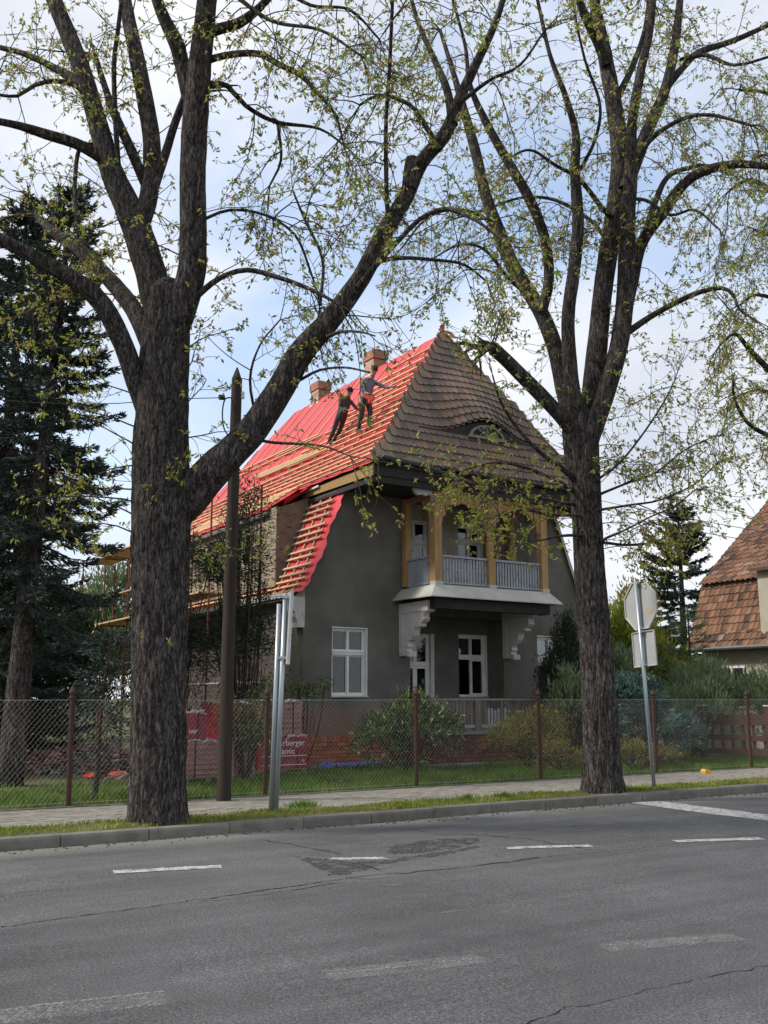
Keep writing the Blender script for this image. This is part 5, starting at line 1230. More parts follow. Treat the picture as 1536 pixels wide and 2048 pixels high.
# third tree: trunk outside the frame on the right, branches reach in
D3 = 20.06
TR3 = [(1742, 1560, 76), (1738, 1400, 66), (1728, 1200, 60), (1715, 1050, 58), (1700, 950, 54), (1692, 880, 40)]
LIM3 = [
    ([(1694, 920, 40), (1650, 840, 32), (1600, 780, 24), (1540, 740, 18), (1500, 700, 14), (1470, 668, 10), (1440, 690, 8)], 0, -1.2, 1.8, M_, .3, 1.0),
    ([(1700, 930, 44), (1670, 740, 38), (1640, 580, 32), (1600, 460, 24), (1550, 390, 18), (1500, 360, 12), (1460, 380, 8)], 0, .9, 1.6, B_, .25, 1.3),
    ([(1690, 900, 40), (1720, 700, 34), (1700, 500, 28), (1660, 350, 22), (1600, 250, 16), (1540, 190, 10), (1480, 180, 8)], 0, -1.0, 1.6, B_, .3, 1.2),
    ([(1690, 960, 22), (1620, 900, 18), (1560, 880, 14), (1500, 850, 12), (1470, 800, 9), (1466, 760, 7)], -.1, -1.6, 2.2, M_, .2, .9),
    ([(1690, 930, 22), (1620, 830, 18), (1570, 800, 14), (1520, 780, 10), (1480, 790, 7)], -.1, 1.2, 2.2, M_, .2, 1.0),
    ([(1660, 700, 20), (1600, 640, 16), (1550, 600, 12), (1510, 590, 9), (1480, 610, 6)], .1, -.6, 2.2, M_, .2, 1.3),
    ([(1650, 640, 16), (1590, 540, 13), (1550, 480, 10), (1510, 460, 7)], .1, 1.4, 2.4, B_, .2, 1.4),
    ([(1640, 420, 16), (1580, 330, 12), (1530, 310, 9), (1490, 330, 7)], .1, -.8, 2.4, B_, .2, 1.4),
]
tree3, cr3 = chestnut('horse chestnut at the right edge whose drooping twigs hang over neighbouring roof', (18.9, 11.85, .1), D3, TR3, LIM3, 53)
cr3.finish(tree3, 1.15)

# ------------------------------------------------------------------ chain-link fence
fence = thing('chain_link_fence', (9.67, FY, .1), 'rusty chain-link fence with spear-tipped posts along the pavement', 'fence')
FXs = [-1.9, .95, 3.78, 6.81, 9.67, 12.47, 15.54, 18.5, 21.4]
lean = [0, 0, -.03, .01, 0, -.01, .02, 0, 0]
for x, ln in zip(FXs, lean):
    m = MB(); m.tube([(x, FY, .05), (x + ln * .5, FY, .8), (x + ln, FY, 1.63)], .038, 10); pst = m.build('fence_post', M['rust'], fence)
    m = MB(); m.tube([(x + ln, FY, z) for z in (1.6, 1.625, 1.63, 1.66, 1.67, 1.70, 1.74, 1.80)], [.05, .052, .034, .034, .05, .052, .032, .003], 10); m.build('spear_tip', M['rust'], pst)
for a, b in zip(FXs[:-1], FXs[1:]):
    m = MB(); H0, H1 = .14, 1.585; pit = .07; slope = 1.25; hh = (H1 - H0) / slope
    k = a - hh
    while k < b:
        for sg, yo in ((1, -.004), (-1, .004)):
            xs0, xs1 = (k, k + hh) if sg > 0 else (k + hh, k)
            p = np.array([xs0, FY + yo, H0]); q = np.array([xs1, FY + yo, H1])
            lo_, hi_ = a + .02, b - .02; d = q - p
            t0, t1 = sorted(((lo_ - p[0]) / d[0], (hi_ - p[0]) / d[0])); t0 = max(t0, 0); t1 = min(t1, 1)
            if t1 - t0 > .02:
                A_ = p + d * t0; B__ = p + d * t1; sag = np.array([0, .01 * mnoise.noise((k, 0, 0)), 0])
                m.tube([A_, (A_ + B__) / 2 + sag, B__], .0012 if sg > 0 else .0006, 3, False)
        k += pit
    m.build('chain_link_mesh', M['wire'], fence, kind='stuff')
    for z in (.16, 1.58): MB().tube([(a, FY + .01, z), ((a + b) / 2, FY + .01, z - .006), (b, FY + .01, z)], .002, 4, False).build('tension_wire', M['wire'], fence)
# ------------------------------------------------------------------ utility pole
b = onz(447, 1603, .1); up = thing('utility_pole', (b[0], b[1], .1), 'old dark wooden utility pole with pointed top behind the left tree', 'pole')
top = onY(474, 757, b[1] + .02); tip = onY(474, 737, b[1] + .02); P = spline([(b[0], b[1], .05), (b[0] + (top[0] - b[0]) * .5 - .01, b[1], top[2] * .5), tuple(top)], .25)
m = MB(); m.tube(P, np.linspace(.108, .084, len(P)), 16, False); q = P[-1]; n = 16
m.tube([q, q + (0, 0, .004), q + (0.0, 0, tip[2] - top[2] + .02)], [.084, .082, .012], 4); m.build('shaft', M['polewood'], up, smooth=True)
m = MB(); ic = q + np.array([.07, -.09, -.28]); m.tube([ic + (0, 0, -.07), ic + (0, 0, -.03), ic + (0, 0, -.02), ic + (0, 0, .03), ic + (0, 0, .05)], [.028, .034, .024, .034, .02], 12); m.build('insulator', M['porcelain'], up)
m = MB(); m.tube(spline([q + (-.09, 0, -.34), q + (-.2, -.02, -.38), q + (-.24, -.02, -.6), q + (-.2, 0, -.85), q + (-.1, 0, -1.0)], .06), .012, 6); m.tube([q + (-.22, -.02, -.36), q + (-.3, -.02, -.37)], .045, 8); m.build('cable_loop', M['black'], up)
m = MB(); m.tube(spline([q + (-.28, 0, -.37), q + (-4, 1.0, -.7), q + (-14, 3, -.2)], .6), .007, 4); m.build('cable', M['black'], up)
# ------------------------------------------------------------------ double signpost (left) seen almost edge-on
b = onz(546, 1626, .12); sp = thing('double_signpost', (b[0], b[1], .1), 'galvanised double signpost with plate seen edge-on, beside utility pole', 'signpost')
t1 = onD(571, 1188, (b - CC) @ F0); t2 = onD(558, 1208, (b - CC) @ F0 + .02)
m = MB(); m.tube([b - (0, 0, .05) + RT * .035, t1], .034, 14); m.build('post', M['zinc'], sp, smooth=True)
m = MB(); m.tube([b - (0, 0, .05) - RT * .03, t2], .03, 14); m.build('post', M['zinc'], sp, smooth=True)
dirp = np.array([math.sin(R_(16)), math.cos(R_(16)), 0]); nrm = np.array([-dirp[1], dirp[0], 0]); axp = unit(t1 - b)
c = b + (t1 - b) * .84 + RT * .055; pl_ = MB().obox(c + dirp * .02, (dirp, nrm, axp), (.42, .012, .98)); plo = pl_.build('sign_plate', M['signback'], sp)
MB().obox(c - dirp * .2, (dirp, nrm, axp), (.012, .04, 1.0)).obox(c + dirp * .24, (dirp, nrm, axp), (.012, .04, 1.0)).build('plate_rim', M['signrim'], plo)
for f in (.985, .70): MB().obox(b + (t1 - b) * f + RT * .02, (RT, F0, ZZ), (.12, .09, .035)).build('clamp', M['zinc'], sp)
# ------------------------------------------------------------------ leaning stop sign seen from behind
b = onz(1309, 1578, .12); top = onX(1271, 1162, b[0] - .02); ss = thing('stop_sign', (b[0], b[1], .1), 'leaning pole with grey-backed octagonal and rectangular signs by the right tree', 'road sign')
m = MB(); m.tube([b - (0, 0, .05), top], .032, 14); m.build('post', M['zinc'], ss, smooth=True)
ax = unit(top - b); nx_ = unit(np.array([-1.0, .13, 0])); sx = unit(np.cross(ax, nx_)); sz = np.cross(nx_, sx); sz = sz if sz[2] > 0 else -sz
def plate(c, poly, name):
    m = MB(); m.prism(poly, lambda a, b_, t: c + sx * a + sz * b_ + nx_ * t, -.008, .0); o = m.build(name, M['signback'], ss)
    n = len(poly); r = MB(); ctr = np.mean(poly, 0)
    for i in range(n):
        p, q = np.array(poly[i]), np.array(poly[(i + 1) % n]); r.prism([tuple(p), tuple(q), tuple(q + (ctr - q) * .035), tuple(p + (ctr - p) * .035)], lambda a, b_, t: c + sx * a + sz * b_ + nx_ * t, -.012, .022)
    r.build('rim', M['signrim'], o); return o
co = b + ax * (3.19 - .12) / ax[2] - nx_ * .062; Ro = .415 / math.cos(math.pi / 8)
op = plate(co, [(Ro * math.cos(math.pi / 8 + i * math.pi / 4), Ro * math.sin(math.pi / 8 + i * math.pi / 4)) for i in range(8)], 'octagon_plate')
cr_ = b + ax * (2.44 - .12) / ax[2] - nx_ * .062; rp = plate(cr_, [(-.29, -.3), (.29, -.3), (.29, .3), (-.29, .3)], 'rectangular_plate')
sgn = 1 if (sx @ RT) > 0 else -1
MB().obox(co + sx * sgn * .24 - sz * .14 + nx_ * .003, (sx, nx_, sz), (.085, .004, .045)).build('sticker', M['yellow'], op)
for z in (3.57, 2.79, 2.73, 2.17): MB().obox(b + ax * (z - .12) / ax[2] - nx_ * .02, (sx, nx_, sz), (.11, .07, .035)).build('clamp', M['zinc'], ss)

# ------------------------------------------------------------------ foliage helpers
def conifer(name, label, base, h, rad, z0, seed, mat, cat='tree', group=None, trunk_r=.2, droop=.5, dens=1.0, nl=.16, nw=.03, lean=(0, 0), wh=.34, branch_r=.02, pw=.85, bare=0, perw=(6, 9)):
    rg = np.random.default_rng(seed); t = thing(name, base, label, cat, group); B = np.array(base)
    tp = B + np.array([lean[0], lean[1], h]); Pt = np.array([B + (tp - B) * f + np.array([.06 * math.sin(f * 5 + seed), .05 * math.cos(f * 4), 0]) * (f * (1 - f)) * 2 for f in np.linspace(0, 1, 24)])
    m = MB(); m.tube(Pt, trunk_r * (1 - np.linspace(0, .96, 24)) + .008, 14); m.build('trunk', M['polewood'] if trunk_r < .12 else M['bark'], t, smooth=True)
    bm = MB(); LP, LD, LL = [], [], []; z = z0
    while z < h * .985:
        f = (z - z0) / (h - z0); nb = rg.integers(*perw)
        for _ in range(nb):
            a = rg.uniform(0, 6.283); L = rad * (1 - f) ** pw * rg.uniform(.6, 1.08) + .12; d = np.array([math.cos(a), math.sin(a), 0]); zb = z + rg.uniform(-.5, .5) * wh
            i = (zb / h) * 23; i0 = int(np.clip(i, 0, 22)); p0 = Pt[i0] + (Pt[i0 + 1] - Pt[i0]) * (i - i0)
            n = 6; ts = np.linspace(0, 1, n); dr = droop * (1 - f * 1.1)
            pb = p0 + d * (L * ts)[:, None] + ZZ * (L * (-dr * ts ** 1.3 + (.25 + .3 * dr) * ts ** 3 + .12 * ts * (f > .6)))[:, None] + rg.normal(0, .02, (n, 3)) * ts[:, None]
            bm.tube(pb, np.linspace(branch_r * (1 - f) + .006, .003, n), 4, False)
            if zb < bare: continue
            k = int(L * 46 * dens) + 4; u = rg.uniform(.12, 1.0, k) ** .85; x = u * (n - 1); ii = np.clip(x.astype(int), 0, n - 2); q = pb[ii] + (pb[ii + 1] - pb[ii]) * (x - ii)[:, None]
            tdir = pb[ii + 1] - pb[ii]; tdir /= np.linalg.norm(tdir, axis=1)[:, None]; sd = np.cross(tdir, ZZ); sd /= np.linalg.norm(sd, axis=1)[:, None] + 1e-9
            off = rg.uniform(-1, 1, k)[:, None] * (.05 + .20 * L * (1 - u) * .55)[:, None]; hang = rg.uniform(0, 1, k)[:, None] * (.06 + .1 * (1 - f)) * droop
            LP.append(q + sd * off - ZZ * hang); LD.append(tdir * .8 + sd * np.sign(off) * .55 + ZZ * rg.uniform(-.5, .25, k)[:, None] + rg.normal(0, .25, (k, 3))); LL.append(rg.uniform(.6, 1.3, k) * nl)
        z += wh * (1 - .45 * f)
    bm.build('branches', M['twig'], t, kind='stuff')
    P = np.vstack(LP); D = np.vstack(LD); D /= np.linalg.norm(D, axis=1)[:, None]; L = np.concatenate(LL)
    MB().leaves(P, D, L, nw * L / nl, rg, .3).build('crown', M[mat], t, kind='stuff'); return t
def bush(name, label, base, blobs, n, L, W, mat, seed, cat='shrub', up=.3, out=.7, stems=6, group=None, clump=.22, nclump=None, shell=.55, spread=1.0, rigid=.5):
    """blobs: (dx,dy,z,rx,ry,rz) ellipsoids; leaves gather in clumps on and inside them"""
    rg = np.random.default_rng(seed); t = thing(name, base, label, cat, group); B = np.array(base); vol = np.array([b_[3] * b_[4] * b_[5] for b_ in blobs]) ** .7; vol /= vol.sum()
    nc = nclump or max(20, n // 45); C_, Dc = [], []
    for _ in range(nc):
        k = rg.choice(len(blobs), p=vol); b_ = blobs[k]; v = unit(rg.normal(size=3)); v[2] = abs(v[2]) * .9 if rg.uniform() < .72 else v[2]; r = shell + (1 - shell) * rg.uniform() ** .6
        r *= 1 + .16 * mnoise.noise(tuple(v * 2.2 + seed)); C_.append(B + np.array(b_[:3]) + v * np.array(b_[3:]) * r); Dc.append(v)
    C_ = np.array(C_); Dc = np.array(Dc); idx = rg.integers(0, nc, n); P = C_[idx] + rg.normal(0, clump, (n, 3)) * spread * np.array([1, 1, .75]); P[:, 2] = np.maximum(P[:, 2], B[2] + .02)
    D = Dc[idx] * out + ZZ * up + rg.normal(0, rigid, (n, 3)); D /= np.linalg.norm(D, axis=1)[:, None]
    MB().leaves(P, D, L * rg.uniform(.6, 1.3, n), W * rg.uniform(.7, 1.2, n), rg, .35).build('crown', M[mat], t, kind='stuff')
    m = MB()
    for i in range(stems):
        c = C_[rg.integers(0, nc)]; mid = (B + c) / 2 + rg.normal(0, .05, 3); m.tube(spline([B + rg.normal(0, .05, 3) * (1, 1, 0), mid, c], .15), .014, 5, False)
    for i in rg.integers(0, nc, min(nc, 60)):
        c = C_[i]; q = B + (c - B) * .45 + rg.normal(0, .06, 3); m.tube([q, (q + c) / 2 + rg.normal(0, .04, 3), c], .006, 4, False)
    m.build('stem', M['twig'], t); return t
G1 = 'tall conifers on the left behind the fence'
# left-hand blue spruces
b = onz(18, 1572, .1); tp = onD(118, 640, (b - CC) @ F0 + .3)
conifer('spruce_tree', 'blue spruce with bare leaning trunk nearest the fence, far left', tuple(b), 11.6, 1.75, 3.0, 3, 'spruce', 'tree', G1, .24, .8, 5.0, .12, .03, ((tp - b)[0] / (tp - b)[2] * 11.1, (tp - b)[1] / (tp - b)[2] * 11.1), .36, .03, .55, 0)
conifer('spruce_tree', 'tall dark spruce behind the leaning blue spruce at the left edge', (3.9, 22.3, .1), 13.0, 2.5, 1.2, 4, 'spruce', 'tree', G1, .26, .75, 4.2, .14, .036, (.2, 0), .38, .03, .6)
conifer('spruce_tree', 'dark spruce filling the gap left of the scaffold', (5.0, 25.5, .1), 8.2, 2.5, .4, 5, 'darkcon', 'tree', G1, .2, .6, 2.6, .15, .035, (0, 0), .36, .03, .7)
conifer('spruce_tree', 'dense dark spruce at far left edge behind the rubble', (.6, 26.0, .1), 11.0, 3.2, .4, 6, 'darkcon', 'tree', G1, .24, .6, 2.2, .17, .045, (0, 0), .4, .03, .6)
bush('thuja_hedge', 'mid green conifer standing left of the scaffold deck', (10.2, 35.8, .1), [(0, 0, 2.4, 1.9, 1.4, 2.6), (.3, 0, 4.6, 1.2, 1.0, 1.9), (-1.4, .4, 4.0, .9, .9, 1.7)], 12000, .24, .06, 'thuja' if False else 'juniper', 61, 'tree', 1.0, .5, 4)
bush('thuja_hedge', 'broad dark conifer mass behind the rubble pile', (5.2, 29.5, .1), [(0, 0, 1.6, 3.2, 1.4, 1.9), (-2.5, 0, 1.9, 2.0, 1.4, 2.3), (2.4, .5, 2.2, 1.2, 1.2, 2.4)], 15000, .24, .06, 'darkcon', 62, 'tree', .9, .5, 6)
bush('thuja_hedge', 'dark conifer hedge behind spruce trunks at left edge', (.5, 30.5, .1), [(0, 0, 1.6, 3.2, 1.4, 2.2), (-3, 0, 2.2, 2.4, 1.4, 2.6)], 12000, .26, .07, 'darkcon', 63, 'tree', .9, .5, 6)
bush('thuja_hedge', 'dark tall conifer screen behind the lower scaffold', (8.6, 38.0, .1), [(0, 0, 2.2, 2.6, 1.4, 2.6), (-3.5, 0, 2.2, 2.6, 1.4, 2.8), (2.4, 0, 2.4, 1.8, 1.2, 2.8), (-6.5, 0, 2.4, 2.6, 1.4, 3.2)], 14000, .3, .08, 'darkcon', 64, 'tree', .9, .5, 6)
# small spruce with drooping twigs just behind the fence
bs = onz(192, 1603, .1)
conifer('spruce_sapling', 'thin blue spruce sapling behind the fence left of the big trunk', (bs[0], bs[1] + .1, .1), 2.55, .75, .75, 71, 'spruce', 'tree', None, .04, .8, 1.3, .1, .03, (.15, .1), .2, .01, .6, 0, (3, 5))
# dark yew in front of the house side
bush('yew_tree', 'dark sparse yew between utility pole and house side', (8.5, 19.3, .1), [(0, 0, 2.4, .85, .7, 1.3), (-.25, 0, 4.0, .75, .6, 1.2), (.1, 0, 5.3, .45, .4, 1.0), (.45, .2, 3.2, .5, .5, .8)], 11000, .12, .026, 'darkcon', 8, 'tree', -.25, .8, 26, None, .17, 190, .35, 1.0, .45)
bush('yew_tree', 'dark yew close behind the big left trunk', (7.1, 19.6, .1), [(0, 0, 2.2, .8, .7, 1.4), (.15, 0, 3.9, .6, .5, 1.1), (-.3, 0, 3.0, .5, .5, .9)], 8500, .12, .026, 'darkcon', 9, 'tree', -.25, .8, 22, None, .17, 150, .35, 1.0, .45)
# shrub with V-shaped stems
b = onz(490, 1566, .1); vs = thing('shrub', tuple(b), 'small dark evergreen shrub with V-shaped stems in front of the pallets', 'shrub')
m = MB(); tips = []
for (x, y) in ((472, 1440), (484, 1480), (520, 1470), (531, 1400), (505, 1450), (455, 1420)):
    e = onD(x, y, (b - CC) @ F0 + rng.uniform(-.2, .2)); mid = (b + e) / 2 + (e - b) * .05 + np.array([0, 0, -.05]); m.tube(spline([b, mid, e], .1), [.03] + [.024] * 0 if False else .022, 6); tips.append(e)
m.build('stem', M['twig'], vs)
T_ = np.array(tips); n = 3200; i = rng.integers(0, len(T_), n); Pp = T_[i] + rng.normal(0, 1, (n, 3)) * (.2, .2, .16); Dd = rng.normal(0, .7, (n, 3)); Dd[:, 2] += .1; Dd /= np.linalg.norm(Dd, axis=1)[:, None]
MB().leaves(Pp, Dd, rng.uniform(.05, .1, n), .022, rng, .3).build('crown', M['rhodo'], vs, kind='stuff')
bush('shrub', 'sparse evergreen shoots at the house corner above the pallets', (9.6, 18.5, .1), [(0, 0, 1.5, .35, .3, .3), (-.5, 0, 1.7, .3, .3, .3), (.35, -.1, 1.65, .25, .2, .2)], 700, .09, .03, 'rhodo', 65, 'shrub', .3, .6, 6, None, .1)
# garden shrubs along the front
bush('rhododendron', 'rounded glossy rhododendron bush below the balcony, left of veranda', (11.35, 17.3, .1), [(0, 0, .75, 1.0, .8, .72), (.25, 0, 1.05, .7, .6, .55), (-.6, 0, .55, .6, .6, .55), (.85, .1, .85, .5, .5, .6)], 4200, .14, .05, 'rhodo', 21, 'shrub', .35, .7, 10, None, .09, 240)
bush('azalea', 'bronze and green azalea bush in front of the veranda right end', (13.9, 16.5, .1), [(0, 0, .6, .85, .6, .62), (.55, .1, .75, .6, .5, .6), (-.6, 0, .5, .5, .5, .5)], 5200, .075, .024, 'azalea', 22, 'shrub', .35, .7, 10, None, .08, 230)
bush('azalea', 'low orange-green shrub at the foot of the right tree', (13.9, 15.5, .1), [(0, 0, .3, .6, .4, .35)], 1500, .07, .024, 'azalea', 23, 'shrub', .3, .7, 6, None, .07)
bush('azalea', 'low bronze shrub under the dwarf blue spruce, beside leaning sign', (15.6, 15.05, .1), [(0, 0, .3, .8, .35, .32), (.7, 0, .25, .5, .3, .25)], 2300, .075, .024, 'azalea', 24, 'shrub', .3, .7, 6, None, .07)
bush('yew_column', 'dark columnar yew beside the right ground-floor window', (16.2, 17.9, .1), [(0, 0, .9, .75, .7, 1.0), (.1, 0, 1.9, .6, .55, .9), (.2, 0, 2.6, .38, .35, .75), (.25, 0, 3.15, .2, .2, .45)], 12000, .10, .026, 'darkcon', 25, 'tree', 1.1, .4, 8, None, .1, 330, .6)
bush('dwarf_spruce', 'broad dwarf blue spruce behind the leaning road sign', (17.0, 15.9, .1), [(0, 0, .75, 1.1, .8, .85), (-.75, .3, 1.15, .7, .6, .95), (.7, -.1, .6, .8, .6, .6), (-.2, .2, 1.5, .6, .5, .6)], 13000, .10, .034, 'bluedwarf', 26, 'tree', .35, 1.1, 8, None, .07, 300, .8)
bush('juniper', 'feathery light green spreading juniper at right behind the fence', (19.6, 16.9, .1), [(0, 0, 1.1, 1.2, .8, .9), (.7, .2, 1.6, .9, .7, .9), (-.7, 0, .8, .7, .6, .7), (1.3, 0, 1.3, .8, .7, .9)], 9500, .17, .022, 'juniper', 27, 'shrub', 1.1, .6, 8, None, .13, 260, .5, 1, .3)
bush('juniper', 'upright spiky juniper right of the rectangular sign', (18.3, 18.0, .1), [(0, 0, 1.1, .55, .5, 1.2), (.05, 0, 2.0, .32, .3, .85)], 5000, .17, .024, 'juniper', 28, 'shrub', 1.5, .3, 5, None, .1, 150, .5, 1, .25)
bush('juniper', 'pale upright juniper tips just left of the leaning signpost', (15.9, 17.3, .1), [(0, 0, 1.2, .45, .4, 1.1)], 2200, .16, .022, 'juniper', 36, 'shrub', 1.4, .3, 5, None, .1, 90, .5, 1, .25)
bush('cypress_tree', 'yellow-green cypress behind the octagonal sign', (21.6, 22.6, .1), [(0, 0, 1.9, 1.1, 1.0, 2.0), (.1, 0, 3.4, .75, .7, 1.3)], 9000, .16, .05, 'thuja', 29, 'tree', 1.0, .6, 4, None, .18, 260)
bush('cypress_tree', 'dense yellow-green cypress right of the octagonal sign', (23.2, 22.2, .1), [(0, 0, 1.9, 1.2, 1.0, 2.1), (0, 0, 3.5, .8, .7, 1.2)], 9500, .16, .05, 'thuja', 30, 'tree', 1.0, .6, 4, None, .18, 260)
bush('cypress_tree', 'low yellow-green cypress between right tree and octagonal sign', (20.2, 22.8, .1), [(0, 0, 1.7, 1.1, 1.0, 1.9), (0, 0, 3.0, .6, .6, 1.0)], 8000, .16, .05, 'thuja', 31, 'tree', 1.0, .6, 4, None, .18, 230)
bush('golden_cypress', 'golden yellow cypress left of the tiled neighbouring roof', (25.4, 24.0, .1), [(0, 0, 2.2, 1.0, .9, 2.3), (-.1, 0, 4.2, .65, .6, 1.4), (-.6, 0, 3.4, .5, .5, .9)], 9500, .16, .05, 'gold', 32, 'tree', 1.1, .6, 4, None, .16, 280)
bush('cypress_tree', 'dark green conifer under the golden cypress', (24.2, 21.4, .1), [(0, 0, 1.5, 1.3, .9, 1.6)], 6000, .16, .05, 'thuja', 35, 'tree', 1.0, .6, 4, None, .18, 200)
conifer('pine_tree', 'small bushy pine in front of the neighbouring tiled roof', (21.6, 18.6, .1), 4.0, 1.15, .7, 33, 'pine', 'tree', None, .07, -.25, 2.0, .16, .016, (0, 0), .3, .012, .6, 0, (5, 7))
bsp = onD(1372, 1330, 37.5)
conifer('spruce_tree', 'blue spruce standing far behind the golden cypress against sky', (bsp[0], bsp[1], .1), 9.3, 3.6, .8, 34, 'spruce', 'tree', None, .2, .4, 3.4, .18, .055, (0, 0), .55, .03, .85, 0, (7, 11))

bush('juniper', 'wide grey-green juniper hiding the neighbouring wall base', (22.3, 16.2, .1), [(0, 0, .9, 1.0, .8, .9), (.9, .3, 1.2, .9, .8, 1.0), (-.6, .4, 1.3, .7, .6, 1.0)], 8000, .16, .024, 'juniper', 38, 'shrub', 1.0, .6, 8, None, .13, 230, .5, 1, .3)
bush('juniper', 'tall grey-green shrub against neighbouring wall at right edge', (24.3, 17.6, .1), [(0, 0, 1.2, 1.0, .9, 1.3), (.4, -.8, 1.4, .9, .8, 1.3)], 6000, .17, .026, 'pine', 39, 'shrub', 1.0, .6, 8, None, .15, 200, .5, 1, .3)
# ------------------------------------------------------------------ brown wooden garden fence at right
wf = thing('wooden_fence', (19.7, 15.0, .1), 'dark brown post-and-rail garden fence at the right edge', 'fence')
for y in (13.4 + 1.35, 16.7, 18.6): MB().box(19.62, 19.78, y - .08, y + .08, .05, 1.42).build('post', M['brownfence'], wf)
for y in (14.75, 16.7, 18.6): MB().box(19.6, 19.8, y - .1, y + .1, 1.42, 1.45).build('post_cap', M['edge'], wf)
for z0, z1 in ((.3, .42), (.62, .75), (.98, 1.22)):
    for y0, y1 in ((14.83, 16.62), (16.78, 18.52)): bpiece('rail', M['brownfence'], wf, 19.67, 19.72, y0, y1, z0, z1)
for i in range(12):
    y = 14.95 + i * .3
    if abs(y - 16.7) < .1: continue
    bpiece('slat', M['brownfence'], wf, 19.725, 19.75, y - .04, y + .04, .34, 1.25)
grass('bright_lawn', 'sunlit yellow-green lawn of the neighbouring garden behind brown fence', (19.9, 25), (15, 21), 9000, .04, .1, M['vgrass'], lambda x, y: .1, .5, .3, .01)
b = onz(1412, 1548, .1); tag(MB().prism([(-.085, 0), (.085, 0), (.08, .07), (.05, .09), (-.06, .1), (-.09, .06)], lambda a, q, t: (b[0] + a, b[1] + t, .1 + q), -.06, .06).build('yellow_container', M['yellow'], origin=(b[0], b[1], .1)), 'small crumpled yellow container lying at the fence foot', 'container')

# ------------------------------------------------------------------ neighbouring house
nb = thing('neighbour_house', (25.9, 21.8, .1), 'cream neighbouring house with orange-brown pantile mansard roof', 'house')
NY = 21.8
pe = onY(1376, 1299, NY); pb = onY(1408, 1170, NY); pt = onY(1530, 1016, NY)
XW = pe[0] + .35
MB().box(XW, XW + 7.5, 12.8, NY - .25, .1, pe[2] + .05).build('wall', M['nwall'], nb)
ridgeX = pt[0] + .4; rz_ = pt[2] + .4 * (pt[2] - pb[2]) / (pt[0] - pb[0])
gb = MB(); gb.prism([(XW, pe[2]), (pb[0] + .2, pb[2] - .1), (ridgeX, rz_ - .15), (2 * ridgeX - pb[0] - .2, pb[2] - .1), (2 * ridgeX - XW, pe[2])], lambda a, q, t: (a, t, q), 12.9, NY - .25); gb.build('gable', M['nwall'], nb)
nt = MB()
def tilefield(p0, p1, y0, y1, pitch, wt):
    p0 = np.array(p0); p1 = np.array(p1); d = p1 - p0; L = np.linalg.norm(d); d /= L; nn = np.array([-d[1], d[0]])
    # slab under the tiles
    nt.add([(p0[0], y0, p0[1]), (p0[0], y1, p0[1]), (p1[0], y1, p1[1]), (p1[0], y0, p1[1])], np.array([[0, 1, 2, 3]]))
    r = 0
    while r * pitch < L:
        s_ = r * pitch; y = y0
        while y < y1 - wt * .5:
            c = p0 + d * (s_ + pitch * .5) + nn * .03; u = np.array([d[0], 0, d[1]]) - np.array([nn[0], 0, nn[1]]) * (.11 + rng.normal(0, .01)); u = unit(u); e = np.array([0, 1, 0]); n3 = np.cross(u, e); n3 = n3 if n3 @ np.array([nn[0], 0, nn[1]]) > 0 else -n3
            q = np.array([c[0], y + wt / 2, c[1]]) + n3 * rng.normal(0, .004)
            k = 5; xs2 = np.linspace(-wt * .5, wt * .5, k); hs = .028 * np.sin(np.linspace(0, 2 * math.pi, k) + .4)
            V2 = [q + e * a + u * t_ + n3 * (h_ + tt) for t_, tt in ((-pitch * .58, .0), (pitch * .58, 0)) for a, h_ in zip(xs2, hs)] + [q + e * a + u * (-pitch * .58) + n3 * (h_ - .022) for a, h_ in zip(xs2, hs)]
            nt.add(V2, np.array([[i, i + 1, k + i + 1, k + i] for i in range(k - 1)] + [[2 * k + i, 2 * k + i + 1, i + 1, i] for i in range(k - 1)])); y += wt
        r += 1
tilefield((pe[0], pe[2]), (pe[0] + (pb[0] - pe[0]) * .35, pe[2] + (pb[2] - pe[2]) * .25), 12.9, NY, .265, .2)
tilefield((pe[0] + (pb[0] - pe[0]) * .35, pe[2] + (pb[2] - pe[2]) * .25), (pb[0], pb[2] - .12), 12.9, NY, .265, .2)
tilefield((pb[0] - .12, pb[2]), (ridgeX, rz_), 12.9, NY, .265, .2)
nt.build('roof_tiles', M['ntile'], nb, kind='stuff')
MB().add([(ridgeX, 12.9, rz_), (ridgeX, NY, rz_), (2 * ridgeX - pb[0], NY, pb[2]), (2 * ridgeX - pb[0], 12.9, pb[2]), (2 * ridgeX - pe[0], NY, pe[2]), (2 * ridgeX - pe[0], 12.9, pe[2])], [[0, 1, 2, 3], [3, 2, 4, 5]]).build('far_roof', M['ridgetile'], nb)
MB().box(pb[0] - .02, pb[0] + .1, 12.9, NY - .02, pb[2] - .16, pb[2] - .03).build('break_board', M['oldwood'], nb)
m = MB(); m.tube([(pe[0] - .06, 12.8, pe[2] - .02), (pe[0] - .06, NY + .05, pe[2] - .02)], .065, 8); m.build('gutter', M['gutter'], nb)
MB().box(pe[0], XW, 12.9, NY - .05, pe[2] - .09, pe[2] - .05).build('soffit', M['oldwood'], nb)
wv = onX(1533, 1150, pb[0] - .3)
MB().box(pb[0] - .75, pb[0] + 1.2, wv[1] - 2.2, wv[1] + .0, pb[2] - 2.0, pb[2] + .15).build('dormer_wall', M['nwall'], nb)
MB().prism([(pb[0] - .95, pb[2] + .1), (pb[0] - .95, pb[2] + .2), (pb[0] + 2.0, pb[2] + 1.15), (pb[0] + 2.0, pb[2] + 1.0)], lambda a, q, t: (a, t, q), wv[1] - 2.3, wv[1] + .12).build('dormer_roof', M['ntile'], nb)
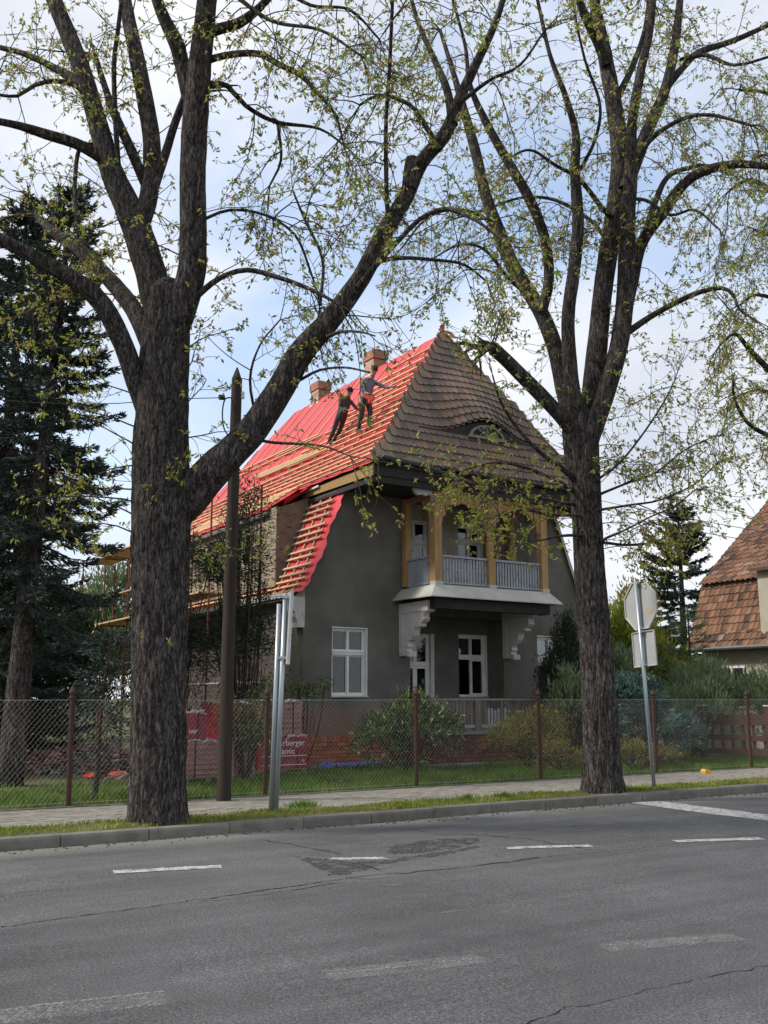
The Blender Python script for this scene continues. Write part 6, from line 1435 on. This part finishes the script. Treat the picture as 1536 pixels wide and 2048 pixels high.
for y in (20.4, 17.4):
    wn_ = MB().box(XW - .02, XW + .02, y - .5, y + .5, 1.3, 2.6).build('window', M['dark'], nb)
    MB().box(XW - .04, XW - .02, y - .5, y - .43, 1.3, 2.6).box(XW - .04, XW - .02, y + .43, y + .5, 1.3, 2.6).box(XW - .04, XW - .02, y - .43, y + .43, 2.53, 2.6).box(XW - .04, XW - .02, y - .43, y + .43, 1.3, 1.37).box(XW - .04, XW - .02, y - .03, y + .03, 1.37, 2.53).build('frame', M['whiteframe'], wn_)
# service cables from the right
for i, (x0, y0, x1, y1) in enumerate(((1380, 1028, 1560, 1070), (1410, 1058, 1560, 1092))):
    a = onD(x0 - 320, y0 - 60, 40); c = onD(x1, y1, 30); m = MB(); m.tube(spline([a, (a + c) / 2 - (0, 0, .1), c], 1.0), .011, 4)
    tag(m.build('overhead_cable', M['black'], origin=tuple(a)), ('upper' if i == 0 else 'lower') + ' thin overhead cable running to the neighbouring roof', 'cable', 'overhead cables')

# ------------------------------------------------------------------ scaffold on the house side
sc = thing('scaffold', (9.2, 25.0, .1), 'rusty tubular scaffold with plank decks along the house side', 'scaffold')
def pole(x, y, z1, z0=.1): 
    m = MB(); m.tube([(x, y, z0), (x, y, z1)], .026, 8); 
    for z in np.arange(1.0, z1, .95): m.tube([(x, y, z - .05), (x, y, z + .05)], .042, 8)
    return m.build('standard', M['scafrust'], sc)
SY = (20.0, 23.0, 26.2, 29.6, 32.2)
for y in SY: pole(9.2, y, 7.2 if y == 23.0 else (6.6 if y > 29 else 6.4 if y < 21 else 6.6))
for y in SY[1:]: pole(9.95, y, 6.3)
pole(10.0, 33.8, 6.2); pole(8.9, 33.8, 6.2)
def deckz(z, y0, y1):
    for i in range(3): bpiece('plank', M['batten'], sc, 9.15 + i * .27, 9.4 + i * .27, y0, y1, z, z + .045)
deckz(6.22, 29.2, 34.2); deckz(4.0, 28.6, 34.6); deckz(4.25, 23.6, 28.4)
for (y0, y1, z) in ((29.0, 33.0, 4.85), (29.2, 34, 1.95), (19.8, 23.2, 1.95), (23.0, 26.2, 1.95), (26.2, 29.6, 2.0)):
    m = MB(); m.tube([(9.15, y0, z), (9.15, y1, z)], .024, 8); m.build('guard_rail', M['edge'] if z < 2.5 else M['batten'], sc)
for y in SY[2:]:
    for z in (3.95, 6.17): MB().tube([(9.05, y, z), (10.2, y, z)], .024, 8).build('transom_tube', M['scafrust'], sc)
beampiece('brace', M['batten'], sc, (9.1, 32.4, 4.0), (8.4, 33.9, 1.2), .11, .05)
# ------------------------------------------------------------------ rubble, scraps
b0_ = onz(65, 1543, .1); rb = MB(); N = 1100
for i in range(N):
    u, v_ = rng.uniform(-1, 1), rng.uniform(-1, 1)
    if u * u + v_ * v_ > 1: continue
    x = 6.0 + u * 1.5; y = 21.9 + v_ * 1.5; z = .1 + .5 * (1 - u * u - v_ * v_) ** .8 * rng.uniform(.55, 1.05); q = Vector(rng.normal(size=3) * .45 + np.array([0, 0, 1])).normalized(); e = q.orthogonal().normalized(); e = (Matrix.Rotation(rng.uniform(0, 6.28), 3, q) @ e); u2 = q.cross(e)
    rb.obox((x, y, z), (e, u2, q), (rng.uniform(.08, .24), rng.uniform(.06, .17), .016))
tag(rb.build('tile_rubble', M['rubble'], origin=(6.0, 21.9, .1)), 'heap of broken old roof tiles behind the fence, left of the big trunk', 'rubble pile', None, 'stuff')
b = onz(213, 1556, .1); V = []
for i in range(7):
    for j in range(5): V.append((b[0] - .35 + i * .12, b[1] - .1 + j * .13, .12 + .1 * abs(math.sin(i * .9)) * (1 - j * .1) + .02 * math.sin(j * 2 + i)))
tag(MB().add(V, np.array([[i * 5 + j, i * 5 + j + 1, i * 5 + 6 + j, i * 5 + 5 + j] for i in range(6) for j in range(4)])).build('membrane_scrap', M['redtool'], origin=(b[0], b[1], .1)), 'bright red membrane scrap on the grass beside the big trunk', 'membrane')
for i, (px, py, L, an, lab) in enumerate(((232, 1560, .5, .3, 'pale timber offcut leaning by the red membrane scrap, left one'), (243, 1562, .45, .9, 'pale timber offcut at the base of the big trunk, right one'), (222, 1567, .7, -.1, 'long pale timber offcut lying flat before the red scrap'))):
    p = onz(px, py, .1); o = MB().beam((p[0] - L / 2 * math.cos(an), p[1] - L / 2 * math.sin(an), .13), (p[0] + L / 2 * math.cos(an), p[1] + L / 2 * math.sin(an), .2 if i < 2 else .14), .09, .04).build('timber_offcut', M['pallet'], origin=(p[0], p[1], .1)); tag(o, lab, 'timber', 'timber offcuts by the tree')
# crumpled blue tarpaulin
nx2, ny2 = 46, 14; V = []
for i in range(nx2):
    for j in range(ny2):
        u = i / (nx2 - 1); v_ = j / (ny2 - 1); x = 10.35 + u * 1.75; y = 19.0 + v_ * .75
        z = .13 + .17 * abs(mnoise.noise((x * 3.1, y * 3.3, 1))) * math.sin(math.pi * min(1, v_ + .15)) ** .5 + .12 * abs(mnoise.noise((x * 7, y * 7, 3))) ; z = .105 + (z - .105) * min(1, 6 * u, 6 * (1 - u)) 
        V.append((x, y, z))
tag(MB().add(V, np.array([[i * ny2 + j, i * ny2 + j + 1, (i + 1) * ny2 + j + 1, (i + 1) * ny2 + j] for i in range(nx2 - 1) for j in range(ny2 - 1)])).build('tarpaulin', M['tarp'], origin=(11, 19.3, .1)), 'crumpled blue tarpaulin lying below the brick plinth', 'tarpaulin')

# ------------------------------------------------------------------ pallets of new roof tiles
def text_mesh(s, size, mat, parent, loc, ax_, name='lettering'):
    cu = bpy.data.curves.new('lettering', 'FONT'); cu.body = s; cu.size = size; cu.extrude = .0015; tmp = bpy.data.objects.new('tmp_text', cu); COL.objects.link(tmp)
    dg = bpy.context.evaluated_depsgraph_get(); me = bpy.data.meshes.new_from_object(tmp.evaluated_get(dg)); bpy.data.objects.remove(tmp)
    me.materials.clear(); me.materials.append(mat); return piece(name, mat, parent, loc, ax_, (1, 1, 1), me)
def pack(label, x, y, z0, w, d, h, cover, base=True, rot=0.0, lines=None, sheets=True):
    c, s = math.cos(rot), math.sin(rot); ex = np.array([c, s, 0]); ey_ = np.array([-s, c, 0]); t = thing('tile_pallet', (x, y, z0), label, 'pallet', 'pallets of new roof tiles'); o = np.array([x, y, z0]); hb = .13 if base else .0
    if base:
        for i in range(3): piece('pallet_block', M['pallet'], t, o + ex * (i - 1) * (w / 2 - .06) + ZZ * .06, (ex, ey_, ZZ), (.1, d * .98, .08))
        for j in range(5): piece('pallet_board', M['pallet'], t, o + ey_ * (j - 2) * (d / 4 - .03) + ZZ * .115, (ex, ey_, ZZ), (w, .1, .022))
    # wrapped load: slightly bulging shell
    n = 14; m = MB(); V = []; ring = []
    per = [(-1 + 2 * k / n, -1) for k in range(n)] + [(1, -1 + 2 * k / n) for k in range(n)] + [(1 - 2 * k / n, 1) for k in range(n)] + [(-1, 1 - 2 * k / n) for k in range(n)]
    K = 9; sd = x * 3 + z0
    for k in range(K):
        zz = hb + h * k / (K - 1)
        for a, q in per:
            p = o + ex * a * w / 2 + ey_ * q * d / 2 + ZZ * zz; b_ = .016 * mnoise.noise((a * 4 + sd, q * 4, zz * 5)) + .008 * mnoise.noise((a * 11 + sd, q * 11, zz * 16)); V.append(p + (ex * a + ey_ * q) * b_)
    N_ = 4 * n; m.add(V, np.array([[k * N_ + i, k * N_ + (i + 1) % N_, (k + 1) * N_ + (i + 1) % N_, (k + 1) * N_ + i] for k in range(K - 1) for i in range(N_)])); tp_ = o + ZZ * (hb + h); m.add([tp_ + ex * a * w / 2 + ey_ * q * d / 2 + ZZ * .0 for a, q in per] + [tp_ + ZZ * .02], [[i, (i + 1) % N_, N_] for i in range(N_)])
    m.build('wrapped_load', M[cover], t, smooth=False)
    if sheets:
        tt = MB(); 
        for k in range(28):
            a = rng.uniform(-.48, .48) * w; b2 = rng.uniform(-.52, -.3) * d; sz = rng.uniform(.05, .16); tt.obox(o + ex * a + ey_ * b2 + ZZ * (hb + h + rng.uniform(-.02, .03)), (unit(ex + .4 * rng.normal(size=3)), unit(ey_ + .01), unit(ZZ + .01)), (sz, sz * .7, .012))
        tt.build('torn_film', M['whitefilm'], t, kind='stuff')
    for k in (-.28, .28): piece('strap', M['black'], t, o + ex * k * w - ey_ * (d / 2 + .013) + ZZ * (hb + h / 2), (ex, ey_, ZZ), (.025, .004, h))
    if cover == 'clearfilm':
        for k in range(7): piece('tile_edge', M['packtile'], t, o - ey_ * (d / 2 + .006) + ZZ * (hb + h * (k + .5) / 7), (ex, ey_, ZZ), (w * .9, .012, .02))
    for (s_, size, fx, fz) in (lines or ()): text_mesh(s_, size, M['white'], t, o - ey_ * (d / 2 + .03) + ex * fx * w + ZZ * (hb + h * fz), (ex, ZZ, -ey_))
    if lines and len(lines) > 1:
        for fz in (.40, .12): piece('white_line', M['white'], t, o - ey_ * (d / 2 + .022) + ZZ * (hb + h * fz), (ex, ey_, ZZ), (w * .94, .003, .012))
    return t
pack('red film pack with white lettering standing before the brick plinth', 8.86, 18.4, .1, 1.08, .85, .62, 'redfilm', True, .06, [('Wienerberger', .165, -.46, .72), ('Keramic', .165, -.30, .46), ('CE', .06, .36, .2)], True)
pack('pale film-wrapped tile stack on top of the lettered red pack', 8.84, 18.45, .87, .92, .8, .68, 'clearfilm', False, .05)
pack('dark red wrapped pack behind the V-stemmed shrub', 7.95, 18.75, .1, .7, .8, 1.28, 'redfilm', True, .05, None, True)
pack('narrow film-wrapped tile stack right of the utility pole', 7.66, 17.5, .1, .42, .7, .62, 'clearfilm', True, .08)
pack('wide film-wrapped tile stack between big trunk and utility pole', 6.82, 17.25, .1, 1.0, .85, .62, 'clearfilm', True, .06)
pack('bright red lettered pack on top of the wide tile stack', 6.42, 17.3, .87, .72, .75, .48, 'redfilm', False, .06, [('uer', .13, .03, .25)], True)
bb = onz(400, 1500, .1)
pack('yellow-wrapped insulation pack far behind the pallets', 8.2, 22.4, .1, .9, .9, 1.2, 'osb', False, 0, None, False)

# ------------------------------------------------------------------ roofers
def person(label, origin, face, J, cols, hair, height=1.0, extras=None):
    """J: joints in a local frame (f forward, l left, u up), metres; one skinned body"""
    face = unit(np.array([face[0], face[1], 0.0])); left = np.cross(ZZ, face); O = np.array(origin, float)
    def W(p): return O + (face * p[0] + left * p[1] + ZZ * p[2]) * height
    names = list(J); idx = {n: i for i, n in enumerate(names)}
    bones = [('pelvis', 'belly'), ('belly', 'chest'), ('chest', 'neck'), ('neck', 'head'), ('head', 'crown'), ('chest', 'sh_l'), ('sh_l', 'el_l'), ('el_l', 'wr_l'), ('wr_l', 'ha_l'), ('chest', 'sh_r'), ('sh_r', 'el_r'), ('el_r', 'wr_r'), ('wr_r', 'ha_r'), ('pelvis', 'hp_l'), ('hp_l', 'kn_l'), ('kn_l', 'an_l'), ('an_l', 'toe_l'), ('pelvis', 'hp_r'), ('hp_r', 'kn_r'), ('kn_r', 'an_r'), ('an_r', 'toe_r')]
    for side in 'lr':
        ha = np.array(J['ha_' + side][:3]); wr = np.array(J['wr_' + side][:3]); d = unit(ha - wr); sdv = unit(np.cross(d, np.array([.3, 0, 1]))); n2 = np.cross(d, sdv)
        for k, (o_s, ln, bend) in enumerate(((.030, .075, .3), (.010, .085, .25), (-.010, .08, .3), (-.030, .065, .4))):
            a = ha + sdv * o_s; nm = f'f{k}{side}'; J[nm + 'a'] = (*(a + d * .01), .011); J[nm + 'b'] = (*(a + d * ln * .6 - n2 * .02 * bend), .009); J[nm + 'c'] = (*(a + d * ln - n2 * .08 * bend), .007); bones += [('ha_' + side, nm + 'a'), (nm + 'a', nm + 'b'), (nm + 'b', nm + 'c')]
        a = wr + d * .03 + sdv * .03; J['t' + side + 'a'] = (*(a + sdv * .012), .012); J['t' + side + 'b'] = (*(a + sdv * .035 + d * .045), .009); bones += [('wr_' + side, 't' + side + 'a'), ('t' + side + 'a', 't' + side + 'b')]
    names = list(J); idx = {n: i for i, n in enumerate(names)}
    me = bpy.data.meshes.new('person'); me.from_pydata([tuple(W(J[n][:3]) - O) for n in names], [(idx[a], idx[b_]) for a, b_ in bones], []); ob = bpy.data.objects.new('tmp_person', me); COL.objects.link(ob)
    sk_ = ob.modifiers.new('skin', 'SKIN'); sk_.use_smooth_shade = True; sv = me.skin_vertices[0].data
    for n in names:
        r = J[n][3] * height; r2 = J[n][4] * height if len(J[n]) > 4 else r; sv[idx[n]].radius = (r, r2); sv[idx[n]].use_root = (n == 'pelvis')
    ss_ = ob.modifiers.new('sub', 'SUBSURF'); ss_.levels = 2; ss_.render_levels = 2
    dg = bpy.context.evaluated_depsgraph_get(); bm_ = bpy.data.meshes.new_from_object(ob.evaluated_get(dg)); bpy.data.objects.remove(ob)
    bm_.materials.clear(); order = ['skin', cols['top'], cols['legs'], 'shoe']
    for k in order: bm_.materials.append(M[k])
    zone = {}
    for a, b_ in bones:
        if b_ in ('head', 'crown') or b_.startswith('ha_') or b_[0] in 'f' or b_[0] == 't' and not b_.startswith('toe'): z_ = 0
        elif b_.startswith('toe'): z_ = 3
        elif b_.startswith(('hp', 'kn', 'an')): z_ = 2
        else: z_ = 1
        zone[(a, b_)] = z_
    seg = [(W(J[a][:3]) - O, W(J[b_][:3]) - O, zone[(a, b_)], (J[a][3] + J[b_][3]) / 2 * height) for a, b_ in bones]
    for p in bm_.polygons:
        c = np.array(p.center); best = 1e9; bz = 0
        for a, b_, z_, r in seg:
            ab = b_ - a; t = np.clip(((c - a) @ ab) / (ab @ ab + 1e-9), 0, 1); dd = np.linalg.norm(c - a - ab * t) - r
            if dd < best: best = dd; bz = z_
        p.material_index = bz; p.use_smooth = True
    root = thing('person', tuple(O), label, 'person', 'roofers at work on the red roof')
    bo = bpy.data.objects.new('body', bm_); COL.objects.link(bo); bo.parent = root; ORIGIN[bo.name] = ORIGIN[root.name]
    # head details
    H = W(J['head'][:3]); C2 = W(J['crown'][:3]); upv = unit(C2 - H); fv = unit(face - upv * (face @ upv)); lv = np.cross(upv, fv); hc = (H + C2) / 2
    s_ = height; hd = MB()
    u_, v2 = np.meshgrid(np.linspace(0, math.pi, 10), np.linspace(0, 2 * math.pi, 16, endpoint=False), indexing='ij')
    def ell(c, rx, ry, rz, cut=None):
        V = [c + fv * rx * math.sin(a) * math.cos(b2) + lv * ry * math.sin(a) * math.sin(b2) + upv * rz * math.cos(a) for a, b2 in zip(u_.ravel(), v2.ravel())]
        return V, np.array([[i * 16 + j, i * 16 + (j + 1) % 16, (i + 1) * 16 + (j + 1) % 16, (i + 1) * 16 + j] for i in range(9 if cut is None else cut) for j in range(16)])
    V, F_ = ell(hc + upv * .035 * s_ - fv * .012 * s_, .108 * s_, .088 * s_, .118 * s_, 5); hd.add(V, F_); hd.build('hat' if hair == 'hat' else 'hair', M[hair], root, smooth=True)
    fm = MB(); V, F_ = ell(hc + fv * .092 * s_ - upv * .012 * s_, .022 * s_, .012 * s_, .022 * s_); fm.add(V, F_)
    for sg2 in (-1, 1): V, F_ = ell(hc + lv * sg2 * .085 * s_, .02 * s_, .012 * s_, .03 * s_); fm.add(V, F_)
    fm.build('nose_and_ears', M['skin'], root, smooth=True)
    em = MB()
    for sg2 in (-1, 1): V, F_ = ell(hc + fv * .086 * s_ + lv * sg2 * .032 * s_ + upv * .012 * s_, .012 * s_, .014 * s_, .008 * s_); em.add(V, F_)
    V, F_ = ell(hc + fv * .086 * s_ - upv * .055 * s_, .01 * s_, .024 * s_, .006 * s_); em.add(V, F_); em.build('eyes_and_mouth', M['hair'], root, smooth=True)
    if extras: extras(root, W)
    return root
def roofpt(x, y, off=.1):
    d = ray(x, y); k = (ZR - ZK) / (AT - AK); t = (ZK - CAMH - k * (EX + AK)) / (d[2] - k * d[0]); return CC + d * t + NAL * off
f1 = roofpt(733, 868); f2 = roofpt(664, 893)
# local frame: forward is along the battens towards the street, left is up the slope
J1 = dict(pelvis=(.06, 0, .82, .125, .14), belly=(.09, .0, .98, .12, .14), chest=(.15, .0, 1.22, .13, .165), neck=(.24, .0, 1.40, .052), head=(.29, .0, 1.47, .07), crown=(.33, .0, 1.60, .085),
          sh_l=(.17, .18, 1.30, .066), el_l=(.38, .27, 1.12, .046), wr_l=(.62, .26, 1.04, .034), ha_l=(.68, .26, 1.03, .03), sh_r=(.17, -.18, 1.30, .066), el_r=(.12, -.26, 1.04, .046), wr_r=(.26, -.22, .90, .034), ha_r=(.32, -.20, .87, .03),
          hp_l=(.06, .1, .78, .098), kn_l=(.1, .14, .50, .07), an_l=(.0, .16, .20, .052), toe_l=(.16, .16, .15, .042), hp_r=(.06, -.09, .78, .098), kn_r=(.02, -.1, .40, .07), an_r=(-.16, -.06, .05, .052), toe_r=(.0, -.06, -.02, .042))
def ex1(root, W):
    m = MB(); a = W((.34, -.22, .86)); b_ = W((.52, -.1, .72)); m.beam(a, b_, .12, .14); m.beam(W((.44, -.16, .8)), W((.5, -.18, .62)), .07, .07); m.build('nail_gun', M['redtool'], root)
    MB().beam(W((.04, -.15, .92)), W((.06, -.17, .72)), .05, .05).build('hammer_loop', M['white'], root)
for k_ in J1:
    if k_[:2] in ('pe', 'be', 'ch', 'ne', 'he', 'cr', 'sh', 'el', 'wr', 'ha'): J1[k_] = (J1[k_][0] * 1.35 + .02, *J1[k_][1:])
person('roofer in blue-grey shirt standing upright on the battens holding a red tool', tuple(f1), (.12, -1), J1, dict(top='shirt', legs='trousers'), 'hair', .97, ex1)
J2 = dict(pelvis=(.40, 0, .68, .125, .14), belly=(.42, .0, .87, .115, .135), chest=(.50, .02, 1.08, .125, .16), neck=(.56, .02, 1.26, .05), head=(.60, .02, 1.33, .07), crown=(.63, .02, 1.46, .085),
          sh_l=(.52, .18, 1.16, .062), el_l=(.62, .26, .92, .044), wr_l=(.82, .24, .80, .033), ha_l=(.88, .24, .78, .03), sh_r=(.50, -.17, 1.16, .062), el_r=(.52, -.22, .88, .044), wr_r=(.74, -.16, .74, .033), ha_r=(.80, -.15, .72, .03),
          hp_l=(.35, .1, .68, .096), kn_l=(.20, .13, .36, .068), an_l=(-.04, .15, .1, .05), toe_l=(.1, .15, .04, .042), hp_r=(.35, -.09, .68, .096), kn_r=(.24, -.1, .34, .068), an_r=(.04, -.06, .03, .05), toe_r=(.18, -.06, -.03, .042))
for k_ in J2:
    if k_[:2] in ('pe', 'be', 'ch', 'ne', 'he', 'cr', 'sh', 'el', 'wr', 'ha', 'hp', 'kn'): J2[k_] = (J2[k_][0] * 1.5, J2[k_][1], J2[k_][2] * .94, *J2[k_][3:])
person('roofer in black knitted hat leaning forward over the battens', tuple(f2), (.12, -1), J2, dict(top='greytop', legs='trousers'), 'hat', .95)
